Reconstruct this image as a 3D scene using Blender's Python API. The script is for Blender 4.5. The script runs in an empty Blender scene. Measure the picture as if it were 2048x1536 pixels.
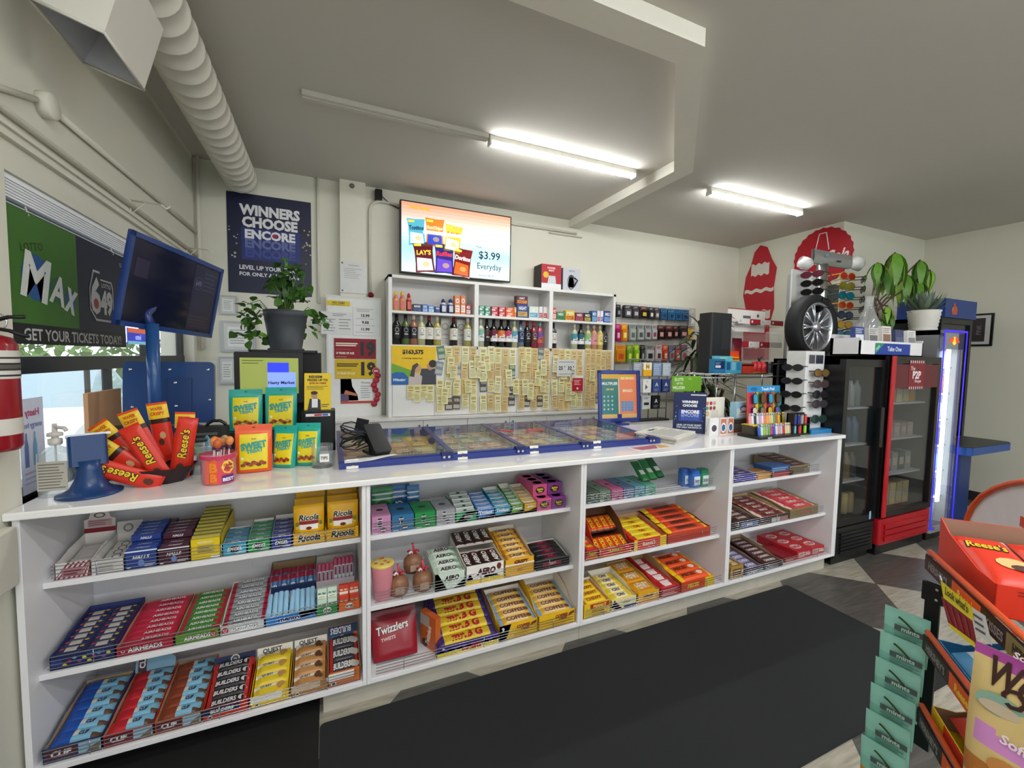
import bpy, bmesh, math, random
from mathutils import Vector, Matrix, Euler
random.seed(7)
SC = bpy.context.scene
COL = SC.collection
PI = math.pi
EXPO = 0.0; SKY = 2.2; LAMP = 58.0
# ---------------------------------------------------------------- camera
CAMP = Vector((0.89739, -1.77, 1.470025))
CR = [(0.91787938, -0.39652230, 0.01635585), (-0.00939127, -0.06290386, -0.99797540), (0.39674835, 0.91586744, -0.06146200)]
FPX = 848.17219
cam = bpy.data.cameras.new('camera'); cam.sensor_width = 36; cam.lens = 36*FPX/2048; cam.clip_start = 0.05
camo = bpy.data.objects.new('camera', cam); COL.objects.link(camo)
r_, d_, f_ = [Vector(v) for v in CR]
mw = Matrix.Identity(4)
for i in range(3):
    mw[i][0] = r_[i]; mw[i][1] = -d_[i]; mw[i][2] = -f_[i]; mw[i][3] = CAMP[i]
camo.matrix_world = mw
SC.camera = camo
SC.view_settings.view_transform = 'Standard'; SC.view_settings.look = 'None'
SC.view_settings.gamma = 1; SC.view_settings.use_curve_mapping = False
SC.view_settings.exposure = EXPO
# world: bright overcast sky
W = bpy.data.worlds.new('sky'); SC.world = W; W.use_nodes = True
bg = W.node_tree.nodes['Background']; bg.inputs[0].default_value = (0.86, 0.94, 1.0, 1); bg.inputs[1].default_value = SKY
def ray(px, py):
    return (r_*((px-1024)/FPX) + d_*((py-768)/FPX) + f_)
def at(px, py, ax, val):
    """world point seen at photo pixel (px,py) on the plane ax = val"""
    d = ray(px, py); i = 'xyz'.index(ax); t = (val-CAMP[i])/d[i]
    return CAMP + d*t
def atp(px, py, P0, N):
    d = ray(px, py); t = (Vector(P0)-CAMP).dot(N)/d.dot(N)
    return CAMP + d*t
# ---------------------------------------------------------------- materials
MATS = {}
def lin(h):
    h = h.lstrip('#'); o = []
    for i in (0, 2, 4):
        c = int(h[i:i+2], 16)/255
        o.append(c/12.92 if c <= .04045 else ((c+.055)/1.055)**2.4)
    return (*o, 1)
def mk(h, r=.45, m=0., e=0., n=.05, ns=25., coat=0., tr=0., ior=1.45, sub=0.):
    k = (h, r, m, e, n, ns, coat, tr)
    if k in MATS: return MATS[k]
    M_ = bpy.data.materials.new('finish'); M_.use_nodes = True
    nt = M_.node_tree; b = nt.nodes['Principled BSDF']; c = lin(h)
    b.inputs['Base Color'].default_value = c
    b.inputs['Roughness'].default_value = r; b.inputs['Metallic'].default_value = m
    b.inputs['Coat Weight'].default_value = coat; b.inputs['Transmission Weight'].default_value = tr; b.inputs['IOR'].default_value = ior
    if n > 0 and e == 0:
        tc = nt.nodes.new('ShaderNodeTexCoord'); no = nt.nodes.new('ShaderNodeTexNoise'); no.inputs['Scale'].default_value = ns
        mx = nt.nodes.new('ShaderNodeMix'); mx.data_type = 'RGBA'
        mx.inputs[6].default_value = tuple(x*(1-n) for x in c[:3])+(1,); mx.inputs[7].default_value = tuple(min(1, x*(1+n)) for x in c[:3])+(1,)
        nt.links.new(tc.outputs['Object'], no.inputs['Vector']); nt.links.new(no.outputs['Fac'], mx.inputs[0]); nt.links.new(mx.outputs[2], b.inputs['Base Color'])
    if e > 0:
        b.inputs['Emission Color'].default_value = c; b.inputs['Emission Strength'].default_value = e
    MATS[k] = M_
    return M_
def glassmat(h='f4faf8', alpha=.12, rough=.02, refl=.03):
    """thin clear pane: mostly transparent with a fresnel sheen"""
    k = ('glass', h, alpha, rough, refl)
    if k in MATS: return MATS[k]
    M_ = bpy.data.materials.new('clear pane'); M_.use_nodes = True
    nt = M_.node_tree; nt.nodes.clear()
    o = nt.nodes.new('ShaderNodeOutputMaterial'); t = nt.nodes.new('ShaderNodeBsdfTransparent'); g = nt.nodes.new('ShaderNodeBsdfGlossy'); d = nt.nodes.new('ShaderNodeBsdfDiffuse')
    lw = nt.nodes.new('ShaderNodeLayerWeight'); lw.inputs[0].default_value = .5; pw = nt.nodes.new('ShaderNodeMath'); pw.operation = 'POWER'; pw.inputs[1].default_value = 4
    fr = nt.nodes.new('ShaderNodeMath'); fr.operation = 'MULTIPLY_ADD'; fr.inputs[1].default_value = .55; fr.inputs[2].default_value = refl; m1 = nt.nodes.new('ShaderNodeMixShader'); m2 = nt.nodes.new('ShaderNodeMixShader')
    t.inputs[0].default_value = (1, 1, 1, 1); d.inputs[0].default_value = lin(h); g.inputs['Roughness'].default_value = rough
    m1.inputs[0].default_value = alpha
    L = nt.links.new
    L(lw.outputs['Facing'], pw.inputs[0]); L(pw.outputs[0], fr.inputs[0]); L(t.outputs[0], m1.inputs[1]); L(d.outputs[0], m1.inputs[2]); L(fr.outputs[0], m2.inputs[0]); L(m1.outputs[0], m2.inputs[1]); L(g.outputs[0], m2.inputs[2]); L(m2.outputs[0], o.inputs[0])
    MATS[k] = M_
    return M_
# ---------------------------------------------------------------- lettering
GLY = {}
def glyphs(s, bold=0., shear=0.):
    k = (s, bold, shear)
    if k not in GLY:
        cu = bpy.data.curves.new('lettering', 'FONT'); cu.body = s; cu.offset = bold; cu.shear = shear; cu.resolution_u = 2; cu.fill_mode = 'FRONT'
        ob = bpy.data.objects.new('lettering', cu); COL.objects.link(ob)
        me = bpy.data.meshes.new_from_object(ob.evaluated_get(bpy.context.evaluated_depsgraph_get()))
        vs = [(v.co.x, v.co.y) for v in me.vertices]; fs = [tuple(p.vertices) for p in me.polygons]
        bpy.data.objects.remove(ob); bpy.data.curves.remove(cu); bpy.data.meshes.remove(me)
        if vs:
            x0 = min(v[0] for v in vs); x1 = max(v[0] for v in vs); y0 = min(v[1] for v in vs); y1 = max(v[1] for v in vs)
            vs = [((x-(x0+x1)/2)/(x1-x0), (y-(y0+y1)/2)/(y1-y0)) for x, y in vs]
        GLY[k] = (vs, fs, (x1-x0)/(y1-y0) if vs else 1)
    return GLY[k]
# ---------------------------------------------------------------- mesh builder
def FR(o, u, v):
    """frame with origin o, x axis u, y axis v, z axis u x v"""
    u = Vector(u).normalized(); v = Vector(v); n = u.cross(v).normalized(); v = n.cross(u)
    M_ = Matrix.Identity(4)
    for i in range(3):
        M_[i][0] = u[i]; M_[i][1] = v[i]; M_[i][2] = n[i]; M_[i][3] = o[i]
    return M_
FACE = FR((0, 0, 0), (1, 0, 0), (0, 0, 1))          # art on a face turned to -y
def MOVE(x=0, y=0, z=0): return Matrix.Translation((x, y, z))
def ROT(a, ax): return Matrix.Rotation(math.radians(a), 4, ax)
class MB:
    def __init__(s): s.v = []; s.f = []; s.m = []; s.s = []; s.mats = []; s.T = Matrix.Identity(4)
    def at(s, T): s.T = T; return s
    def mi(s, m):
        if m not in s.mats: s.mats.append(m)
        return s.mats.index(m)
    def add(s, vs, fs, m, sm=False):
        b = len(s.v); T = s.T
        s.v += [tuple(T @ Vector(v)) for v in vs]
        ml = m if isinstance(m, list) else None; k = None if ml else s.mi(m)
        for i, f in enumerate(fs):
            s.f.append([b+j for j in f]); s.m.append(s.mi(ml[i]) if ml else k); s.s.append(sm)
        return s
    def box(s, x0, y0, z0, x1, y1, z1, m, f=None, t=None, sd=None):
        """f = other finish of the -y face, t = of the top, sd = of the two x sides"""
        vs = [(x0,y0,z0),(x1,y0,z0),(x1,y1,z0),(x0,y1,z0),(x0,y0,z1),(x1,y0,z1),(x1,y1,z1),(x0,y1,z1)]
        fs = [(0,3,2,1),(4,5,6,7),(0,1,5,4),(2,3,7,6),(1,2,6,5),(3,0,4,7)]
        return s.add(vs, fs, [m, t or m, f or m, m, sd or m, sd or m])
    def rbox(s, x0, y0, z0, x1, y1, z1, m, r=.01, n=4, ax='z'):
        """box with rounded upright (or ax) edges"""
        if ax == 'z': a0,b0,a1,b1,c0,c1 = x0,y0,x1,y1,z0,z1
        elif ax == 'y': a0,b0,a1,b1,c0,c1 = x0,z0,x1,z1,y0,y1
        else: a0,b0,a1,b1,c0,c1 = y0,z0,y1,z1,x0,x1
        P = []
        for cx, cy, q in ((a1-r,b1-r,0),(a0+r,b1-r,1),(a0+r,b0+r,2),(a1-r,b0+r,3)):
            for i in range(n+1):
                t = (q+i/n)*PI/2; P.append((cx+r*math.cos(t), cy+r*math.sin(t)))
        f = (lambda a,b,c: (a,b,c)) if ax == 'z' else (lambda a,b,c: (a,c,b)) if ax == 'y' else (lambda a,b,c: (c,a,b))
        N = len(P); vs = [f(a,b,c0) for a,b in P]+[f(a,b,c1) for a,b in P]
        fs = [tuple(range(N-1,-1,-1)), tuple(range(N,2*N))]+[(i,(i+1)%N,N+(i+1)%N,N+i) for i in range(N)]
        return s.add(vs, fs, m)
    def poly(s, P, m, z=0.): return s.add([(p[0], p[1], p[2] if len(p) > 2 else z) for p in P], [tuple(range(len(P)))], m)
    def rect(s, x0, y0, x1, y1, m, z=.0006): return s.poly([(x0,y0),(x1,y0),(x1,y1),(x0,y1)], m, z)
    def disc(s, cx, cy, rx, m, ry=None, z=.0008, n=18):
        ry = ry or rx
        return s.poly([(cx+rx*math.cos(2*PI*i/n), cy+ry*math.sin(2*PI*i/n)) for i in range(n)], m, z)
    def ring(s, cx, cy, ra, rb, m, z=.001, n=20, ky=1.):
        vs = []
        for i in range(n):
            t = 2*PI*i/n; vs += [(cx+ra*math.cos(t), cy+ra*ky*math.sin(t), z), (cx+rb*math.cos(t), cy+rb*ky*math.sin(t), z)]
        return s.add(vs, [(2*i, 2*i+1, (2*i+3) % (2*n), (2*i+2) % (2*n)) for i in range(n)], m)
    def ext(s, P, z0, z1, m, side=None):
        N = len(P); vs = [(p[0],p[1],z0) for p in P]+[(p[0],p[1],z1) for p in P]
        fs = [tuple(range(N-1,-1,-1)), tuple(range(N,2*N))]+[(i,(i+1)%N,N+(i+1)%N,N+i) for i in range(N)]
        return s.add(vs, fs, [m,m]+[side or m]*N)
    def tube(s, P, r, m, n=8, close=False):
        P = [Vector(p) for p in P]; K = len(P); vs = []; up = None
        for i, p in enumerate(P):
            a = P[i-1] if (i or close) else P[0]; b = P[(i+1) % K] if (i < K-1 or close) else P[-1]
            t = (b-a).normalized() if (b-a).length > 1e-9 else Vector((0,0,1))
            if up is None: up = Vector((0,0,1)) if abs(t.z) < .9 else Vector((1,0,0))
            x = up.cross(t)
            if x.length < 1e-4: x = Vector((1,0,0)).cross(t) if abs(t.x) < .9 else Vector((0,1,0)).cross(t)
            x.normalize(); y = t.cross(x); up = y
            ri = r(i/(K-1)) if callable(r) else r
            vs += [tuple(p+x*(ri*math.cos(2*PI*j/n))+y*(ri*math.sin(2*PI*j/n))) for j in range(n)]
        fs = []
        for i in range(K if close else K-1):
            k = (i+1) % K
            fs += [(i*n+j, i*n+(j+1)%n, k*n+(j+1)%n, k*n+j) for j in range(n)]
        if not close: fs += [tuple(range(n-1,-1,-1)), tuple(range((K-1)*n, K*n))]
        return s.add(vs, fs, m, True)
    def lathe(s, prof, m, n=16, cx=0., cy=0., kx=1., ky=1., cap=True, ms=None):
        vs = []; K = len(prof)
        for r, z in prof: vs += [(cx+kx*r*math.cos(2*PI*j/n), cy+ky*r*math.sin(2*PI*j/n), z) for j in range(n)]
        fs = []; mm = []
        for i in range(K-1):
            fs += [(i*n+j, i*n+(j+1)%n, (i+1)*n+(j+1)%n, (i+1)*n+j) for j in range(n)]; mm += [(ms[i] if ms else m)]*n
        if cap:
            fs += [tuple(range(n-1,-1,-1)), tuple(range((K-1)*n, K*n))]; mm += [ms[0] if ms else m, ms[-1] if ms else m]
        return s.add(vs, fs, mm, True)
    def grid(s, fn, nu, nv, m, colf=None, sm=True, flip=False):
        vs = [fn(i/nu, j/nv) for j in range(nv+1) for i in range(nu+1)]; fs = []; mm = []
        for j in range(nv):
            for i in range(nu):
                a = j*(nu+1)+i; q = (a, a+1, a+nu+2, a+nu+1); fs.append(q[::-1] if flip else q)
                mm.append(colf((i+.5)/nu, (j+.5)/nv) if colf else m)
        return s.add(vs, fs, mm, sm)
    def text(s, t, cx, cy, w, h, m, z=.0012, bold=.02, sh=0., rot=0., warp=None, fill=False, mir=False):
        vs, fs, asp = glyphs(t, bold, sh)
        H = h; Wd = H*asp
        if fill or Wd > w: Wd = w
        c, q = math.cos(math.radians(rot)), math.sin(math.radians(rot)); o = []
        for x, y in vs:
            x *= Wd*(-1 if mir else 1); y *= H
            X, Y = cx+c*x-q*y, cy+q*x+c*y
            o.append((X, Y, (warp(X, Y) if warp else 0)+z))
        return s.add(o, fs, m)
    def lines(s, x0, y0, x1, y1, n, m, z=.001, th=.35, rag=.3, seed=1):
        """n short printed lines of small type as thin bars"""
        R_ = random.Random(seed); p = (y1-y0)/n
        for i in range(n):
            yy = y1-p*(i+.5); xe = x1-(x1-x0)*rag*R_.random()
            s.rect(x0, yy-p*th/2, xe, yy+p*th/2, m, z)
        return s
    def obj(s, name, parent=None, M=None, bev=0.):
        me = bpy.data.meshes.new(name)
        me.from_pydata(s.v, [], s.f)
        for m in s.mats: me.materials.append(m)
        me.polygons.foreach_set('material_index', s.m); me.polygons.foreach_set('use_smooth', s.s)
        me.validate(); me.update()
        o = bpy.data.objects.new(name, me); COL.objects.link(o)
        if parent: o.parent = parent
        if M is not None: o.matrix_local = M
        if bev:
            b = o.modifiers.new('edge', 'BEVEL'); b.width = bev; b.segments = 2; b.limit_method = 'ANGLE'
        return o
def tag(o, label, cat, group=None, kind=None):
    o['label'] = label; o['category'] = cat
    if group: o['group'] = group
    if kind: o['kind'] = kind
    return o
def empty(name, M, label, cat, group=None):
    o = bpy.data.objects.new(name, None); COL.objects.link(o); o.empty_display_size = .05
    o.matrix_world = M if isinstance(M, Matrix) else Matrix.Translation(M)
    return tag(o, label, cat, group)
def struct(o): o['kind'] = 'structure'; return o
def dup(o, M, label=None, group=None):
    c = o.copy(); COL.objects.link(c); c.matrix_world = M
    if label: c['label'] = label
    if group: c['group'] = group
    for ch in o.children:
        d = ch.copy(); COL.objects.link(d); d.parent = c; d.matrix_local = ch.matrix_local.copy()
        for g in ch.children:
            e = g.copy(); COL.objects.link(e); e.parent = d; e.matrix_local = g.matrix_local.copy()
    return c
WHITE = mk('ebeaec', .3, n=.015, ns=6); WALLM = mk('dad8c8', .75, n=.02, ns=4); BLK = mk('141415', .4); BLKM = mk('0e0e10', .75)
PAPER = mk('eeece6', .7, n=.03); INK = mk('202022', .6, n=0); CHROME = mk('d0d2d4', .22, 1., n=0); GREYINK = mk('8a8a8c', .7, n=0)

# ---------------------------------------------------------------- setting
ZC = 2.932; YB = 2.2; XL = -.02; XS = 5.79; YN = .98; XR = 7.36; YF = -5.2
def box_obj(name, b, m, parent=None, bev=0.): return MB().box(*b, m).obj(name, parent, bev=bev)
# floor: large square tiles laid on the diagonal, two greys
fm = bpy.data.materials.new('floor tile'); fm.use_nodes = True
nt = fm.node_tree; L = nt.links.new; B = nt.nodes['Principled BSDF']; B.inputs['Roughness'].default_value = .38
tc = nt.nodes.new('ShaderNodeTexCoord'); sp = nt.nodes.new('ShaderNodeSeparateXYZ'); L(tc.outputs['Object'], sp.inputs[0])
def mth(op, a, b=None, c=None):
    n = nt.nodes.new('ShaderNodeMath'); n.operation = op
    for i, v in enumerate((a, b, c)):
        if v is None: continue
        if isinstance(v, (int, float)): n.inputs[i].default_value = v
        else: L(v, n.inputs[i])
    return n.outputs[0]
S_ = .835
p_ = mth('DIVIDE', mth('SUBTRACT', mth('SUBTRACT', sp.outputs[0], sp.outputs[1]), 4.469), S_)
q_ = mth('DIVIDE', mth('SUBTRACT', mth('ADD', sp.outputs[0], sp.outputs[1]), 4.029), S_)
par = mth('ABSOLUTE', mth('MODULO', mth('ADD', mth('FLOOR', p_), mth('FLOOR', q_)), 2.))
mp = nt.nodes.new('ShaderNodeMapping'); mp.inputs['Rotation'].default_value = (0, 0, PI/4); mp.inputs['Scale'].default_value = (3, 26, 1); L(tc.outputs['Object'], mp.inputs[0])
no = nt.nodes.new('ShaderNodeTexNoise'); no.inputs['Scale'].default_value = 2.2; no.inputs['Detail'].default_value = 8; L(mp.outputs[0], no.inputs[0])
def ramp(c0, c1):
    r = nt.nodes.new('ShaderNodeValToRGB'); r.color_ramp.elements[0].color = lin(c0); r.color_ramp.elements[1].color = lin(c1); r.color_ramp.elements[0].position = .3; r.color_ramp.elements[1].position = .72; L(no.outputs['Fac'], r.inputs[0]); return r.outputs[0]
mx = nt.nodes.new('ShaderNodeMix'); mx.data_type = 'RGBA'; L(par, mx.inputs[0]); L(ramp('403e3b', '5f5c57'), mx.inputs[6]); L(ramp('8d8778', 'b3ad9e'), mx.inputs[7])
gr = mth('LESS_THAN', mth('MINIMUM', mth('ABSOLUTE', mth('SUBTRACT', mth('FRACT', p_), .5)), .5), 2)  # constant 1
e1 = mth('GREATER_THAN', mth('MAXIMUM', mth('ABSOLUTE', mth('SUBTRACT', mth('FRACT', p_), .5)), mth('ABSOLUTE', mth('SUBTRACT', mth('FRACT', q_), .5))), .4965)
mx2 = nt.nodes.new('ShaderNodeMix'); mx2.data_type = 'RGBA'; L(e1, mx2.inputs[0]); L(mx.outputs[2], mx2.inputs[6]); mx2.inputs[7].default_value = lin('4a4845'); L(mx2.outputs[2], B.inputs['Base Color'])
struct(MB().box(XL-.2, YF-.2, -.1, XR+.2, YB+.2, 0, fm).obj('floor'))
CEILM = mk('c9c5bb', .9, n=.02, ns=3)
struct(MB().box(XL-.2, YF-.2, ZC, XR+.2, YB+.2, ZC+.12, CEILM).obj('ceiling'))
struct(MB().box(XL-.2, YB, 0, XS+.2, YB+.2, ZC, WALLM).obj('wall_back'))
struct(MB().box(XS, YN, 0, XR+.2, YB, ZC, WALLM).obj('wall_nook'))
struct(MB().box(XR, YF, 0, XR+.2, YN, ZC, WALLM).obj('wall_right'))
w = MB(); w.box(XL-.2, YF-.2, 0, XR+.2, YF, .45, WALLM); w.box(XL-.2, YF-.2, 2.65, XR+.2, YF, ZC, WALLM); w.box(XL-.2, YF-.2, .45, .4, YF, 2.65, WALLM); w.box(XR-.4, YF-.2, .45, XR+.2, YF, 2.65, WALLM)  # unseen storefront opening, added to let soft fill daylight onto the shelf bays
struct(w.obj('wall_front'))
w = MB()
for i in range(5): x = .4+(XR-.8)*i/4; w.box(x-.03, YF-.1, .45, x+.03, YF-.04, 2.65, mk('17181b', .35))
struct(w.obj('added_fill_window'))  # bars of the added fill-light opening behind the camera
WY0, WY1, WZ0, WZ1 = .1, 2.08, .955, 2.03
w = MB()
w.box(XL-.2, YF, 0, XL, WY0, ZC, WALLM); w.box(XL-.2, WY1, 0, XL, YB, ZC, WALLM)
w.box(XL-.2, WY0, 0, XL, WY1, WZ0, WALLM); w.box(XL-.2, WY0, WZ1, XL, WY1, ZC, WALLM)
struct(w.obj('wall_left'))
# pilaster on the back wall and its cover plate
struct(MB().box(.996, YB-.07, 0, 1.2, YB, ZC, mk('dfdccb', .7, n=.02)).obj('trim_1'))
# ceiling drop edge (white bulkhead ring)
zb = 2.854
ob = [(3.368, YB), (3.368, .653), (2.436, -.30), (XL, -.30), (XL, -.165), (2.396, -.165), (3.238, .707), (3.238, YB)]
struct(MB().ext(ob, zb, ZC, mk('e6e3d6', .7, n=.02)).obj('trim_2'))
# dark base strip along the right wall
struct(MB().box(XR-.012, YF, 0, XR, YN, .1, mk('2b2724', .6)).obj('baseboard_right'))
struct(MB().box(XS, YN-.012, 0, XR-.012, YN, .1, mk('2b2724', .6)).obj('baseboard_nook'))
# ledge moulding above the window
mo = MB(); mo.box(XL, -3, 2.125, XL+.018, 2.18, 2.15, WALLM); mo.box(XL, -3, 2.15, XL+.028, 2.18, 2.162, WALLM); mo.tube([(XL+.012, -3, 2.205), (XL+.012, 2.18, 2.205)], .011, WALLM)
struct(mo.obj('trim_3'))
# ---------------- window
WX = -.1; WF = mk('17181b', .35)
wf = MB(); t = .045
wf.box(WX-.03, WY0, WZ0, WX+.03, WY0+t, WZ1, WF); wf.box(WX-.015, WY1-.06, WZ0, WX+.015, WY1, WZ1, WF)
wf.box(WX-.03, WY0, WZ0, WX+.03, WY1, WZ0+t, WF); wf.box(WX-.03, WY0, WZ1-.02, WX+.03, WY1, WZ1, WF)
zm0, zm1 = 1.385, 1.447
wf.box(WX-.02, WY0, zm0, WX+.02, WY1, zm1, WF)
wf.box(WX-.012, .90, WZ0, WX+.014, .94, zm0, WF); wf.box(WX-.02, .76, WZ0, WX-.01, .79, zm0, mk('2b2d31', .35))
wf.box(WX-.02, WY0, 1.915, WX+.03, WY1, 1.955, WF); wf.box(WX-.012, 1.36, zm1, WX+.014, 1.40, 1.93, WF)
w1 = struct(wf.obj('window_1'))
struct(MB().box(WX-.004, WY0+.02, WZ0+.02, WX+.004, WY1-.02, WZ1-.02, glassmat('ffffff', .0, .0)).obj('pane', w1))
struct(MB().box(XL-.2, WY0, WZ0-.03, XL+.004, WY1, WZ0, mk('e4e1d5', .5)).obj('window_sill', w1))
# pulled-up white slat blind at the window head
bl = MB(); BW = mk('f4f6f8', .6, n=.01)
for i in range(7): bl.box(WX+.033, WY0+.01, 1.957+i*.0095, WX+.066, WY1-.1, 1.963+i*.0095, BW)
bl.box(WX+.03, WY0+.01, 2.012, WX+.07, WY1-.1, 2.029, BW)
tag(bl.obj('window_blind'), 'white slatted blind pulled up tight at the top of the window', 'blind')
# ---------------- lamps
DIFF = mk('fdfeff', .5, e=LAMP); HOUS = mk('e8e6da', .5, n=.02)
def ceiling_lamp(x0, x1, y, label, lit=True, rot=0.):
    c = Vector(((x0+x1)/2, y, ZC)); l = (x1-x0)/2
    t = empty('ceiling_lamp', Matrix.Translation(c), label, 'lamp', 'batten lamps on the ceiling')
    MB().box(-l, -.026, -.036, l, .026, 0, HOUS).obj('housing', t, bev=.004)
    P = [(-.025, -.036), (-.028, -.044), (-.02, -.056), (0, -.06), (.02, -.056), (.028, -.044), (.025, -.036)]
    mb = MB(); N = len(P); vs = [(-l+.012, a, b) for a, b in P]+[(l-.012, a, b) for a, b in P]
    mb.add(vs, [(i, i+1, N+i+1, N+i) for i in range(N-1)]+[tuple(range(N)), tuple(range(2*N-1, N-1, -1))], DIFF, True)
    mb.obj('diffuser', t)
    for s in (-1, 1): e = MB().box(s*l-.012*(s > 0), -.029, -.061, s*l+.012*(s < 0), .029, -.03, HOUS); e.obj('end_cap', t)
    return t
ceiling_lamp(1.885, 3.085, .962, 'lit white batten lamp on the ceiling inside the dropped ring')
ceiling_lamp(3.86, 5.055, .955, 'lit white batten lamp on the ceiling nearest the red bottle-cap sign')
rc = MB(); rc.box(.775, .93, ZC-.028, 1.875, .995, ZC, mk('d3cfc4', .75)); rc.box(.775, .955, ZC-.034, 1.875, .97, ZC-.028, mk('c9c6bb', .75))
tag(rc.obj('lamp_raceway'), 'flat painted cable raceway on the ceiling leading to the lit lamp', 'raceway')
for (x, y) in ((.9, -1.6), (2.9, -1.6), (4.9, -1.6), (.9, -2.6), (2.9, -2.6), (4.9, -2.6), (.9, -3.6), (2.9, -3.6), (4.9, -3.6)):
    ceiling_lamp(x-.6, x+.6, y, 'lit white batten lamp on the ceiling over the shop aisles')
# ---------------- spiral duct and its outlet boot
DU = mk('d4d1c3', .55, n=.03); dx, dz, dr = .30, 2.79, .11
dt = empty('spiral_duct', (dx, -.5, dz), 'white painted round spiral duct running under the ceiling along the window wall', 'duct')
m = MB(); ye = 2.06
prof = [(dr, -2.5)]
y = -2.5
while y < ye-.1:
    y += .105; prof += [(dr, y-.006), (dr+.0045, y-.002), (dr+.0045, y+.002), (dr, y+.006)]
prof += [(dr, ye-.02), (dr+.004, ye-.015), (dr+.004, ye), (dr-.02, ye), (0.001, ye-.004)]
m.at(FR((0, .5, 0), (1, 0, 0), (0, 0, -1))); m.lathe([(a, b) for a, b in prof], DU, 28)
# seams lean a little like a spiral
for k, v in enumerate(m.v): m.v[k] = (v[0], v[1]+.16*v[0], v[2]) if v[1] < ye+.3 else v
m.obj('duct_pipe', dt)
h = MB()
for yy in (-1.2, .9): h.tube([(0, yy, dr), (0, yy, ZC-dz)], .006, DU)
h.obj('hanger_rod', dt)
b = MB(); Q = [(.272, 2.45), (.338, 2.69), (.2, 2.72), (.1, 2.50)]; BOOT = mk('d9d6ca', .5, n=.02); IN = mk('c9cbd2', .5)
q = [Vector((x-dx, 0, z-dz)) for x, z in Q]; y0, y1 = .495, .805
def yy(p, y): return (p.x, y, p.z)
A, Bq, Cq, D = q
b.add([yy(A,y0), yy(Bq,y0), yy(Cq,y0), yy(D,y0), yy(A,y1), yy(Bq,y1), yy(Cq,y1), yy(D,y1)], [(0,1,2,3), (7,6,5,4), (0,4,5,1), (3,2,6,7)], BOOT)
i_ = [p+(Vector((.189-dx, 0, 2.6-dz))-p)*.06 for p in q]
b.add([yy(p, y0+.006) for p in i_]+[yy(p, y1-.006) for p in i_], [(3,2,1,0), (4,5,6,7), (1,5,4,0), (7,6,2,3)], IN)
for (P, Q2) in ((yy(A,y0), yy(A,y1)), (yy(A,y1), yy(D,y1)), (yy(D,y1), yy(D,y0)), (yy(D,y0), yy(A,y0))): b.tube([P, Q2], .005, BOOT, 4)
b.obj('outlet_boot', dt)
# ---------------- painted conduits on the walls
def conduit(P, r, label, m=WALLM): return tag(MB().tube(P, r, m, 8).obj('conduit'), label, 'conduit')
conduit([(XL+.014, .36, 2.335), (XL+.014, 1.2, 2.355), (XL+.014, 2.17, 2.375)], .012, 'painted conduit running level along the window wall from a round junction box')
conduit([(XL+.014, -2, 2.02+.2), (XL+.014, .0, 2.235), (XL+.014, .25, 2.32)], .010, 'painted conduit on the window wall ending at the near side of the junction box')
jb = MB(); jb.at(FR((XL, .31, 2.33), (0, 1, 0), (0, 0, 1))); jb.lathe([(.045, 0), (.045, .03), (.04, .036), (.001, .037)], WALLM, 18)
tag(jb.obj('junction_box'), 'round painted junction box between the two conduits of the window wall', 'junction box')
conduit([(XL+.03, 2.165, 1.5), (XL+.03, 2.165, ZC)], .014, 'thin painted conduit standing upright in the corner behind the blue monitor')
conduit([(.828, YB-.014, 1.9), (.828, YB-.014, ZC)], .011, 'thin painted conduit standing upright beside the navy poster')
cp = [(1.238, YB-.014, 1.95), (1.238, YB-.014, 2.72)]+[(1.238+.1*(1-math.cos(t)), YB-.014, 2.72+.1*math.sin(t)) for t in (.3, .6, .9, 1.2, PI/2)]+[(1.6, YB-.014, 2.80), (3.33, YB-.014, 2.80)]
conduit(cp, .013, 'painted conduit that bends over and runs along the wall behind the television', mk('cfccbd', .6))
conduit([(3.0, YB-.012, 2.768), (3.40, YB-.012, 2.768)], .007, 'short thin cable under the conduit right of the television', mk('c2bfb2', .6))
def wire_hook(y, z, label, n):
    m = MB(); x = XL
    m.tube([(x+.004, y, z-.07), (x+.004, y, z)], .005, WALLM, 6); m.tube([(x+.004, y, z), (x+.12, y+.03, z+.005)], .004, mk('b5b2a4', .5), 6)
    m.tube([(x+.12, y+.03, z+.005), (x+.14, y+.04, z-.012), (x+.155, y+.045, z+.006)], .006, WALLM, 6); m.tube([(x+.004, y, z-.07), (x+.06, y+.015, z)], .003, WALLM, 6)
    tag(m.obj('wall_bracket'), label, 'bracket', 'painted brackets on the window wall')
wire_hook(1.02, 2.235, 'small painted bracket on the window wall above the blue monitor', 1); wire_hook(1.95, 2.21, 'small painted bracket on the window wall close to the corner conduit', 2)
# wall box left of the counter
bx = MB(); bx.box(XL, -.32, .745, .012, .005, .93, mk('d2cfc0', .6)); tag(bx.obj('wall_box', bev=.006), 'low cream wall box left of the white counter end', 'box')
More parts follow.
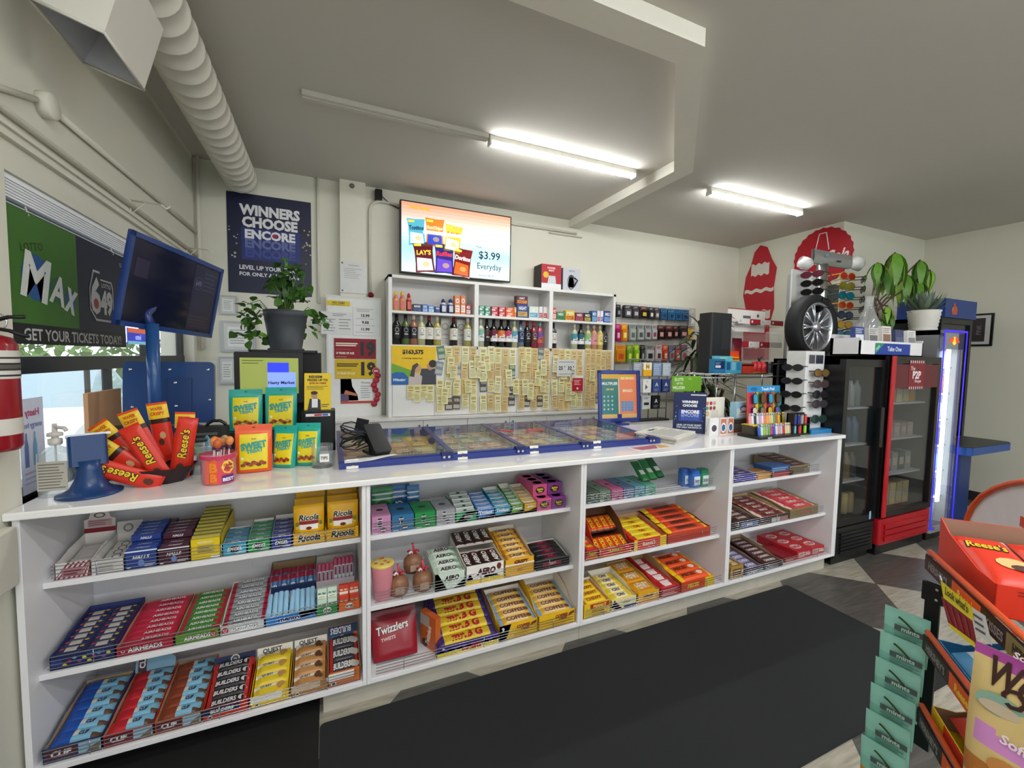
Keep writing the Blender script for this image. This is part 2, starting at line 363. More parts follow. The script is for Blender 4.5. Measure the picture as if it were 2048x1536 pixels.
# ---------------- outside
struct(MB().box(-22, -14, -.25, XL-.2, 16, -.15, mk('b9bcc0', .9, n=.1, ns=3)).obj('pavement_outside'))
def blob(mb, c, r, m, n=220, leaf=.12):
    for i in range(n):
        u, v, w_ = random.gauss(0, 1), random.gauss(0, 1), random.gauss(0, 1); l = math.sqrt(u*u+v*v+w_*w_)+1e-6; k = random.random()**.33
        p = Vector((c[0]+r[0]*u/l*k, c[1]+r[1]*v/l*k, c[2]+r[2]*w_/l*k)); a = Euler((random.random()*6, random.random()*6, 0)).to_matrix()
        mb.add([tuple(p+a@Vector(q)) for q in ((-leaf, 0, 0), (0, -leaf*.5, 0), (leaf, 0, 0), (0, leaf*.5, 0))], [(0, 1, 2, 3)], m)
hg = MB()
for i in range(16): blob(hg, (-10+i*.62, 10+random.random(), .7), (.9, .9, 1.2), mk(random.choice(['6d8a4a', '7f9a58', '566f3c']), .8))
tag(hg.obj('hedge'), 'green leafy hedge beyond the parked car outside the window', 'hedge', kind='stuff')
ct = empty('car', Matrix.Translation((-2.5, 5.0, -.15)) @ ROT(12, 'Z'), 'white car parked right outside the shop window', 'car')
CW = mk('e4ebee', .25, coat=.6); CG = mk('9fb4bd', .08)
sec = [(-1.9, .35, .62, .75), (-1.75, .25, .85, .85), (-.9, .22, .98, .9), (-.75, .22, 1.0, .9), (.1, .22, 1.42, .75), (1.0, .22, 1.45, .72), (1.7, .25, 1.05, .85), (2.1, .3, .95, .85), (2.2, .4, .7, .75)]
cb = MB(); rows = []
for (yy_, z0, z1, hw) in sec:
    rows.append([(-.88, yy_, z0), (-.9, yy_, .6), (-.86, yy_, min(z1, .93)), (-hw if z1 > 1 else -.78, yy_, z1), (hw if z1 > 1 else .78, yy_, z1), (.86, yy_, min(z1, .93)), (.9, yy_, .6), (.88, yy_, z0)])
n = 8; vs = [p for r in rows for p in r]; fs = []; mm = []
for i in range(len(rows)-1):
    for j in range(n-1):
        fs.append((i*n+j, i*n+j+1, (i+1)*n+j+1, (i+1)*n+j)); up = sec[i][2] > 1.0 or sec[i+1][2] > 1.05
        mm.append(CG if (up and j in (2, 4)) or (j == 3 and i in (3, 5)) else CW)
fs += [tuple(range(n)), tuple(range((len(rows)-1)*n, len(rows)*n))[::-1]]; mm += [CW, CW]
cb.add(vs, fs, mm); cb.obj('body', ct)
for (x, y) in ((-.85, -1.25), (.85, -1.25), (-.85, 1.35), (.85, 1.35)):
    wl = MB(); wl.at(FR((x, y, .32), (0, 1, 0), (0, 0, 1))); wl.lathe([(.2, -.1), (.32, -.1), (.33, 0), (.32, .1), (.2, .1)], mk('1d1d1f', .8), 20); wl.lathe([(.2, -.09), (.2, .09)], mk('b8bcc0', .3, .8), 12); wl.obj('wheel', ct)
for s in (-.62, .62):
    hl = MB(); hl.rbox(s-.16, -1.93, .62, s+.16, -1.8, .76, mk('dfe8ee', .1), .03, ax='y'); hl.obj('headlight', ct)

# ---------------------------------------------------------------- counter
def xs(px, y, z):
    a = r_-f_*((px-1024)/FPX); return CAMP.x-(a.y*(y-CAMP.y)+a.z*(z-CAMP.z))/a.x
def zs(py, x, y):
    a = d_-f_*((py-768)/FPX); return CAMP.z-(a.x*(x-CAMP.x)+a.y*(y-CAMP.y))/a.z
PNL = WHITE; HT = .97
wt = MB().box(-.02, 0, .945, 4.222, .95, HT, mk('f0efee', .12, n=.01, coat=.3)); tag(wt.obj('worktop', bev=.004), 'long glossy white worktop lying across all four shelf units', 'worktop')
BAYS = [(-.006, 1.032, 'leftmost white shelf unit under the worktop, holding cough drops and protein bars'), (1.033, 2.074, 'white shelf unit under the worktop holding the pink tumbler'),
        (2.075, 3.124, 'white shelf unit under the worktop holding orange and red candy trays'), (3.125, 4.205, 'rightmost white shelf unit under the worktop, beside the black fridge')]
RAILM = mk('c9ccd0', .25, 1., n=0)
for bi, (x0, x1, lab) in enumerate(BAYS):
    t = empty('shelf_unit', (x0, .015, 0), lab, 'shelf unit', 'white shelf units of the sales counter')
    def part(n, b, bev=.0015): o = MB().box(b[0]-x0, b[1]-.015, b[2], b[3]-x0, b[4]-.015, b[5], PNL).obj(n, t, bev=bev); return o
    tl = .016 if bi else .018; tr = .016 if bi < 3 else .045
    part('side_panel', (x0, .015, .095, x0+tl, .44, .945)); part('side_panel', (x1-tr, .015, .095, x1, .44, .945))
    part('back_panel', (x0+tl, .43, .095, x1-tr, .44, .945)); part('back_rail', (x0+tl, .418, .845, x1-tr, .43, .945))
    a, b = x0+tl, x1-tr
    for n, (yf, z) in enumerate(((.015, .115), (.065, .40), (.11, .69))):
        part('shelf', (a, yf, z-.02, b, .43, z))
        mb = MB(); yy = yf+.006-.015; A = a-x0+.02; B_ = b-x0-.02
        if n == 0: A += .0
        for k in range(4): mb.tube([(A, yy, z+.012+k*.013), (B_, yy, z+.012+k*.013)], .0016, RAILM, 5)
        for q in (.12, .5, .88): mb.tube([(A+(B_-A)*q, yy+.003, z), (A+(B_-A)*q, yy+.003, z+.052)], .0018, RAILM, 5)
        mb.obj('wire_rail', t)
KICK = mk('b5b0a4', .6, n=.12, ns=14)
for (a, b, lab) in ((.865, 2.09, 'grey stone-look kick board under the shelf unit with the pink tumbler'), (2.092, 4.15, 'grey stone-look kick board under the two right shelf units')):
    tag(MB().box(a, .05, 0, b, .066, .095, KICK).obj('kick_board'), lab, 'kick board')
tag(MB().box(-.0, .38, 0, .862, .40, .095, KICK).obj('kick_board'), 'grey kick board set far back under the leftmost shelf unit', 'kick board')
# mats
mm_ = mk('1f2123', .95, n=.25, ns=220); m2 = MB(); m2.rbox(.853, -.862, 0, 3.657, -.012, .008, mm_, .02); m2.obj('x')
o = bpy.data.objects['x']; o.name = 'floor_mat'; tag(o, 'big dark grey carpet mat lying along the foot of the counter', 'mat')
pm = mk('131313', .9, n=.9, ns=330)
tag(MB().rbox(-.01, -1.3, 0, .85, .3, .009, pm, .02).obj('floor_mat'), 'black speckled mat reaching under the leftmost shelf unit', 'mat')

# ---------------------------------------------------------------- packaging
CARD = mk('b59a72', .8); CARDW = mk('ebe7df', .7)
def TR(x, y, z, rx=0., rz=0., ry=0.): return Matrix.Translation((x, y, z)) @ ROT(rz, 'Z') @ ROT(rx, 'X') @ ROT(ry, 'Y')
def tray(w, d, hf, hb, mo, mi=None, art=None, side=None, notch=0., th=.0022, cut=.45):
    """open display tray: x 0..w, y 0..d, front lip hf, back hb; art(mb,w,h) draws on the front"""
    mb = MB(); mi = mi or CARDW
    mb.box(0, 0, 0, w, d, .002, mo)
    f = MB
    if hf > .003: mb.box(0, 0, 0, w, th, hf, mo)
    mb.add([(th, th+.0002, hf), (w-th, th+.0002, hf), (w-th, th+.0002, .002), (th, th+.0002, .002)], [(0,1,2,3)], mi)
    mb.box(0, d-th, 0, w, d, hb, mo); mb.add([(th, d-th-.0002, .002), (w-th, d-th-.0002, .002), (w-th, d-th-.0002, hb-.0005), (th, d-th-.0002, hb-.0005)], [(0,1,2,3)], mi)
    P = [(0, 0), (d, 0), (d, hb), (d*cut, hf+(hb-hf)*.55), (d*cut*.35, hf), (0, hf)]
    for x, s in ((0, 1), (w-th, -1)):
        N = len(P); vs = [(x, a, b) for a, b in P]+[(x+th, a, b) for a, b in P]
        mb.add(vs, [tuple(range(N)), tuple(range(2*N-1, N-1, -1))]+[(i, N+i, N+(i+1)%N, (i+1)%N) for i in range(N)], [mo if s > 0 else mi, mi if s > 0 else mo]+[mo]*N)
    if art: mb.T = FACE; art(mb, w, hf)
    return mb
def pil(L, W, T, m, colf=None, seal=.01, nu=12, nv=6, ml=None, lay=0.):
    """wrapped bar lying on z=0: returns (mesh builder, surface height function)"""
    mb = MB()
    def pr(x, y):
        u = min(1, abs(2*x)/max(1e-6, L-2*seal)); v = min(1, abs(2*y)/W)
        return ((1-u**6)**.5)*((1-v**3.5)**.6) if u < 1 else 0
    top = lambda x, y: T/2+T/2*pr(x, y)+.0003
    mb.grid(lambda u, v: ((u-.5)*L, (v-.5)*W, top((u-.5)*L, (v-.5)*W)), nu, nv, m, colf)
    mb.grid(lambda u, v: ((u-.5)*L, (v-.5)*W, T/2-T/2*pr((u-.5)*L, (v-.5)*W)-.0003), nu, nv, m, None, flip=True)
    return mb, top
def bar(L, W, T, base, txt=None, tc='ffffff', band=None, bw=.3, ends=None, patch=None, r=.3, th=.5, sh=0., bold=.03, tx=0., tw=.6, img=None):
    m = mk(base, r, n=.03); mb_ = mk(band, r) if band else m; me_ = mk(ends, r) if ends else None
    def colf(u, v):
        if me_ and (u < .1 or u > .9): return me_
        if band and abs(u-.5-tx) < bw: return mb_ if .12 < v < .88 else m
        return m
    mb, top = pil(L, W, T, m, colf, nu=20, nv=8)
    if img:
        mi = mk(img[0], .45); n = 10
        P = [(img[1]*L+img[2]*W*math.cos(2*PI*i/n), img[2]*W*.8*math.sin(2*PI*i/n)) for i in range(n)]
        mb.poly([(x, y, top(x, y)+.0012) for x, y in P], mi)
    if txt: mb.text(txt, tx*L, 0, L*tw, W*th, mk(tc, .4, n=0), .0012, bold=bold, sh=sh, warp=top)
    return mb
def pouch(W, H, T, m, colf=None, flat_top=.12, nu=14, nv=18, seed=0, thr=.5):
    """stand-up bag, foot on z=0, label side to -y, thickness T"""
    mb = MB(); R_ = random.Random(seed); ph = [R_.random()*6 for _ in range(4)]
    def g(x, y):
        v = y/H; u = min(1, abs(2*x)/W*1.0)
        a = (1-u**3)**.6 if u < 1 else 0
        b = min(1, (v*5+.25)**.5)*(max(0, 1-(v/(1-flat_top))**2.2))**.7 if v < 1-flat_top else 0
        return T/2*a*b+.0012*math.sin(38*x+ph[0]+26*y)*a*(.4+b)+.0005
    wd = lambda v: 1-.05*(1-v)**4
    mb.grid(lambda u, v: ((u-.5)*W*wd(v), -g((u-.5)*W, v*H), v*H), nu, nv, m, colf)
    mb.grid(lambda u, v: ((u-.5)*W*wd(v), g((u-.5)*W, v*H), v*H), nu, nv, m, None, flip=True)
    return mb, (lambda x, y: g(x, y))
def carton(w, d, h, m, art=None, top=None, tm=None, sd=None):
    mb = MB(); mb.box(0, 0, 0, w, d, h, m, t=tm, sd=sd)
    if art: mb.T = FACE; art(mb, w, h)
    if top: mb.T = FR((0, 0, h), (1, 0, 0), (0, 1, 0)); top(mb, w, d)
    mb.T = Matrix.Identity(4); return mb
def put(mb, name, M, label, cat, group=None, kind=None): return tag(mb.obj(name, None, M), label, cat, group, kind)
def many(mb, name, mats, label, cat, group):
    """copies of one thing; label is one text for all or a list"""
    o = None
    for i, M in enumerate(mats):
        l = label[i] if isinstance(label, list) else label
        if o is None: o = put(mb, name, M, l, cat, group)
        else: dup(o, M, l)
    return o
I_ = lambda h: mk(h, .45, n=0)
RY = {1: .122, 2: .077, 3: .03}; RZ = {1: .6905, 2: .4005, 3: .1155}
def slot(row, p0, p1):
    y, z = RY[row], RZ[row]; a, b = xs(p0, y, z), xs(p1, y, z); k = min(3, max(0, int((a+b)/2/1.045))); return max(a, (.012, 1.053, 2.095, 3.145)[k]), min(b, (1.014, 2.056, 3.106, 4.158)[k]), y, z
def jit(a): return random.uniform(-a, a)
# ======================================================== unit 1, top shelf
x0, x1, y, z = slot(1, 110, 182); w = x1-x0
def art(mb, w, h):
    for i in range(9):
        a = -.01+i*w/7; mb.poly([(max(0, a), 0), (min(w, a+w/14), 0), (min(w, a+w/14+h*.8), h), (max(0, min(w, a+h*.8)), h)], I_('8f1f2e'), .0005) if a < w*.95 else None
    mb.rect(w*.2, h*.12, w*.8, h*.62, I_('b9838b'), .0009); mb.lines(w*.24, h*.2, w*.76, h*.56, 2, I_('7c2b38'), .0012, .5)
t = tray(w, .2, .055, .085, mk('e6dfdc', .6), CARDW, art)
t.at(FR((0, .197, .085), (1, 0, 0), (0, 0, 1))); P = [(0, 0), (w, 0), (w, .05), (w*.85, .055)]+[(w*.5+w*.35*math.cos(a), .055+.035*math.sin(a)) for a in (.5, 1.0, PI/2, 2.1, 2.6)]+[(w*.15, .055), (0, .05)]
t.poly(P, mk('d8cfca', .6), 0); t.rect(0, 0, w, .018, I_('8f1f2e'), .0006); t.rect(w*.12, .022, w*.88, .05, I_('c8a5a8'), .0006); t.ring(w*.5, .066, .012, .017, I_('5a4a48'), .0008, ky=.6); t.lines(w*.15, .026, w*.85, .048, 3, I_('8b4a55'), .001)
put(t, 'display_tray', TR(x0, y, z), 'red and white striped card display tray with arched header on the left unit top shelf', 'tray')
pm_, tp = pil(.072, .05, .016, mk('c9c6c2', .35, n=.08)); pm_.lines(-.02, -.012, .02, .012, 3, I_('77706c'), .001)
for v in range(0): pass
many(pm_, 'candy_pouch', [TR(x0+w/2+jit(.003), y+.035+.028*(i % 5), z+.004+.013*(i//5)+.004*(i % 5), 18, jit(6)) for i in range(10)], 'small grey-white candy pouch in the red and white striped tray', 'pouch', 'pouches in the striped tray')
x0, x1, y, z = slot(1, 184, 249); w = x1-x0
def art(mb, w, h): mb.rect(0, 0, w*.12, h, I_('dedad6')); mb.lines(w*.2, h*.2, w*.8, h*.8, 3, I_('9b9691'), .001)
t = tray(w, .2, .052, .07, mk('d6d3cf', .6), CARDW, art); t.at(FR((0, .196, .07), (1, 0, 0), (0, .15, 1))); t.rect(0, 0, w*.9, .045, mk('cfccc8', .6), 0); t.ring(w*.4, .02, .01, .016, I_('8a8580'), .001)
put(t, 'display_tray', TR(x0, y, z), 'plain white card tray between the striped tray and the blue cough-drop carton', 'tray')
pm_, tp = pil(.07, .05, .015, mk('d3d0cb', .35, n=.06)); pm_.ring(0, 0, .01, .014, I_('6f6a66'), .0085+.0075, n=14)
many(pm_, 'candy_pouch', [TR(x0+w/2+jit(.003), y+.035+.028*(i % 5), z+.004+.012*(i//5)+.004*(i % 5), 18, jit(6)) for i in range(10)], 'small off-white candy pouch in the plain white tray', 'pouch', 'pouches in the plain white tray')
# cough drops: high cartons with sticks stacked in the back
def sticks(x0, x1, y, z, col, txt, tray_lab, st_lab, grp, h=.066, top='', rows=7, tc='e8ecf4', dz=.0):
    w = x1-x0; base = mk(col, .4)
    def art(mb, w, h):
        mb.text(txt, w*.5, h*.62, w*.62, h*.2, I_(tc), .001, .04, .3); mb.disc(w*.5, h*.3, h*.14, I_('6d8fd0' if col[0] < '5' else 'a05a7a'), h*.2); mb.disc(w*.12, h*.12, h*.09, I_(tc), h*.05, .001); mb.lines(w*.6, h*.06, w*.95, h*.25, 2, I_(tc), .001, .3)
        mb.rect(0, h*.93, w, h, I_(tc), .0007)
    put(tray(w, .25, h, h*1.35, base, CARD, art), 'display_carton', TR(x0, y, z), tray_lab, 'carton')
    s = MB(); s.rbox(-w*.47, -.011, 0, w*.47, .011, .024, mk(col, .35), .004, ax='x'); s.at(FR((0, -.011, .012), (1, 0, 0), (0, 0, 1))); s.text(txt, 0, 0, w*.5, .009, I_(tc), .0006, .04, .3); s.at(FR((0, 0, .024), (1, 0, 0), (0, 1, 0))); s.text(txt, 0, 0, w*.5, .011, I_(tc), .0006, .04, .3); s.rect(-w*.45, -.001, w*.45, 0, I_(tc), .0004)
    many(s, 'cough_drop_stick', [TR(x0+w/2, y+.016+.0235*i, z+h-.02+.004*i+dz) for i in range(rows)]+[TR(x0+w/2, y+.016+.0235*i, z+h+.006+.004*i+dz) for i in range(2, rows)], st_lab, 'cough drops', grp)
x0, x1, y, z = slot(1, 250, 315); sticks(x0, x1, y, z, '27408f', 'HALLS', 'blue cough-drop carton with slanting white lettering on the left unit top shelf', 'blue cough-drop stick lying in the blue carton', 'blue cough-drop sticks')
x0, x1, y, z = slot(1, 316, 380); sticks(x0, x1, y, z, '4a1f33', 'HALLS', 'maroon cough-drop carton with slanting white lettering beside the blue one', 'maroon cough-drop stick lying in the maroon carton', 'maroon cough-drop sticks', rows=6, h=.06)
x0, x1, y, z = slot(1, 381, 442); w = x1-x0
def art(mb, w, h):
    mb.rbox  # rounded label
    mb.rect(w*.22, h*.3, w*.78, h*.72, I_('c9b24a')); mb.text('FISHERMAN', w*.5, h*.84, w*.5, h*.1, I_('f2ecd0'), .001, .03); mb.lines(w*.26, h*.34, w*.74, h*.68, 4, I_('7a6a2a'), .0011, .4); mb.rect(w*.66, h*.03, w*.96, h*.16, I_('efece2'))
t = tray(w, .26, .078, .10, mk('e8c813', .4), CARD, art)
put(t, 'display_carton', TR(x0, y, z), 'bright yellow lozenge carton between the maroon and the light blue cartons', 'carton')
s = MB(); s.box(-w*.46, -.011, 0, w*.46, .011, .02, mk('b9ab4d', .45), t=mk('c2b358', .45)); s.at(FR((0, 0, .02), (1, 0, 0), (0, 1, 0))); s.rect(-w*.46, -.002, w*.46, .004, I_('6d7a3a'))
many(s, 'lozenge_pack', [TR(x0+w/2, y+.02+.024*i, z+.068+.0055*i) for i in range(9)], 'flat yellow-green lozenge pack in the bright yellow carton', 'lozenge pack', 'lozenge packs in the yellow carton')
# gum trays
def gum(x0, x1, y, z, col, packc, lab, plab, grp, h=.045, hb=.06, d=.14, n=4, txt='EXCEL', lift=.006, front2=None):
    w = x1-x0
    def art(mb, w, h):
        if front2: mb.rect(0, 0, w*.25, h, I_(front2))
        mb.disc(w*.5, h*.52, h*.36, I_('1a1c20')); mb.text(txt, w*.5, h*.52, w*.62, h*.3, I_('f4f6f6'), .0012, .03, .25); mb.lines(w*.55, h*.06, w*.95, h*.2, 1, I_('d8e4ea'), .001)
    put(tray(w, d, h, hb, mk(col, .4), CARDW, art), 'gum_tray', TR(x0, y, z), lab, 'tray')
    s = MB(); s.rbox(-w*.45, -.014, 0, w*.45, .014, .016, mk(packc, .3), .005, ax='x'); s.at(FR((0, 0, .016), (1, 0, 0), (0, 1, 0))); s.rect(-w*.42, -.009, w*.42, -.002, I_(col)); s.text(txt, 0, .005, w*.5, .007, I_('dfe5e8'), .0006, .02, .25)
    many(s, 'gum_pack', [TR(x0+w/2, y+.022+.029*i, z+h-.018+lift*i, 12) for i in range(n)], plab, 'gum', grp)
x0, x1, y, z = slot(1, 445, 494); gum(x0, x1, y, z, '3aa3c8', '5a7088', 'light blue chewing-gum tray right of the yellow lozenge carton', 'grey-blue gum pack in the light blue tray', 'gum packs in the light blue tray')
x0, x1, y, z = slot(1, 495, 541); gum(x0, x1, y, z, '1f9a4c', '5d7a70', 'green chewing-gum tray on the left unit between light blue and navy trays', 'grey-green gum pack in the green tray of the left unit', 'gum packs in the left green tray', hb=.075, d=.16, n=5)
x0, x1, y, z = slot(1, 542, 584); gum(x0, x1, y, z, '2c3f97', '5a5a78', 'navy chewing-gum tray left of the tall yellow lozenge bags', 'grey-violet gum pack in the navy tray', 'gum packs in the navy tray', hb=.08, d=.17, n=5)
# tall yellow lozenge bags in two cartons
YL = mk('eab010', .35, n=.03)
for k, (a, b) in enumerate(((586, 651), (652, 718))):
    x0, x1, y, z = slot(1, a, b); w = x1-x0; side = ('left', 'right')[k]
    def art(mb, w, h): mb.text('Ricola', w*.5, h*.55, w*.74, h*.62, I_('f6f2e6'), .0008, .09, .2); mb.text('Ricola', w*.5, h*.55, w*.70, h*.56, I_('1c1a18'), .0014, .03, .2)
    put(tray(w, .26, .05, .05, YL, mk('caa025', .6), art, cut=.9), 'display_carton', TR(x0, y, z), side+' one of the two yellow cartons holding tall lozenge bags', 'carton')
    H = .155; g_, wf_ = pouch(w*.94, H, .045, YL, flat_top=.1, seed=k)
    g_.T = FACE; wp = lambda X, Y: wf_(X, Y)+.001
    g_.text('Ricola', 0, H*.68, w*.72, .026, I_('f6f2e6'), .0008, .09, .2, warp=wf_); g_.text('Ricola', 0, H*.68, w*.68, .023, I_('1c1a18'), .0018, .03, .2, warp=wf_)
    n = 8; g_.add([(w*.28*(2*i/n-1), H*.36+yy, wf_(w*.28*(2*i/n-1), H*.36+yy)+.0015) for yy in (0, .03) for i in range(n+1)], [(i, i+1, n+2+i, n+1+i) for i in range(n)], I_('f3efe6')); g_.add([(w*.3*(2*i/n-1), H*.36+yy, wf_(w*.3*(2*i/n-1), H*.36+yy)+.002) for yy in (.022, .036) for i in range(n+1)], [(i, i+1, n+2+i, n+1+i) for i in range(n)], I_('8c2030'))
    g_.disc(0, H*.40, w*.09, I_('7c2a2e'), .007, wf_(0, H*.4)+.003)
    for q in (-1, 1): g_.disc(q*w*.36, H*.5, .007, I_('6f7a2c'), .011, wf_(q*w*.36, H*.5)+.002); g_.disc(q*w*.34, H*.42, .008, I_('c9b45a'), .006, wf_(q*w*.34, H*.42)+.002)
    many(g_, 'lozenge_bag', [TR(x0+w/2+jit(.002), y+.035+.05*i, z+.004+.012*i, 4) for i in range(4)], 'tall yellow lozenge bag standing in the '+side+' yellow carton', 'lozenge bag', 'lozenge bags in the '+side+' yellow carton')
# ======================================================== unit 1, middle shelf
x0, x1, y, z = slot(2, 100, 231); w = x1-x0
def art(mb, w, h):
    cs = ['d8c23c', 'c23a5a', '7fb2c8', '8a4a9a', 'c9d05a']
    for i in range(10): mb.disc(w*(.22+.075*i), h*(.25+.5*((i*7) % 5)/5), .006, I_(cs[i % 5]), .005)
    mb.rect(w*.02, h*.25, w*.18, h*.75, I_('2e3f86')); mb.text('NERDS', w*.7, h*.7, w*.35, h*.22, I_('5f78c0'), .001)
put(tray(w, .27, .05, .075, mk('1f2a5e', .45), mk('37427a', .6), art), 'candy_tray', TR(x0, y, z), 'navy candy tray with coloured dots at the left end of the middle shelf', 'tray')
b_ = bar(w*.47, .03, .014, '2b2f55', band='b7b0a6', bw=.22, patch=None); b_.disc(-w*.14, 0, .006, I_('c23a5a'), .004, .0155); b_.disc(w*.16, .002, .006, I_('d8b23c'), .004, .0155)
many(b_, 'candy_bar', [TR(x0+w*(.26+.48*(i % 2)), y+.03+.032*(i//2), z+.036+.003*(i//2), 6) for i in range(14)], 'dark blue and beige candy bar in the navy dotted tray', 'candy bar', 'candy bars in the navy dotted tray')
def flatbars(p0, p1, row, col, inner, lab, blab, grp, barkw, h=.036, hb=.06, n=8, d=.26, cols=1, arttext=None, artc='ffffff', artbg=None, rise=.004, pitch=None, jitr=2., acc=None):
    x0, x1, y, z = slot(row, p0, p1); w = x1-x0-.002
    def art(mb, w, h):
        if artbg: mb.rect(0, 0, w, h, I_(artbg))
        if acc: mb.disc(w*acc[1], h*.5, h*.32, I_(acc[0])); mb.ring(w*acc[1], h*.5, h*.1, h*.16, I_('f4dcdc'), .0012)
        if arttext: mb.text(arttext, w*.5, h*.5, w*.62, h*.5, I_('1a1a1a'), .0008, .09); mb.text(arttext, w*.5, h*.5, w*.6, h*.46, I_(artc), .0014, .03)
    put(tray(w, d, h, hb, mk(col, .42), inner, art), 'candy_tray', TR(x0, y, z), lab, 'tray')
    L = w*.93/cols; pitch = pitch or (d-.02)/n; W = pitch*1.06
    b = bar(L, W, .013, **barkw)
    many(b, 'candy_bar', [TR(x0+w*((c+.5)/cols), y+.016+pitch*(i+.5), z+h-.016+rise*i, 7, jit(jitr)) for i in range(n) for c in range(cols)], blab, 'candy bar', grp)
    return x0, x1, y, z
flatbars(232, 349, 2, 'b81f3c', CARD, 'red chewy-candy tray right of the navy dotted tray', 'flat red chewy candy bar in the red tray', 'flat bars in the red chewy-candy tray', dict(base='b8223f', txt='AIRHEADS', tc='f3d8d8', th=.42, tx=.12, band='8f1530', bw=.2), arttext='AIRHEADS', acc=('8f1530', .12))
flatbars(350, 440, 2, '5f9a2a', CARD, 'green chewy-candy tray between the red and the silver ones', 'flat green chewy candy bar with red end in the green tray', 'flat bars in the green chewy-candy tray', dict(base='3f7a34', txt='AIRHEADS', tc='f0f0e8', th=.42, ends='b8223f', img=('b22a2a', .34, .3)), arttext='AIRHEADS', acc=('b22a2a', .86))
flatbars(441, 533, 2, 'd8d8d8', CARDW, 'silver chewy-candy tray left of the light blue mint rolls', 'flat silver chewy candy bar with red end in the silver tray', 'flat bars in the silver chewy-candy tray', dict(base='8f9296', txt='AIRHEADS', tc='f6f6f6', th=.45, ends='b81f3c', band='6a6d72', bw=.3), arttext='AIRHEADS', acc=('b81f3c', .1), hb=.08, rise=.007, n=8)
# mint rolls
x0, x1, y, z = slot(2, 528, 632); w = x1-x0
def art(mb, w, h):
    mb.poly([(w*.55, h*.1), (w, h*.5), (w, h), (w*.7, h)], I_('7fc4ee')); mb.text('mentos', w*.5, h*.45, w*.6, h*.6, I_('e8f0fa'), .0009, .09); mb.text('mentos', w*.5, h*.45, w*.58, h*.55, I_('10245e'), .0015, .04)
put(tray(w, .15, .035, .04, mk('2f7fcf', .4), CARDW, art), 'mint_tray', TR(x0, y, z), 'blue mint-roll tray with dark blue lettering on the left unit middle shelf', 'tray')
ro = MB(); ro.at(FR((0, 0, 0), (1, 0, 0), (0, 0, -1))); ro.lathe([(.001, 0), (.009, .001), (.0098, .004), (.0098, .112), (.009, .115), (.001, .116)], mk('7fb4d8', .3), 10, ms=[mk('dfe8ee', .4), mk('5f92c0', .3), mk('9cc8e4', .3), mk('5f92c0', .3), mk('dfe8ee', .4)])
many(ro, 'mint_roll', [TR(x0+.012+(w-.024)*i/8, y+.016, z+.014, 28+jit(3), jit(4)) for i in range(9)], 'light blue mint roll lying in the blue tray', 'mint roll', 'mint rolls in the blue tray')
x0, x1 = xs(536, .24, z), xs(632, .24, z); w = x1-x0; yb = .245
put(tray(w, .17, .07, .105, mk('27365e', .45), CARD, lambda mb, w, h: mb.text('mentos', w*.5, h*.5, w*.6, h*.4, I_('cfdcf0'))), 'candy_tray', TR(x0, yb, z), 'dark blue tray of blue pouches behind the mint rolls', 'tray')
pp, tp = pil(.042, .07, .02, mk('3c6da0', .3), lambda u, v: mk('8b2438', .35) if v > .72 else mk('3c6da0', .3)); pp.text('m', 0, -.01, .02, .012, I_('dfe6ee'), .001, warp=tp)
many(pp, 'mint_pouch', [TR(x0+.024+(w-.048)*i/4, yb+.045+jit(.004), z+.058, 55, jit(8)) for i in range(5)]+[TR(x0+.024+(w-.048)*i/4, yb+.09+jit(.004), z+.066, 55, jit(8)) for i in range(5)], 'small blue mint pouch with red top in the dark blue tray', 'pouch', 'blue pouches behind the mint rolls')
for (a, b, col, bc, nm, lc) in ((633, 676, '1f8a3e', 'cfe3d2', 'green', '1e5a30'), (677, 720, 'ee6a24', 'd3402a', 'orange', 'f3e2b8')):
    x0, x1, y, z = slot(2, a, b); w = x1-x0
    def art(mb, w, h): mb.disc(w*.5, h*.5, w*.2, I_('f2ede0'), h*.3); mb.text('tic tac', w*.5, h*.5, w*.34, h*.3, I_('1a3a20'), .0014, .04)
    put(tray(w, .075, .038, .04, mk(col, .42), CARDW, art), 'mint_tray', TR(x0, y, z), nm+' tray of tiny mint boxes at the right end of the left unit middle shelf', 'tray')
    s = MB(); s.rbox(-w*.23, -.008, 0, w*.23, .008, .052, mk(bc, .25), .004); s.at(FR((0, -.008, 0), (1, 0, 0), (0, 0, 1))); s.rect(-w*.2, .008, w*.2, .024, I_('f1eee4')); s.text('tic tac', 0, .033, w*.36, .009, I_(lc), .0012, .03); s.lines(-w*.16, .01, w*.16, .022, 2, I_(lc), .001)
    many(s, 'mint_box', [TR(x0+w*(.26+.48*(i % 2)), y+.016+.022*(i//2), z+.006+.036*(i//2), -6) for i in range(4)], 'tiny '+('pale green' if nm == 'green' else 'red-orange')+' mint box in the '+nm+' tray', 'mint box', 'mint boxes in the '+nm+' tray')
x0, x1 = xs(632, .24, z), xs(718, .24, z); x1 = min(x1, 1.0); w = x1-x0
put(tray(w, .15, .06, .11, mk('cfc3c9', .5), CARDW), 'candy_tray', TR(x0, .245, z), 'pale tray of pink-capped tubes behind the tiny mint boxes', 'tray')
tb = MB(); tb.lathe([(.008, 0), (.0085, .01), (.0085, .075), (.0075, .08)], mk('cfd3dc', .25), 10); tb.lathe([(.0088, .06), (.0088, .088), (.006, .094), (.001, .095)], mk('b04a66', .35), 10, cap=False); tb.at(FR((0, -.0088, 0), (1, 0, 0), (0, 0, 1))); tb.rect(-.004, .02, .004, .055, I_('8f2f4c'), .0004)
many(tb, 'candy_tube', [TR(x0+.014+(w-.028)*i/8, .27, z+.03+(.0 if i < 4 else .018), -14) for i in range(9)], 'pink-capped candy tube standing in the pale tray', 'candy tube', 'candy tubes in the pale tray')
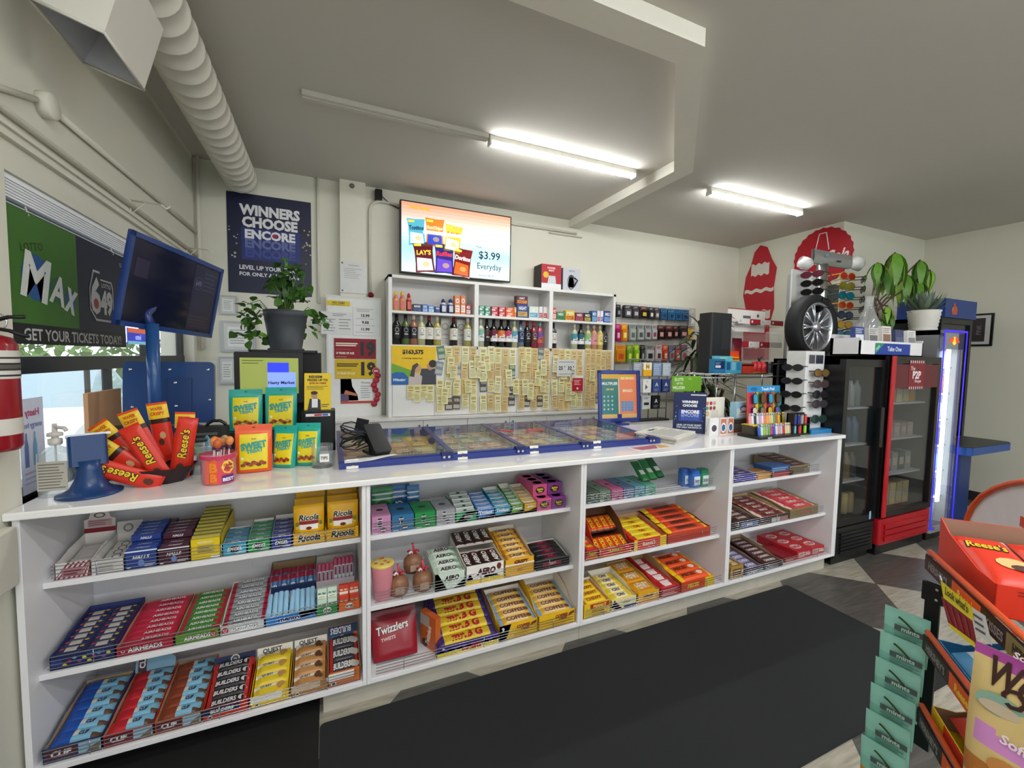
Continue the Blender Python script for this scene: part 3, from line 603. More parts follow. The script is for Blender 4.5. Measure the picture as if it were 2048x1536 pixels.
# ======================================================== unit 1, bottom shelf
def protein(p0, p1, col, bars, lab, blab, grp, arttext, artbg, artc, hdr=None, h=.045, hb=.075, d=.28, n=6, rise=.006, tc='ffffff'):
    x0, x1, y, z = slot(3, p0, p1); w = x1-x0-.002
    def art(mb, w, h):
        mb.rect(w*.04, h*.2, w*.58, h*.86, I_(artbg)); mb.text(arttext, w*.31, h*.53, w*.46, h*.42, I_(artc), .0013, .05, .12); mb.rect(w*.6, h*.1, w*.99, h*.9, I_('9cc4da')); mb.poly([(w*.7, h*.1), (w*.95, h*.1), (w*.99, h*.7), (w*.85, h*.5)], I_('7a6a58'), .0009)
    t = tray(w, d, h, hb, mk(col, .45), CARD, art)
    if hdr:
        t.at(FR((w*.0, d-.01, hb), (1, 0, 0), (0, .35, 1))); t.rect(0, 0, w*.95, .085, mk('86b4cf', .5), 0); t.rect(w*.06, .0, w*.26, .075, I_('4a2436'), .0006); t.text('CLIF', w*.16, .038, .06, .02, I_('f2f2f2'), .001, .04, 0, 90); t.poly([(w*.5, .085), (w*.95, .085), (w*.95, .03), (w*.8, .05), (w*.62, .06)], I_('7c6a55'), .0006)
    put(t, 'bar_tray', TR(x0, y, z), lab, 'tray')
    pt = (d-.03)/n
    b = bars(w*.9, pt*1.15)
    many(b, 'protein_bar', [TR(x0+w/2+jit(.003), y+.02+pt*(i+.5), z+h-.02+rise*i, 8, jit(4)) for i in range(n)], blab, 'protein bar', grp)
def clif(c1): return lambda L, W: _clif(L, W, c1)
def _clif(L, W, c1):
    m1, m2, m3 = mk(c1, .25, n=.08), mk('7fb8d4', .25, n=.05), mk('5b4436', .35)
    mb, top = pil(L, W, .022, m1, lambda u, v: m1 if u < .42 else (mk('d8d4c8', .3) if u < .5 and v > .4 else (m3 if (v < .35 and u > .8) else m2)), nu=20, nv=8)
    mb.text('CLIF', L*.12, 0, L*.2, W*.3, I_('3a2230'), .001, .05, .1, warp=top); return mb
protein(86, 205, '24406e', clif('1d4fa8'), 'navy protein-bar tray lying at the left end of the bottom shelf', 'blue protein bar in the navy tray', 'protein bars in the navy tray', 'CLIF', '5a2a3c', 'f2eef0', h=.05, hb=.085)
protein(206, 308, 'c4282c', clif('c0252e'), 'red protein-bar tray with a pale blue header card behind it', 'red and blue protein bar in the red tray with header card', 'protein bars in the red tray', 'CLIF', '5a2a3c', 'f2eef0', hdr=True)
protein(309, 404, 'c2552b', clif('8a3f26'), 'rust-brown protein-bar tray right of the red one', 'rust and blue protein bar in the rust-brown tray', 'protein bars in the rust-brown tray', 'CLIF', '5a2a3c', 'f2eef0')
def upright(p0, p1, col, lab, blab, grp, head, headbg, headc, barb, lip, lipbg, lipc, d=.19, h=.045, hb=.07, hh=.055, n=4, rise=.016, ang=16, extra=None, mirror=False):
    x0, x1, y, z = slot(3, p0, p1); w = x1-x0-.003; m = mk(col, .42)
    def art(mb, w, h):
        mb.rect(0, h*.42, w*.8, h*.92, I_(lipbg)); mb.text(lip, w*.42, h*.67, w*.6, h*.3, I_(lipc), .0012, .05, .1); mb.disc(w*.16, h*.2, h*.16, I_('e0ded8')); mb.disc(w*.16, h*.2, h*.11, I_('3a3f4a'), None, .0011)
    t = tray(w, d, h, hb, m, m, art)
    t.at(FR((0, d-.012, hb-.01), (1, 0, 0), (0, .25, 1))); t.rect(0, 0, w, hh, m, 0.0005); t.rect(0, hh*.45, w, hh*.98, I_(headbg), .001)
    if head: t.text(head, w*.42, hh*.7, w*.7, hh*.38, I_(headc), .0016, .03, rot=180 if mirror else 0)
    if extra: extra(t, w, hh)
    put(t, 'bar_tray', TR(x0, y, z), lab, 'tray')
    b = barb(w*.9, d/n*1.12); many(b, 'protein_bar', [TR(x0+w/2, y+.012+(d-.02)/n*(i+.5), z+h-.02+rise*i, ang, jit(2)) for i in range(n)], blab, 'protein bar', grp)
def bb(c, tc, txt): return lambda L, W: bar(L, W, .02, c, txt=txt, tc=tc, th=.42, tw=.6, tx=-.08, sh=.1, img=('c9c6c0', .36, .3), band=None, ends='b8322e')
upright(405, 499, 'c8352a', 'red and navy protein-bar box with a round emblem on its raised back', 'black protein bar with white lettering in the red and navy box', 'protein bars in the red and navy box', '', '1f3155', 'ffffff', bb('26242a', 'e6e0e0', 'BUILDERS'), 'BUILDERS', '1f3155', 'f4f4f4', n=5, rise=.013,
        extra=lambda t, w, hh: (t.disc(w*.5, hh*.7, .016, I_('dcdcd8'), None, .0014), t.disc(w*.5, hh*.7, .012, I_('4a4f58'), None, .0018), t.text('20g', w*.5, hh*.7, .014, .008, I_('e8e8e8'), .0022)))
def qb(c1, c2, blob_): 
    def f(L, W):
        m1, m2 = mk(c1, .3), mk('efe9dc', .35); mb, top = pil(L, W, .022, m1, lambda u, v: m2 if (v > .62 and u < .75) else m1, nu=20, nv=8)
        mb.text('QUEST', -L*.15, W*.22, L*.4, W*.22, I_('2a2826'), .001, .03, warp=top)
        for k in range(5): a = L*.3+jit(L*.1); c = jit(W*.25); mb.disc(a, c, W*.17, mk(blob_, .6), None, top(a, c)+.002, 8)
        return mb
    return f
upright(501, 581, 'ecc21c', 'yellow protein-bar box with a white header strip, right of the red and navy box', 'yellow protein bar in the yellow box', 'protein bars in the yellow box', 'QUEST', 'f4f2ea', '35312c', qb('dcc02c', '', 'b58a4a'), 'QUEST', 'f4f2ea', '2a2826', n=4,
        extra=lambda t, w, hh: [t.disc(w*(.66+.12*random.random()), hh*(.05+.4*random.random()), .012, mk('c49a52', .6), None, .0013+.0003*i, 9) for i in range(6)])
upright(583, 656, 'b3793f', 'tan protein-bar box with a white header strip, right of the yellow box', 'tan protein bar in the tan box', 'protein bars in the tan box', 'QUEST', 'f4f2ea', '35312c', qb('b98550', '', '5d3b24'), 'QUEST', 'd8c0a0', '3a2a1c', n=4,
        extra=lambda t, w, hh: [t.disc(w*(.62+.2*random.random()), hh*(.0+.5*random.random()), .011, mk('6a4529', .6), None, .0013+.0003*i, 9) for i in range(7)])
upright(657, 722, 'c9682c', 'navy and orange protein-bar box with upside-down lettering, next to the unit divider', 'white and black protein bar in the navy and orange box', 'protein bars in the navy and orange box', 'BUILDERS', '1d3c62', 'e8e8ec', bb('3a3a40', 'eeeeee', 'BUILDERS'), '', 'eceae6', '333333', n=3, mirror=True, h=.06, hb=.08, hh=.07,
        extra=lambda t, w, hh: (t.rect(0, -.02, w*.86, hh*.5, I_('274b74'), .0011), t.rect(w*.4, -.015, w*.52, hh*.42, I_('b08a6a'), .0016), t.rect(w*.1, -.015, w*.34, hh*.42, I_('3f6f9a'), .0016)))

# ======================================================== unit 2, top shelf
def gumcarton(p0, p1, col, txt, lab, row=1, h=.085, d=.16, tc='f4f6f6', ring=True, emb='20242a', cat='gum carton'):
    x0, x1, y, z = slot(row, p0, p1); w = x1-x0-.003
    def art(mb, w, h):
        for (cy, r) in ((.78, .13), (.5, .14), (.2, .17)):
            if ring: mb.disc(w*(.42 if cy > .4 else .6), h*cy, h*r, I_(emb), h*r*.85); mb.text(txt, w*(.42 if cy > .4 else .6), h*cy, w*.42, h*.1, I_(tc), .0012, .03, .2)
        mb.rect(0, h*.36, w, h*.375, I_('e8eef0'), .0007); mb.lines(w*.05, h*.03, w*.4, h*.16, 2, I_(tc), .001)
    return put(carton(w, d, h, mk(col, .35), art, lambda mb, w, d: (mb.rect(w*.05, d*.1, w*.95, d*.9, mk(col, .5), .0005), mb.disc(w*.5, d*.5, w*.2, I_(emb), w*.16))), 'gum_carton', TR(x0, y, z), lab, cat)
gumcarton(744, 783, 'c98ab0', 'excel', 'pink gum carton at the left end of the second unit top shelf', h=.078)
gumcarton(784, 829, '2d6f9e', 'excel', 'steel blue gum carton between the pink and the green ones', h=.072)
gumcarton(830, 872, '1f8f48', 'excel', 'green gum carton between the steel blue and the silver ones', h=.07)
gumcarton(873, 911, '9a9ca0', 'excel', 'silver-grey gum carton right of the green one', h=.07)
x0, x1, y, z = slot(1, 912, 954); w = x1-x0-.002
def art(mb, w, h): mb.poly([(0, 0), (w*.5, 0), (w, h), (w*.5, h)], I_('e9efe9')); mb.disc(w*.6, h*.5, h*.3, I_('1e2a24')); mb.text('EXCEL', w*.6, h*.5, w*.5, h*.25, I_('f6f6f6'), .0012, .03, .2)
put(tray(w, .2, .045, .07, mk('2f9a58', .4), CARDW, art), 'gum_tray', TR(x0, y, z), 'white and green gum tray with silver packs in the second unit', 'tray')
s = MB(); s.rbox(-w*.44, -.016, 0, w*.44, .016, .018, mk('c3c7c6', .25), .005, ax='x'); s.at(FR((0, 0, .018), (1, 0, 0), (0, 1, 0))); s.disc(0, 0, .009, I_('2a2e30'), .006); s.rect(-w*.4, -.012, w*.4, -.007, I_('2f9a58'))
many(s, 'gum_pack', [TR(x0+w/2+jit(.003), y+.025+.03*i, z+.03+.012*i, 14, jit(6)) for i in range(5)], 'silver gum pack in the white and green tray', 'gum', 'silver gum packs')
def triden(p0, p1, col, c2, lab, plab, grp, h=.05, hb=.07, txt='Trident'):
    x0, x1, y, z = slot(1, p0, p1); w = x1-x0-.002
    def art(mb, w, h): mb.poly([(0, 0), (w, 0), (w, h*.4), (0, h*.15)], I_(c2)); mb.text(txt, w*.5, h*.62, w*.8, h*.38, I_('f4f6fa'), .0012, .03, .25)
    put(tray(w, .2, h, hb, mk(col, .38), CARDW, art), 'gum_tray', TR(x0, y, z), lab, 'tray')
    s = MB(); s.box(-w*.45, -.016, 0, w*.45, .016, .014, mk('8fa6b4', .3), t=mk(col, .35)); s.at(FR((0, 0, .014), (1, 0, 0), (0, 1, 0))); s.rect(-w*.42, -.003, w*.42, .008, I_('d4dde2')); s.text(txt, 0, -.009, w*.6, .008, I_('f0f0f0'))
    many(s, 'gum_pack', [TR(x0+w/2, y+.022+.035*i, z+h-.016+.007*i, 10) for i in range(5)], plab, 'gum', grp)
triden(955, 989, '3f7fd0', 'a8c4ee', 'blue gum tray with white script in the second unit', 'grey-blue gum pack in the blue tray of the second unit', 'gum packs in the blue script tray')
triden(990, 1022, '2a9cc0', '9fd6e6', 'aqua gum tray with white script in the second unit', 'aqua gum pack in the aqua tray', 'gum packs in the aqua script tray', hb=.09)
triden(1023, 1047, '6aa636', 'b6d884', 'lime green gum tray in the second unit', 'lime green gum pack in the lime tray', 'gum packs in the lime tray', hb=.1)
triden(1048, 1074, 'e8b423', 'f4d884', 'golden yellow gum tray in the second unit', 'golden gum pack in the golden yellow tray', 'gum packs in the golden tray', hb=.09, txt='Juicy')
# bubble-gum cartons, two by two
z = RZ[1]; y = RY[1]; xa, xb = xs(1074, y, z), xs(1132, y, z); w = (xb-xa)/2-.003
def bub(mb, w, h): mb.disc(w*.5, h*.5, w*.32, I_('20181c'), h*.3); mb.text('Bubble', w*.5, h*.58, w*.44, h*.2, I_('f2d23a'), .0014, .05, .1); mb.text('Yum', w*.5, h*.38, w*.3, h*.18, I_('f2d23a'), .0014, .05, .1)
def btop(mb, w, d):
    for i in range(2):
        for j in range(3): mb.disc(w*(.5), d*(.18+.32*j), w*.3, I_('3a2430'), d*.11); mb.disc(w*.5, d*(.18+.32*j), w*.24, I_('9a6a8a'), d*.085, .0011)
for i, (col, nm) in enumerate((('d9588e', 'pink'), ('8a3a8e', 'purple'))):
    for j in range(2):
        put(carton(w, .2, .06, mk(col, .38), bub, btop), 'bubble_gum_box', TR(xa+(w+.004)*i, y+.0+.05*j, z+.0605*j, 0, 0), nm+' bubble-gum box, '+('lower' if j == 0 else 'upper')+' one of its pair in the second unit', 'bubble gum box')
# bags behind
for (px, col, txt, lab, rz) in ((766, '2f8a48', 'ICE', 'green and white gum bag standing behind the pink carton', 3), (800, '2f6fb0', 'ICE', 'blue and white gum bag standing behind the steel blue carton', -4), (826, '3a78b8', 'ICE', 'narrow blue gum bag standing behind the green carton', 5)):
    W_, H_ = (.1 if px < 820 else .06, .14); m1, m2 = mk(col, .3), mk('d8e2e4', .3)
    g_, wf_ = pouch(W_, H_, .03, m1, lambda u, v: m2 if (.55 < v < .62 or .72 < v < .8 or v < .18) else m1, seed=3); g_.T = FACE; g_.disc(0, .05, .032, I_('1a4a7a' if col != '2f8a48' else '1d5a30'), .028, wf_(0, .05)+.001); g_.text(txt, 0, .05, .05, .022, I_('e8eef2'), .0025, .04, .1, warp=wf_)
    put(g_, 'gum_bag', TR(max(1.108, xs(px, .33, z)), .34+.012*(px == 800)-.02*(px == 826), z+.001, -4, rz*.3), lab, 'gum bag')
put(carton(.11, .012, .05, mk('c9788e', .4), lambda mb, w, h: mb.lines(.01, .005, w-.01, h-.005, 3, I_('eed8dc'))), 'gum_box', TR(xs(822, .3, z+.05), .36, z, -25, 0, 12), 'flat pink gum box leaning against the back of the second unit', 'gum box')
# ======================================================== unit 2, middle shelf
y, z = RY[2], RZ[2]; cx = xs(765, y+.04, z)
cup = empty('tumbler', (cx, y+.045, z), 'pink tumbler with a yellow patterned lid at the left end of the second unit', 'cup')
m = MB(); m.lathe([(.001, .001), (.033, 0), (.036, .006), (.047, .125), (.0495, .15), (.0495, .156), (.046, .156)], mk('d98a96', .35), 24, cap=False); m.obj('cup_body', cup)
m = MB(); m.lathe([(.05, .152), (.051, .158), (.047, .163), (.02, .164), (.001, .164)], mk('e0c860', .4), 24, cap=False); m.at(MOVE(0, 0, .164))
for i in range(9): m.disc(.03*math.cos(i*.7)*(.4+.6*(i % 3)/2), .03*math.sin(i*.7), .008, I_(['d8703a', 'b9c8d0', 'c84a4a'][i % 3]), .006, .0006)
m.obj('lid', cup)
# clear bags of brown candy tied with striped ribbon
for i, (px, yy, zz, s) in enumerate(((797, .13, 0, 1.), (845, .13, 0, 1.), (826, .21, .05, 1.))):
    c = empty('candy_bag', Matrix.Translation((xs(px, yy, z+.04), yy, z+zz)), ('clear bag of brown candy tied with ribbon next to the pink tumbler', 'clear bag of brown candy tied with ribbon next to the pale green bar tray', 'clear bag of brown candy tied with ribbon on top of two others')[i], 'candy bag')
    m = MB(); m.lathe([(.001, 0), (.04, .002), (.046, .03), (.044, .06), (.028, .078), (.01, .086)], mk('8a5f46', .3, n=.3, ns=60), 14, ky=.9); m.at(FR((0, -.043, .0), (1, 0, 0), (0, 0, 1))); m.rect(-.02, .02, .02, .05, I_('b49a84'), .003); m.obj('bag_body', c)
    m = MB()
    for a in range(5): m.tube([(0, 0, .084), (.018*math.cos(a*1.3), .012*math.sin(a*1.3), .1), (.028*math.cos(a*1.3), .02*math.sin(a*1.3), .092)], .005, mk(('b8283c', 'efe6e2')[a % 2], .5), 6)
    m.tube([(0, 0, .08), (.003, 0, .11), (-.003, 0, .135)], .006, mk('c84a5a', .5), 6); m.obj('ribbon', c)
def bartray(p0, p1, row, col, lab, blab, grp, b, art, h, hb, d, n, rise, inner=None, tilt=7, along=False, cols=4, y_off=0., z_off=0., lift=0.):
    x0, x1, y, z = slot(row, p0, p1); w = x1-x0-.003; y += y_off; z += z_off
    put(tray(w, d, h, hb, mk(col, .42), inner or CARDW, art), 'bar_tray', TR(x0, y, z), lab, 'tray')
    if along:
        bb_ = b(d/max(1, n)*.98, w/cols*1.02)
        many(bb_, 'candy_bar', [TR(x0+w*(i+.5)/cols, y+d/n*(k+.5), z+h-.02+lift+rise*k, 0, 90+jit(2), -0) @ ROT(-tilt, 'Y') for k in range(n) for i in range(cols)], blab, 'candy bar', grp)
    else:
        bb_ = b(w*.93, (d-.02)/n*1.1)
        many(bb_, 'candy_bar', [TR(x0+w/2, y+.012+(d-.02)/n*(i+.5), z+h-.014+lift+rise*i, tilt, jit(2)) for i in range(n)], blab, 'candy bar', grp)
    return x0, x1, y, z, w
def aero(mb, w, h): mb.poly([(0, 0), (w*.4, 0), (w*.1, h), (0, h)], I_('8fb89a')); mb.poly([(w*.6, 0), (w, 0), (w, h*.5)], I_('7aa888')); mb.text('AERO', w*.55, h*.66, w*.5, h*.3, I_('2a1a16'), .0012, .05, .2); mb.lines(w*.05, h*.05, w*.4, h*.12, 1, I_('55705c'))
bartray(870, 931, 2, 'cfe0d2', 'pale green bar tray on the second unit middle shelf', 'pale green chocolate bar with dark lettering in the pale green tray', 'pale green chocolate bars', lambda L, W: bar(L, W, .016, 'c4d6c4', txt='AERO', tc='2a2220', th=.5, sh=.2, band='e4ece2', bw=.36, img=('86a890', .38, .3)), aero, .08, .1, .22, 4, .008)
def aero2(mb, w, h): mb.rect(0, 0, w, h*.2, I_('e2c22c')); mb.text('AERO', w*.52, h*.6, w*.5, h*.36, I_('4a1420'), .0012, .06, .2); mb.poly([(0, h*.2), (w*.2, h*.2), (w*.1, h*.6)], I_('8a2a3a')); mb.disc(w*.86, h*.75, h*.13, I_('6a3420'), h*.18); mb.poly([(w*.4, h*.2), (w*.9, h*.2), (w*.8, h*.34), (w*.5, h*.36)], I_('5a2a22'))
bartray(932, 1009, 2, 'f0ece6', 'white and brown bar tray with two tiers on the second unit middle shelf', 'brown and white chocolate bar in the two-tier tray', 'brown and white chocolate bars', lambda L, W: bar(L, W, .018, '3a2420', txt='AERO', tc='f4f0ea', th=.5, sh=.2, ends='ded6ce', img=('8a2a3a', .3, .2)), aero2, .09, .125, .3, 2, .05, along=True, cols=4, tilt=10)
def cris(mb, w, h): mb.rect(0, h*.62, w, h*.7, I_('f0ece0')); mb.text('CRISPY', w*.56, h*.8, w*.5, h*.22, I_('5a2a14'), .0012, .05, .15); mb.rect(w*.3, h*.72, w*.5, h*.8, I_('c8303a')); mb.disc(w*.5, h*.3, w*.1, I_('c88a2a'), h*.1)
bartray(1010, 1069, 2, 'e9ae2a', 'golden yellow bar tray on the second unit middle shelf', 'golden wafer bar with wavy brown print in the golden yellow tray', 'golden wafer bars', lambda L, W: bar(L, W, .018, 'd9a032', txt='CRISPY', tc='5a3414', th=.5, band='f0d8a0', bw=.25, ends='a8702a'), cris, .085, .15, .26, 6, .009)
def blkart(mb, w, h): mb.rect(w*.2, h*.3, w*.75, h*.7, I_('8c1c34')); mb.text('ZERO', w*.48, h*.5, w*.4, h*.25, I_('e8c8cc'), .0012)
bartray(1072, 1139, 2, '1c1a1d', 'black and crimson bar tray at the right end of the second unit middle shelf', 'black chocolate bar with crimson band in the black tray', 'black chocolate bars', lambda L, W: bar(L, W, .016, '1d1b1f', txt='XX', tc='c23a5a', th=.4, band='5a1428', bw=.2), blkart, .05, .075, .17, 4, .007)
# ======================================================== unit 2, bottom shelf
TW = '8f1626'
def twz(mb, w, h, wf=None): pass
for k, (yy, zz, rx, lab) in enumerate(((.06, .0, -28, 'front dark red liquorice bag leaning back in the second unit'), (.15, .0, -22, 'second dark red liquorice bag leaning behind the front one'), (.24, 0, -18, 'third dark red liquorice bag, tallest at the back of the second unit'))):
    y, z = RY[3], RZ[3]; W_ = .2; H_ = .2+.03*k; m1 = mk(TW, .28, n=.06); m2 = mk('6e0f1c', .28)
    g_, wf_ = pouch(W_, H_, .05, m1, lambda u, v: m2 if v > .8 else m1, seed=k); g_.T = FACE
    g_.text('Twizzlers', -.01, H_*.62, W_*.72, .036, I_('3a0a10'), .0012, .08, .1, 6, wf_); g_.text('Twizzlers', -.01, H_*.62, W_*.7, .033, I_('e6dcd8'), .0022, .02, .1, 6, wf_); g_.text('TWISTS', -.03, H_*.42, W_*.4, .014, I_('d8b8b8'), .002, .03, .1, 6, wf_)
    put(g_, 'liquorice_bag', TR(1.162, yy+.035, z+.008, rx, 0), lab, 'candy bag')
z = RZ[3]
put(carton(.11, .03, .16, mk('c4602c', .4), lambda mb, w, h: (mb.rect(0, h*.62, w*.6, h*.95, I_('a8a29a')), mb.text('Twizzlers', w*.55, h*.4, h*.6, w*.24, I_('f2e6dc'), .0012, .03, .1, 78), mb.disc(w*.3, h*.12, .02, I_('3a2a24')))), 'liquorice_box', TR(1.285, .165, z+.001, 0, -64), 'orange liquorice box leaning between the red bags and the purple bar tray', 'candy box')
def mrb(mb, w, h):
    n = 7
    for i in range(n): mb.poly([(w*i/n, h*.35), (w*(i+1)/n, h*.35), (w*(i+.5)/n, h*.75)], I_('e4cc30'))
    mb.rect(0, 0, w, h*.36, I_('e4cc30'), .0007); mb.text('mr.BIG', w*.55, h*.36, w*.5, h*.5, I_('a81c2c'), .0014, .05, .12); mb.disc(w*.1, h*.7, h*.12, I_('e8e4f0'))
bartray(874, 998, 3, '43308a', 'purple and yellow bar tray filled with long yellow bars, bottom shelf', 'long yellow chocolate bar with red lettering in the purple tray', 'long yellow chocolate bars', lambda L, W: bar(L, W, .03, 'd9c02c', txt='mr.BIG', tc='a3182a', th=.8, sh=.12, ends='3a2a6a', bold=.05, tw=.66, band='caa92a', bw=.4), mrb, .05, .15, .3, 6, .017, tilt=14, inner=CARD)
o = MB(); 
def cof(blue):
    def art(mb, w, h):
        if blue: mb.poly([(0, 0), (w*.16, 0), (w*.3, h), (0, h)], I_('2f6fae')); mb.text('2', w*.09, h*.72, w*.1, h*.3, I_('f4f4f4'), .0012, .05)
        mb.text('COFFEE', w*.62, h*.72, w*.5, h*.22, I_('8a1e28'), .0013, .05, .1); mb.text('CRISP', w*.66, h*.48, w*.4, h*.18, I_('7a4a1c'), .0012, .04, .1); mb.poly([(w*.8, h*.6), (w*.97, h*.7), (w*.97, h*.9), (w*.84, h*.8)], I_('6a3a22'), .001); mb.lines(w*.36, h*.1, w*.9, h*.34, 2, I_('b8901c'))
    return art
for (a, b, blue, hb, lab) in ((999, 1076, True, .13, 'yellow wafer-bar tray with a blue corner flash on the bottom shelf'), (1077, 1154, False, .19, 'yellow wafer-bar tray with a tall white back next to the unit divider')):
    bartray(a, b, 3, 'e9b81c', lab, 'yellow and brown wafer bar in the '+('tray with the blue flash' if blue else 'tray with the tall white back'), 'wafer bars in the '+('blue-flash' if blue else 'tall-backed')+' tray', lambda L, W: bar(L, W, .02, 'd6a52c', txt='COFFEE', tc='6a2a1c', th=.5, band='e0c89a', bw=.28, ends='8fa6b8', img=('6a4628', .36, .3)), cof(blue), .075, hb, .24, 5, .008)
# ======================================================== unit 3
for i, (a, b, col, txt, nm) in enumerate(((1175, 1198, '4a5a4e', 'excel', 'dark grey-green'), (1199, 1222, '6a7d6a', 'excel', 'olive grey'), (1223, 1246, 'b85a86', 'excel', 'magenta'), (1247, 1268, '5a6a8e', 'ICE', 'slate blue'), (1269, 1290, '5f97a6', 'ICE', 'teal'), (1291, 1312, '5fa08c', 'ICE', 'sea green'))):
    gumcarton(a, b, col, txt, nm+' gum carton on the top shelf of the third unit', h=.06, d=.2)
for i, (px, col, lab) in enumerate(((1297, '2f7a44', 'green gum bag lying on the cartons of the third unit, furthest left'), (1316, '3a8a50', 'green gum bag with white patch in the middle of the third unit top shelf'), (1334, '2a6a40', 'dark green gum bag left of the blue tubs'))):
    W_ = .06; g_, wf_ = pouch(W_, .15, .03, mk(col, .25), lambda u, v: mk('dfe6e0', .3) if (.3 < v < .5 and .2 < u < .8) else mk(col, .25), seed=i+8)
    put(g_, 'gum_bag', TR(xs(px, .16, .75), .18+.015*i, .7525+.002*i, -52, 0), lab, 'gum bag')
def tub(px, yy, col, lab, top):
    t = empty('gum_tub', (xs(px, yy, .69), yy, .6905), lab, 'gum tub')
    m = MB(); m.rbox(-.034, -.03, 0, .034, .03, .085, mk(col, .25), .02, 5); m.at(FR((0, -.03, 0), (1, 0, 0), (0, 0, 1))); m.rect(-.024, .015, .024, .07, I_('dfe8ec'), .0008); m.text('ice', 0, .045, .04, .02, I_(col), .0014, .03); m.obj('tub_body', t)
    m = MB(); m.rbox(-.033, -.028, .085, .033, .028, .105, mk(top, .3), .02, 5); m.obj('flip_lid', t)
tub(1368, .2, '3f6fb8', 'blue gum tub standing left of two others in the third unit', '2f5fae'); tub(1386, .16, '3a72c8', 'bright blue gum tub in the middle of the three', '2a62c0'); tub(1403, .16, '2f8f66', 'green gum tub at the right end of the third unit top shelf', '237a54')
def rs(mb, w, h): mb.rect(0, h*.1, w, h*.22, I_('e8b030')); mb.text("Reese's", w*.5, h*.62, w*.6, h*.46, I_('3a1a10'), .0009, .1, .15); mb.text("Reese's", w*.5, h*.62, w*.58, h*.42, I_('f0d030'), .0016, .02, .15)
rb = lambda c, txt, **k: (lambda L, W: bar(L, W, .018, c, txt=txt, tc='f0cf2e', th=.6, sh=.15, ends='d02a22', **k))
bartray(1172, 1196, 2, 'c4281f', 'narrow red tray at the left end of the third unit middle shelf', 'red cup pack in the narrow red tray', 'cup packs in the narrow red tray', rb('d0341f', "Reese's"), rs, .06, .09, .2, 4, .006, inner=CARD)
x0, x1, y, z, w = bartray(1197, 1264, 2, 'c83420', 'deep orange tray of tall sticks with a high dark back in the third unit', 'orange stick pack with dark end in the tray with the high back', 'stick packs in the high-backed tray', lambda L, W: bar(L, W, .02, 'd8541c', txt='STICKS', tc='f0cf2e', th=.6, ends='4a2018', band='c83a1a', bw=.3), rs, .05, .22, .25, 2, .07, inner=mk('6a4a34', .8), along=True, cols=5, tilt=28)
bartray(1268, 1333, 2, 'd83a22', 'red tray of yellow and red bars with a yellow side flap in the third unit', 'small yellow and red bar in the tray with the yellow flap', 'yellow and red bars of the third unit', lambda L, W: bar(L, W, .018, 'e8d02c', txt='Oh', tc='b82020', th=.5, ends='c83a2a', band='e6c81c', bw=.2), lambda mb, w, h: (mb.rect(0, 0, w*.1, h, I_('ecc81c')), mb.rect(w*.8, 0, w, h, I_('ecc81c')), mb.text("Reese's", w*.45, h*.5, w*.5, h*.4, I_('f0d8c0'), .0012, .03, .1)), .06, .11, .25, 5, .007, inner=CARD)
x0, x1, y, z, w = bartray(1335, 1421, 2, 'd2431c', 'wide orange tray of brown-striped bars at the right end of the third unit middle shelf', 'orange bar with brown stripe and yellow end in the wide orange tray', 'orange striped bars of the third unit', lambda L, W: bar(L, W, .024, 'd8421c', txt='CRUNCHY', tc='3a1a12', th=.35, ends='e8c820', band='8a3a1c', bw=.26), lambda mb, w, h: mb.rect(0, 0, w, h*.5, I_('b8301c')), .06, .1, .28, 5, .012, inner=mk('a8301c', .6))
def ye(mb, w, h): mb.rect(w*.24, h*.55, w*.96, h*.92, I_('a8341c')); mb.text('PEANUT', w*.6, h*.74, w*.6, h*.22, I_('f0d860'), .0012, .03); mb.lines(w*.3, h*.1, w*.9, h*.5, 4, I_('5a4a1c'), .001, .4)
bartray(1167, 1221, 3, 'e6c01e', 'yellow tray of red-tipped bars at the left end of the third unit bottom shelf', 'small yellow bar with red print in the left yellow tray', 'yellow bars in the left tray of the third unit', lambda L, W: bar(L, W, .018, 'e6c422', txt='CHEWY', tc='a8281c', th=.45, ends='c86a1c'), ye, .075, .1, .2, 4, .005)
bartray(1223, 1273, 3, 'e6d9a8', 'pale yellow and navy tray of bars in the third unit', 'yellow and cream bar in the pale yellow and navy tray', 'bars in the pale yellow and navy tray', lambda L, W: bar(L, W, .018, 'e2c63a', txt='Oh!', tc='3a2a6a', th=.5, band='efe6b8', bw=.25), lambda mb, w, h: (mb.poly([(0, h*.3), (w*.3, 0), (w*.45, 0), (w*.1, h)], I_('2a2a6a')), mb.rect(w*.5, 0, w, h*.3, I_('2a2a5a')), mb.text('Oh Henry', w*.6, h*.6, w*.5, h*.2, I_('5a4a2a'), .0012)), .06, .11, .24, 5, .004)
bartray(1275, 1319, 3, 'e2a81c', 'amber tray of large amber bars in the third unit bottom shelf', 'large amber bar with white lettering in the amber tray', 'large amber bars', lambda L, W: bar(L, W, .022, 'd99a1c', txt='HENRY', tc='f4e6c8', th=.5, band='c9821a', bw=.3), lambda mb, w, h: (mb.text('Henry!', w*.5, h*.6, w*.7, h*.4, I_('3a2a1a'), .0012, .04, .1), mb.rect(0, 0, w, h*.2, I_('b8761c'))), .06, .1, .3, 3, .012, inner=CARD)
bartray(1321, 1360, 3, 'b5202c', 'crimson tray with high brown cardboard sides in the third unit bottom shelf', 'crimson and white bar in the crimson tray', 'crimson bars of the third unit', lambda L, W: bar(L, W, .02, 'b8202e', txt='KIT', tc='f2e6e4', th=.5, band='e6d8d4', bw=.2), lambda mb, w, h: mb.lines(w*.1, h*.15, w*.9, h*.85, 4, I_('e8c0b8'), .001, .4), .055, .13, .32, 5, .004, inner=CARD)
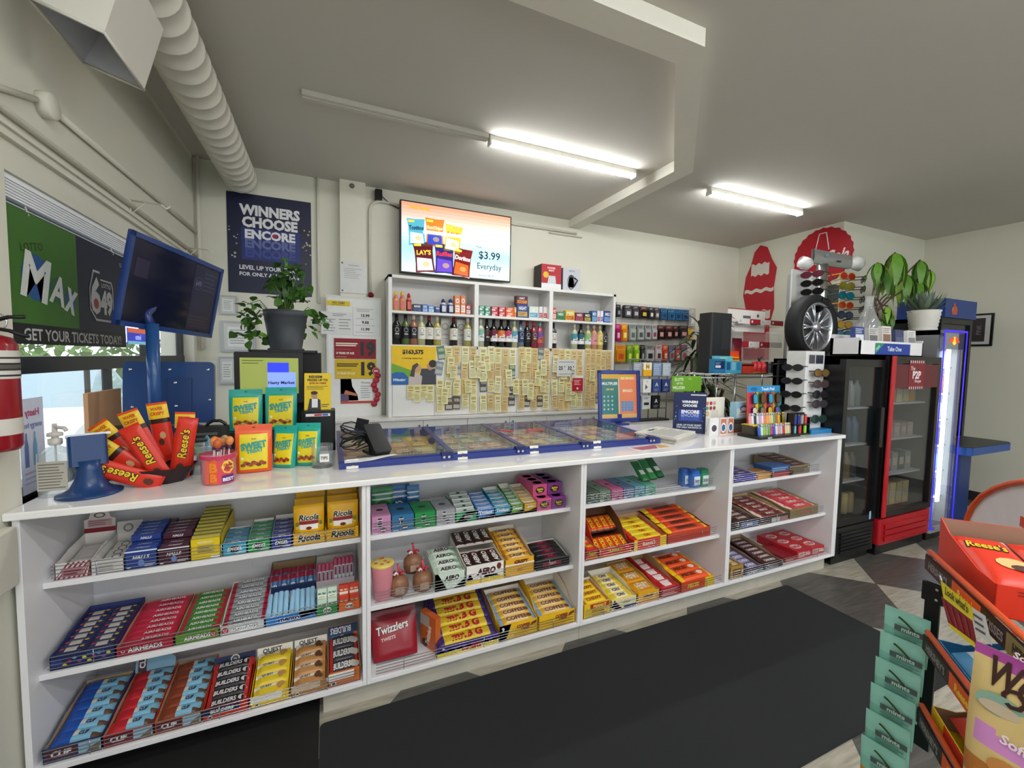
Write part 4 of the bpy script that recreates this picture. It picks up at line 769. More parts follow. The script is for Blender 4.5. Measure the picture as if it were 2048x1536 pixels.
bartray(1362, 1428, 3, 'd2401c', 'orange and yellow tray of pouches at the right end of the third unit bottom shelf', 'orange pouch with cream patch in the orange and yellow tray', 'orange pouches of the third unit', lambda L, W: bar(L, W, .03, 'e2521c', txt='PIECES', tc='2a1a14', th=.35, ends='e8c41c', img=('e6d8c4', .2, .3), tx=-.15, tw=.4), lambda mb, w, h: (mb.rect(w*.72, 0, w, h, I_('e6c01e')), mb.text('PIECES', w*.36, h*.5, w*.5, h*.4, I_('f0d030'), .0012, .05, .1)), .06, .09, .28, 4, .006)
# ======================================================== unit 4
y, z = RY[1], RZ[1]
bartray(1470, 1512, 1, '3a2f8a', 'purple box tray at the left end of the right unit top shelf', 'purple chocolate slab in the purple tray', 'purple slabs', lambda L, W: bar(L, W, .014, '3f2f8e', txt='MILK', tc='d8c878', th=.4), lambda mb, w, h: mb.rect(0, h*.3, w, h*.5, I_('6a5ab8')), .05, .055, .2, 4, .001)
put(carton(.095, .02, .15, mk('20203a', .4), lambda mb, w, h: (mb.rect(w*.1, h*.06, w*.9, h*.94, I_('e6e2e2')), mb.rect(w*.18, h*.2, w*.82, h*.86, I_('28306a')), mb.disc(w*.5, h*.5, w*.2, I_('c8d0e0'), None, .0012))), 'chocolate_box', TR(3.152, .25, z+.001), 'dark box with a round picture standing behind the purple tray', 'chocolate box')
for i, (px, yy, col, lab) in enumerate(((3.25, .35, '1d1518', 'black chocolate bag standing in the right unit top shelf, left of the other'), (3.365, .275, '2a1612', 'black and rust chocolate bag standing in the right unit top shelf'))):
    g_, wf_ = pouch(.19, .17, .04, mk(col, .3), lambda u, v, c=col: mk('7a3420', .35) if (i and .55 < v < .75) else mk(c, .3), seed=20+i); g_.T = FACE; g_.text('DARK', 0, .07, .1, .022, I_('9a8a80'), .0015, .03, warp=wf_)
    put(g_, 'chocolate_bag', TR(px, yy, z+.005, -8, 0), lab, 'chocolate bag')
put(carton(.15, .12, .035, mk('c8862a', .4), lambda mb, w, h: mb.lines(.01, .004, w-.01, h-.004, 2, I_('f0e0b0'))), 'chocolate_box', TR(xs(1515, y, z), y, z), 'flat orange-gold box between the purple and red ones, right unit top shelf', 'chocolate box')
put(carton(.23, .14, .03, mk('a8242e', .4), lambda mb, w, h: mb.lines(.01, .004, w-.01, h-.004, 2, I_('e8b0a0'))), 'chocolate_box', TR(xs(1541, y, z), y, z), 'flat red box lying under the blue one, right unit top shelf', 'chocolate box')
put(carton(.2, .13, .035, mk('2f5f9e', .4), lambda mb, w, h: mb.lines(.01, .004, w-.01, h-.004, 2, I_('a0c0e0'))), 'chocolate_box', TR(xs(1545, y, z), y+.01, z+.0305), 'flat blue box lying on the red one, right unit top shelf', 'chocolate box')
dk = lambda c, txt, tc, **k: (lambda L, W: bar(L, W, .018, c, txt=txt, tc=tc, th=.45, **k))
bartray(1578, 1619, 1, '8a7a5e', 'brown cardboard tray at the right end of the right unit top shelf', 'dark chocolate bar in the brown top-shelf tray', 'bars in the brown top-shelf tray', dk('4a2a26', 'FIVE', 'c8b0a0'), lambda mb, w, h: mb.lines(.01, .01, w-.01, h-.01, 3, I_('4a3c28')), .06, .085, .27, 5, .005, inner=CARD)
bartray(1463, 1518, 2, '2a1a18', 'dark brown tray at the left end of the right unit middle shelf', 'dark brown bar with white print in the left middle tray', 'dark bars in the left middle tray', dk('3a221e', 'DARK', 'd8ccc4', band='5a3a34', bw=.2), lambda mb, w, h: (mb.rect(w*.35, h*.1, w*.95, h*.7, I_('5a6a9a')), mb.text('BARS', w*.65, h*.4, w*.4, h*.3, I_('e8ecf4'), .0012)), .055, .085, .3, 6, .004, inner=CARD)
bartray(1520, 1577, 2, '3a2420', 'brown tray of red and brown bars in the middle of the right unit', 'red-brown bar with cream tip in the central brown tray', 'red-brown bars', dk('8a3a34', 'MALT', 'ecd8d0', ends='e0d0c4', band='5a2420', bw=.3), lambda mb, w, h: (mb.rect(w*.4, h*.05, w*.7, h*.6, I_('c8c4bc')), mb.rect(w*.72, h*.05, w*.98, h*.6, I_('b87a7a'))), .05, .095, .31, 6, .005, inner=CARD)
bartray(1579, 1636, 2, '8a7448', 'kraft tray of bright red bars at the right end of the right unit middle shelf', 'bright red bar with white print in the kraft tray', 'bright red bars', dk('c0303a', 'KitKat', 'f4e6e4', band='d04a50', bw=.3, ends='e8c8c4'), lambda mb, w, h: mb.text('KitKat', w*.55, h*.5, w*.5, h*.4, I_('c86a6a'), .0012, .04), .065, .1, .3, 5, .007, inner=CARD)
bartray(1460, 1487, 3, 'a8843a', 'gold box of small sweets at the left end of the right unit bottom shelf', 'small gold and brown sweet bar in the gold box', 'sweet bars in the gold box', dk('7a5a3a', '', 'ffffff', band='c8a86a', bw=.2), lambda mb, w, h: (mb.rect(w*.2, h*.25, w*.8, h*.75, I_('5a3a1c')), mb.lines(w*.25, h*.3, w*.75, h*.7, 2, I_('e8d090'), .0012)), .08, .085, .16, 4, .001)
bartray(1489, 1527, 3, '241a20', 'dark tray of violet-white bars on the right unit bottom shelf', 'violet and white bar in the dark tray', 'violet-white bars', dk('4a3a5a', 'CARA', 'e8e4f0', band='8a86a8', bw=.25), lambda mb, w, h: (mb.rect(w*.1, h*.2, w*.95, h*.6, I_('8a8694')), mb.text('CARAMEL', w*.5, h*.4, w*.6, h*.24, I_('f0eef4'), .0012)), .04, .075, .3, 6, .005, inner=CARD)
bartray(1529, 1566, 3, '2a1a1c', 'dark tray of brown bars with white print on the right unit bottom shelf', 'brown bar with white print in the dark bottom tray', 'brown bars of the bottom shelf', dk('4a2a2c', 'CARAMILK', 'e8dcd8'), lambda mb, w, h: mb.lines(.01, .006, w-.01, h-.006, 3, I_('c8bcc0'), .001, .4), .04, .09, .32, 7, .005, inner=CARD)
z = RZ[3]
for k, (px, yy, rz_, lab) in enumerate(((1570, .05, 0, 'flat red wafer box lying at the front of the right unit bottom shelf'),)):
    put(carton(xs(1594, .05, z)-xs(px, yy, z)-.004, .2, .03, mk('8a1c26', .4), lambda mb, w, h: mb.lines(.01, .006, w-.01, h-.006, 2, I_('e8a8a0'))), 'wafer_box', TR(xs(px, yy, z), yy, z), lab, 'wafer box')
x0 = xs(1594, .05, z); 
def kk(mb, w, h): mb.rect(w*.1, h*.2, w*.55, h*.8, I_('d8b8b4')); mb.lines(w*.14, h*.25, w*.5, h*.75, 3, I_('8a2a2e'), .0012); mb.text('KitKat', w*.78, h*.5, w*.36, h*.5, I_('f4e8e4'), .0012, .04, .1)
def kt(mb, w, d):
    for j in range(3): mb.disc(w*.5, d*(.2+.3*j), w*.32, I_('e2c4c0'), d*.1); mb.text('KitKat', w*.5, d*(.2+.3*j), w*.5, d*.1, I_('b01c2a'), .0012, .04, .1)
for i in range(2): put(carton(.145, .3, .055, mk('b8222e', .4), kk, kt), 'wafer_box', TR(x0+.15*i, .05, z+.0), ('left', 'right')[i]+' of two long red wafer boxes with oval marks, right unit bottom shelf', 'wafer box')

# ---------------------------------------------------------------- things on the worktop
NAVY = mk('123a6e', .35, coat=.2); NAVY2 = mk('1c2f6e', .35, coat=.2); BLACK = mk('121214', .38); BLACKM = mk('1a1a1c', .7)
def yrect(px0, py0, px1, py1, y):
    a, b = at(px0, py0, 'y', y), at(px1, py1, 'y', y); return a.x, b.x, b.z, a.z
CLEAR = glassmat('eef4f4', .1, .03, .06); CLEARP = glassmat('e77a88', .45, .05, .06)
# sanitiser bottle
t = empty('pump_bottle', (.035, .17, HT), 'clear pump bottle with a grey-white label at the window end of the worktop', 'bottle')
m = MB(); m.rbox(-.045, -.028, 0, .045, .028, .15, glassmat('dfeaea', .3, .05, .08), .02, 5); m.lathe([(.04, .15), (.03, .165), (.014, .172), (.014, .18)], glassmat('dfeaea', .3, .05, .08), 14, cap=False, ky=.65); m.obj('bottle_body', t)
m = MB().at(FR((0, -.0288, .0), (1, 0, 0), (0, 0, 1))); m.rect(-.038, .025, .04, .125, mk('b8b4a8', .6), 0); m.lines(-.034, .03, .036, .12, 9, I_('6f6a60'), .0005, .35); m.obj('bottle_label', t)
m = MB(); m.lathe([(.016, .178), (.018, .182), (.018, .198), (.009, .2), (.009, .206), (.02, .208), (.02, .218), (.007, .222), (.006, .25)], mk('cfc9bf', .4), 14); m.tube([(0, 0, .238), (.03, -.012, .236), (.036, -.014, .226)], .006, mk('cfc9bf', .4)); m.tube([(0, 0, .18), (0, 0, .02)], .003, mk('dfe4e2', .4), 6); m.obj('pump', t)
# reversed window poster
m = MB(); a, b = at(36, 800, 'x', -.06), at(88, 985, 'x', -.06); PW = mk('dfe3f2', .6)
m.at(FR((-.06, a.y, .972), (0, 1, 0), (0, 0, 1))); W_ = b.y-a.y+.02; H_ = a.z-.972
m.rect(0, 0, W_, H_, PW, 0); m.poly([(0, 0), (0, H_), (W_, H_), (W_, 0)], PW, -.001); m.text('Hasty', W_*.5, H_*.84, W_*.8, H_*.1, I_('c05a78'), .001, .03, mir=True); m.text('energy hot', W_*.5, H_*.71, W_*.8, H_*.08, I_('8a8ac0'), .001, .02, mir=True)
for i, c in enumerate(('6f86b8', '7fb6d6')): m.poly([(W_*(.22+.35*i)+x*W_, H_*yq) for x, yq in ((-.08, .28), (.08, .28), (.08, .5), (.03, .58), (.03, .64), (-.03, .64), (-.03, .58), (-.08, .5))], I_(c), .001)
m.lines(W_*.1, H_*.08, W_*.8, H_*.24, 3, I_('b8b8d8'), .001)
tag(m.obj('window_poster'), 'pale poster with reversed lettering taped inside the window behind the pump bottle', 'poster')
# ply board
m = MB(); p0, p1 = at(172, 787, 'x', -.05), at(232, 787, 'x', -.05); m.box(-.06, p0.y, .97, -.045, p1.y+.04, p0.z, mk('b98a62', .6, n=.12, ns=9)); tag(m.obj('board'), 'brown wooden board propped in the window behind the blue terminal', 'board')
# small black card sign
m = MB(); m.at(TR(.17, .37, HT, -8, 38)); m.box(-.075, 0, 0, .075, .006, .21, mk('26282c', .5)); m.T = m.T @ FACE; m.rect(-.065, .01, .065, .1, I_('4a3a36')); m.rect(-.06, .02, .02, .06, I_('8a4a42'), .001); m.lines(-.06, .065, .05, .095, 2, I_('a8a49c'), .0012); m.lines(-.06, .12, .06, .19, 3, I_('6f6f72'), .001); m.lines(-.03, .03, .05, .05, 1, I_('d8d4cc'), .0014)
tag(m.obj('sign_card'), 'black printed card sign standing behind the blue ticket checker', 'sign')
# ticket checker with swept foot
c = at(168, 985, 'z', HT); t = empty('ticket_checker', (c.x+.025, c.y-.02, HT), 'navy blue ticket checker on a swept round foot at the left end of the worktop', 'ticket checker')
m = MB(); m.lathe([(.001, .0), (.088, 0), (.088, .006), (.07, .012), (.052, .026), (.04, .05), (.034, .085), (.033, .12), (.001, .12)], NAVY, 24); m.obj('foot', t)
m = MB(); m.at(TR(0, .0, .1, -12, 28)); m.rbox(-.05, -.02, 0, .05, .03, .105, NAVY, .012, 4); m.obj('checker_head', t)
m = MB(); m.at(TR(0, .0, .1, -12, 28)); m.box(-.05, -.014, .103, .06, .04, .112, mk('dfe4ea', .3)); m.obj('glass_plate', t)
# dark octagonal bowl with sticks of candy
c = at(315, 972, 'z', HT); BX, BY = c.x-.0, c.y+.07
m = MB(); n = 8; prof = [(.07, 0), (.112, .062)]
vs = []; 
for r_i, z_i in ((.07, 0), (.112, .062), (.108, .062), (.068, .004)): vs += [(r_i*math.cos(2*PI*(j+.5)/n), r_i*.85*math.sin(2*PI*(j+.5)/n), z_i) for j in range(n)]
BRW = mk('2b1719', .5); fs = [(j, (j+1) % n, n+(j+1) % n, n+j) for j in range(n)]+[(n+j, n+(j+1) % n, 2*n+(j+1) % n, 2*n+j) for j in range(n)]+[(2*n+j, 2*n+(j+1) % n, 3*n+(j+1) % n, 3*n+j) for j in range(n)]+[tuple(range(n-1, -1, -1)), tuple(range(3*n, 4*n))]
m.add(vs, fs, BRW); a1, a2 = Vector(vs[4]), Vector(vs[5]); b1, b2 = Vector(vs[n+4]), Vector(vs[n+5]); m.T = FR((a1+a2)/2, a2-a1, (b1+b2)/2-(a1+a2)/2)
m.text('HERSHEY', -.004, .036, .072, .026, I_('e6e0da'), .0012, .05); m.poly([(.036, .03), (.05, .044), (.046, .03)], I_('e6e0da'), .0012); m.T = Matrix.Identity(4)
put(m, 'candy_bowl', Matrix.Translation((BX, BY, HT)), 'dark brown eight-sided card bowl with white lettering, filled with candy sticks', 'bowl')
def stickpack(kind):
    L, W = .235, .066; red = mk('d63422', .3, n=.05); yel = mk('e8c21e', .35); brn = mk('3a1c18', .35)
    def colf(u, v):
        if kind == 0: return mk('d8481c', .35) if u > .97 else yel if u > .72 else (brn if u > .66 else red)
        return mk('c9281c', .35) if u > .95 or u < .05 else red
    mb, top = pil(L, W, .022, red, colf, nu=26, nv=8)
    if kind == 0:
        mb.text('CRISPY', L*.32, 0, W*.7, .013, I_('c8501c'), .0012, .04, rot=-90, warp=top); mb.text('WAFER', L*.40, 0, W*.6, .013, I_('c8501c'), .0012, .04, rot=-90, warp=top)
        mb.disc(-L*.05, -.004, .014, mk('c9a070', .5), .01, top(-L*.05, 0)+.0016); mb.disc(-L*.16, .004, .013, mk('4a2a20', .5), .009, top(-L*.16, 0)+.0016)
    else:
        mb.text("Reese's", L*.06, 0, L*.5, W*.52, I_('3a1810'), .0009, .09, .15, warp=top); mb.text("Reese's", L*.06, 0, L*.48, W*.46, I_('f0cc2c'), .0018, .02, .15, warp=top); mb.disc(-L*.33, 0, .016, mk('5a3022', .5), .012, top(-L*.33, 0)+.0016)
    return mb
cands = [(0, -38, 0, -.03, .012), (0, -22, 0, -.012, .036), (0, -8, 0, .008, .06), (0, -50, 0, -.02, -.012), (1, -26, 0, .012, -.036), (0, 3, 0, .055, .036), (1, 9, 0, .05, .005), (1, -66, 0, -.02, -.062)]
labs = ['candy stick fanned furthest left in the dark bowl, with yellow tip', 'second yellow-tipped candy stick from the left in the dark bowl', 'tallest yellow-tipped candy stick in the middle of the dark bowl', 'red candy stick leaning low to the left in the dark bowl', 'red candy stick with yellow script in the centre front of the dark bowl', 'yellow-tipped candy stick at the right of the dark bowl', 'red candy stick with script standing at the right front of the dark bowl', 'red candy stick lying across the left front rim of the dark bowl']
pro = {}
for i, (k, a, b, dx_, dy_) in enumerate(cands):
    up = (.15, .155, .165, .105, .11, .125, .11, .08)[i]
    M_ = Matrix.Translation((BX+dx_+math.sin(math.radians(a))*up, BY+dy_, HT+.022+math.cos(math.radians(a))*up)) @ ROT(a, 'Y') @ ROT(-b, 'X') @ FR((0, 0, 0), (0, 0, 1), (-1, 0, 0))
    if k not in pro: pro[k] = put(stickpack(k), 'candy_stick', M_, labs[i], 'candy stick', 'candy sticks in the dark bowl')
    else: dup(pro[k], M_, labs[i])
# paper cup behind the bowl
m = MB(); m.lathe([(.022, 0), (.034, .06)], mk('2a1c1c', .6), 16, cap=False); m.lathe([(.0345, .06), (.036, .078), (.033, .078), (.03, .05)], mk('e6e2da', .6), 16, cap=False); m.lathe([(.001, .001), (.022, .001)], BRW, 16, cap=False); p = at(372, 918, 'y', .32)
put(m, 'paper_cup', Matrix.Translation((p.x, .32, HT)), 'small dark paper cup with a white rim behind the candy bowl', 'cup')
# lollipop tub
a, b = at(390, 975, 'z', HT), at(474, 965, 'z', HT); cx, cy = (a.x+b.x)/2, (a.y+b.y)/2+.045; R_t = .058
t = empty('lollipop_tub', (cx, cy, HT), 'pink see-through round tub of lollipops with orange and yellow print', 'tub')
m = MB(); m.lathe([(R_t*.95, 0), (R_t, .02), (R_t, .1), (R_t+.002, .102), (R_t+.002, .116), (R_t-.002, .116)], CLEARP, 28, cap=False); m.lathe([(.001, .0015), (R_t*.94, .0015)], CLEARP, 28, cap=False); m.obj('tub_wall', t)
m = MB(); m.lathe([(R_t+.003, .098), (R_t+.0035, .112)], mk('c83a5e', .35), 28, cap=False); m.obj('rim_band', t)
m = MB(); TP = mk('e8602a', .4)
def cyl(a0, a1, z0, z1, mm, rr): m.grid(lambda u, v: (rr*math.sin(a0+(a1-a0)*u), -rr*math.cos(a0+(a1-a0)*u), z0+(z1-z0)*v), 10, 1, mm)
cyl(-.55, 1.1, .006, .095, mk('d8485a', .4), R_t+.0008); cyl(-.62, -.35, .006, .095, mk('e86a5a', .4), R_t+.0012); cyl(-.3, .1, .006, .095, TP, R_t+.0012); 
wpc = lambda X, Y: 0
def wrap_text(s_, ang, zc_, w_, h_, mat_, extra=.0018, bold=.04, rot=0):
    vs, fs, asp = glyphs(s_, bold, 0.); Wd = min(w_, h_*asp); c_, q_ = math.cos(math.radians(rot)), math.sin(math.radians(rot)); o = []
    for x, y in vs:
        X, Y = (x*Wd)*c_-(y*h_)*q_, (x*Wd)*q_+(y*h_)*c_; th = ang+X/R_t; o.append(((R_t+extra)*math.sin(th), -(R_t+extra)*math.cos(th), zc_+Y))
    m.add(o, fs, mat_)
wrap_text('B', -.1, .068, .03, .036, I_('f08a2a'), .0022); wrap_text('B', -.1, .03, .03, .03, I_('f08a2a'), .0022); wrap_text('BEST', .72, .02, .04, .014, I_('f4f0f4'), .0026); cyl(.35, 1.08, .008, .036, mk('5a2a7a', .4), R_t+.0018)
vs, fs, asp = glyphs('Chupa', .02, .1); n = 14
o = []; 
for i in range(n): th = .72+.36*math.cos(2*PI*i/n)*(1+.12*(i % 2)); o.append(((R_t+.0016)*math.sin(th), -(R_t+.0016)*math.cos(th), .068+.024*math.sin(2*PI*i/n)*(1+.12*(i % 2))))
m.add(o, [tuple(range(n))], mk('efd048', .4)); wrap_text('Chupa', .72, .075, .032, .012, I_('a83a2a'), .003); wrap_text('Chups', .74, .062, .03, .012, I_('a83a2a'), .003)
m.obj('printed_sleeve', t)
lp = None; cols = ['d9762f', 'c9a04a', 'c8602a', 'b8a06a', 'd06a30', 'e08a4a', 'a8704a', 'd98a50']
for i in range(8):
    a = i*2.4; rr = .036*((i % 3)+1)/3
    M_ = Matrix.Translation((cx+rr*math.cos(a), cy+rr*math.sin(a), HT+.004)) @ ROT(jit(9), 'X') @ ROT(jit(9), 'Y')
    e = empty('lollipop', M_, ['orange lollipop at the left of the pink tub', 'yellow-brown lollipop at the back of the pink tub', 'orange lollipop at the front of the pink tub', 'tan lollipop at the back right of the pink tub', 'orange lollipop in the centre of the pink tub', 'light orange lollipop right of the centre of the pink tub', 'brown lollipop low in the pink tub', 'peach lollipop at the right rim of the pink tub'][i], 'lollipop', 'lollipops in the pink tub')
    MB().tube([(0, 0, 0), (0, 0, .15)], .0022, mk('f0efec', .5), 6).obj('stick', e)
    m = MB(); m.lathe([(.001, .138), (.009, .142), (.0145, .155), (.013, .166), (.007, .173), (.001, .175)], mk(cols[i], .35, n=.2, ns=90), 12, cap=False); m.obj('candy_ball', e)
    m = MB(); m.tube([(0, 0, .128), (0, 0, .14)], lambda u: .009-.006*abs(u-.3), mk('6a2a5a', .4), 8); m.obj('wrapper_twist', e)
# clear jar with wrapped sweets and the black bag behind it
p = at(405, 905, 'y', .36); t = empty('sweet_jar', (p.x+.005, .36, HT), 'clear ribbed jar of wrapped sweets behind the lollipop tub', 'jar')
m = MB(); m.lathe([(.056, 0), (.056, .03), (.06, .034), (.056, .04), (.056, .075), (.06, .08), (.056, .086), (.056, .11), (.061, .114), (.057, .118)], glassmat('dfe8ea', .25, .03, .1), 22, cap=False); m.lathe([(.001, .001), (.056, .001)], glassmat('dfe8ea', .25, .03, .1), 22, cap=False); m.obj('jar_wall', t)
for i, (dx_, c_, l_) in enumerate(((-.022, '4f9a6a', 'green wrapped sweet poking out of the clear jar'), (.03, '5a9ab8', 'blue wrapped sweet poking out of the clear jar'))):
    m = MB(); m.tube([(0, 0, -.045), (0, 0, -.02), (0, 0, 0), (0, 0, .03), (.004, 0, .05), (-.004, 0, .062)], lambda u: [.004, .014, .018, .013, .003, .008][min(5, int(u*5.01))], mk(c_, .25, n=.15, ns=80), 10)
    put(m, 'wrapped_sweet', TR(p.x+dx_, .36, HT+.09, 0, 0, -30 if i == 0 else -12), l_, 'sweet', 'wrapped sweets in the clear jar')
m = MB(); m.rbox(-.07, -.03, 0, .07, .03, .17, mk('232524', .5, n=.3, ns=18), .025, 5); m.tube([(.02+.04*math.cos(a), 0, .16+.035*math.sin(a)) for a in (0, .6, 1.2, 1.9, 2.5, PI)], .007, BLACK); m.at(FACE); m.lines(-.05, .04, .03, .15, 5, I_('5a6058'), .031, .5, 0)
p = at(420, 850, 'y', .5); put(m, 'cable_box', Matrix.Translation((p.x, .52, HT)), 'black box with a strap loop behind the clear sweet jar', 'box')
# printed stand-up sweet bags
TEAL = mk('1fa596', .28, n=.03); ORG = mk('e85a28', .28, n=.03); LAB = mk('e8d318', .3)
def swbag(W_, H_, body, seed, inside='c8452a'):
    g_, wf_ = pouch(W_, H_, .05, body, lambda u, v: LAB if (.12 < u < .88 and .06 < v < .8) else body, seed=seed, nu=25, nv=30, flat_top=.16)
    g_.T = FACE; g_.text('SWEET', 0, H_*.56, W_*.7, H_*.15, I_('2f9a8c'), .0026, .06, 0, 8, wf_); g_.text('TREAT', W_*.03, H_*.45, W_*.56, H_*.08, I_('3fa596'), .0024, .05, 0, 8, wf_)
    g_.text('fresh', 0, H_*.7, W_*.3, H_*.03, I_('5a5a1c'), .002, .02, 0, 0, wf_); g_.disc(-W_*.3, H_*.3, W_*.04, I_('e8e4c8'), H_*.03, wf_(-W_*.3, H_*.3)+.002)
    for i in range(9):
        x_ = W_*(-.28+.07*i); y_ = H_*(.16+.05*((i*5) % 3)/2); g_.disc(x_, y_, W_*.07, mk(['8a3a22', 'a8502a', '6a2a1c', inside][i % 4], .4), H_*.035, wf_(x_, y_)+.0022+.0003*i, 9)
    g_.rect(-W_*.04, H_*.93, W_*.04, H_*.945, BLACKM, .003)
    return g_
for (px, py, W_, H_, yy, body, rx, rz, lab, ins) in (
        (493, 935, .145, .205, .70, TEAL, -6, 3, 'teal bag with yellow label at the back left, in front of the till screen', 'c8b04a'), (563, 925, .145, .215, .68, TEAL, -6, -3, 'teal bag with yellow label at the back right, in front of the till screen', 'c8b04a'),
        (508, 950, .135, .2, .285, ORG, -7, 4, 'orange-topped bag with yellow label at the front of the worktop', 'a8402a'), (568, 940, .1, .185, .33, TEAL, -7, -22, 'teal bag with yellow label right beside the orange-topped one', 'b8402a'), (615, 935, .105, .19, .335, TEAL, -7, -12, 'teal bag with yellow label behind the clear tip glass', 'b8402a')):
    x_ = xs(px, yy, HT+.05); zb_ = HT+.001+(.115 if yy > .5 else 0)
    put(swbag(W_, H_, body, int(px), ins), 'sweet_bag', TR(x_, yy, zb_, rx, rz), lab, 'sweet bag')
m = MB(); m.box(-.16, -.06, 0, .17, .06, .114, BLACKM); put(m, 'riser_box', Matrix.Translation((xs(530, .7, HT+.05), .7, HT)), 'low black riser box under the two back teal bags', 'box')
# tip glass
a, b = at(622, 938, 'z', HT), at(667, 936, 'z', HT); R_g = (b.x-a.x)/2; t = empty('tip_glass', ((a.x+b.x)/2, a.y+R_g*.7, HT), 'clear tumbler glass with a white label and coins in the bottom', 'glass')
m = MB(); m.lathe([(R_g*.97, 0), (R_g, .095), (R_g*1.02, .1), (R_g*.95, .1), (R_g*.92, .012), (.001, .01)], glassmat('e8f0f0', .06, .01, .08), 26, cap=False); m.lathe([(.001, 0), (R_g*.97, 0)], glassmat('e8f0f0', .06, .01, .08), 26, cap=False); m.obj('glass_wall', t)
m = MB(); m.at(FR((.008, -R_g*1.0, .03), (1, 0, 0), (0, 0, 1))); m.rect(-.018, 0, .02, .036, PAPER, .002); m.text('TIPS', 0, .018, .028, .014, INK, .003); m.obj('label', t)
m = MB()
for i in range(9): m.at(TR(R_g*.5*math.cos(i*2.1)*((i % 3)/2.2), R_g*.5*math.sin(i*2.1)*((i % 3)/2.2), .012+.0016*i, jit(6))); m.lathe([(.012, 0), (.012, .0018)], mk('8f8a80', .35, .8), 12)
tag(m.obj('coins', None, Matrix.Translation(((a.x+b.x)/2, a.y+R_g*.7, HT))), 'few coins lying at the bottom of the clear tip glass', 'coins', kind='stuff')
# till screen, printer tower, pot plant
x0, x1, z0, z1 = yrect(467, 703, 607, 805, .78)
t = empty('till_screen', ((x0+x1)/2, .80, HT), 'black till screen showing green and blue panels behind the teal bags', 'screen')
cxx = (x0+x1)/2; hw = (x1-x0)/2
MB().rbox(-hw, -.02, z0-HT, hw, .02, z1-HT, BLACK, .008, 3, 'y').obj('screen_case', t)
m = MB().at(FR((0, -.0205, 0), (1, 0, 0), (0, 0, 1))); SG = mk('8f9a4c', .5, e=.55); SB = mk('2a3adf', .5, e=.8); SL = mk('7f9aee', .5, e=.75)
A, B2, C2, D2 = -hw*.84, hw*.86, z0-HT+.05, z1-HT-.03
m.rect(A, C2, B2, D2, SG, .0003); m.rect(A+(B2-A)*.46, C2+(D2-C2)*.6, A+(B2-A)*.83, D2-(D2-C2)*.13, SB, .0006); m.rect(A+(B2-A)*.46, C2, A+(B2-A)*.95, C2+(D2-C2)*.6, SL, .0006); m.text('Hasty Market', A+(B2-A)*.7, C2+(D2-C2)*.3, (B2-A)*.46, .022, I_('2a1a3a'), .0009, .03)
m.lines(A+.01, D2-.035, A+(B2-A)*.4, D2-.008, 2, I_('5f6a2a'), .0006, .3); m.obj('screen_picture', t)
m = MB(); m.box(-.05, -.0, 0, .05, .05, .02, BLACK); m.box(-.03, .02, .02, .03, .04, z0-HT+.1, BLACK); m.obj('screen_foot', t)
xq0, xq1 = at(500, 690, 'y', .92).x, at(642, 690, 'y', .92).x; zt = at(560, 700, 'y', .90).z
m = MB(); m.rbox(xq0, .88, HT, xq1, 1.0, zt-.012, BLACKM, .01); m.rbox(xq0-.005, .86, zt-.012, xq1-.02, 1.03, zt, BLACK, .02)
tag(m.obj('till_tower'), 'black upright till tower carrying the potted plant', 'till tower')
pc = at(572, 690, 'z', zt); px_, py_ = (at(540, 690, 'y', .95).x+at(604, 690, 'y', .95).x)/2, .95
rt = (at(617, 625, 'y', .95).x-at(527, 625, 'y', .95).x)/2; rb_ = rt*.72; hp_ = at(572, 622, 'y', .95).z-zt
pot = empty('potted_plant', (px_, py_, zt), 'leafy green plant in a dark grey pot on top of the till tower', 'plant')
m = MB(); GP = mk('3c4046', .55); m.lathe([(.001, .0), (rb_*1.15, 0), (rb_*1.15, .008), (rb_, .012), (rt*.93, hp_*.72), (rt*.95, hp_*.74), (rt*.96, hp_*.84), (rt, hp_*.86), (rt, hp_), (rt*.94, hp_), (rt*.9, hp_*.8), (.001, hp_*.78)], GP, 28, cap=False); m.obj('pot', pot)
def leafmesh(mb, L, W, m, fold=.25, droop=.15, n=5):
    vs = []
    for i in range(n+1):
        u = i/n; w = W*math.sin(PI*min(1, u*1.02))**.8*(1-.35*u)+.0008
        z = -droop*L*u*u
        vs += [(-w, u*L, z+fold*w), (0, u*L, z), (w, u*L, z+fold*w)]
    return mb.add(vs, [f for i in range(n) for f in ((3*i, 3*i+1, 3*i+4, 3*i+3), (3*i+1, 3*i+2, 3*i+5, 3*i+4))], m, True)
G1, G2, G3 = mk('3f6a24', .45, n=.15), mk('2f5220', .45, n=.15), mk('6a9a3a', .45, n=.15)
m = MB(); stem = MB(); rs_ = random.Random(4)
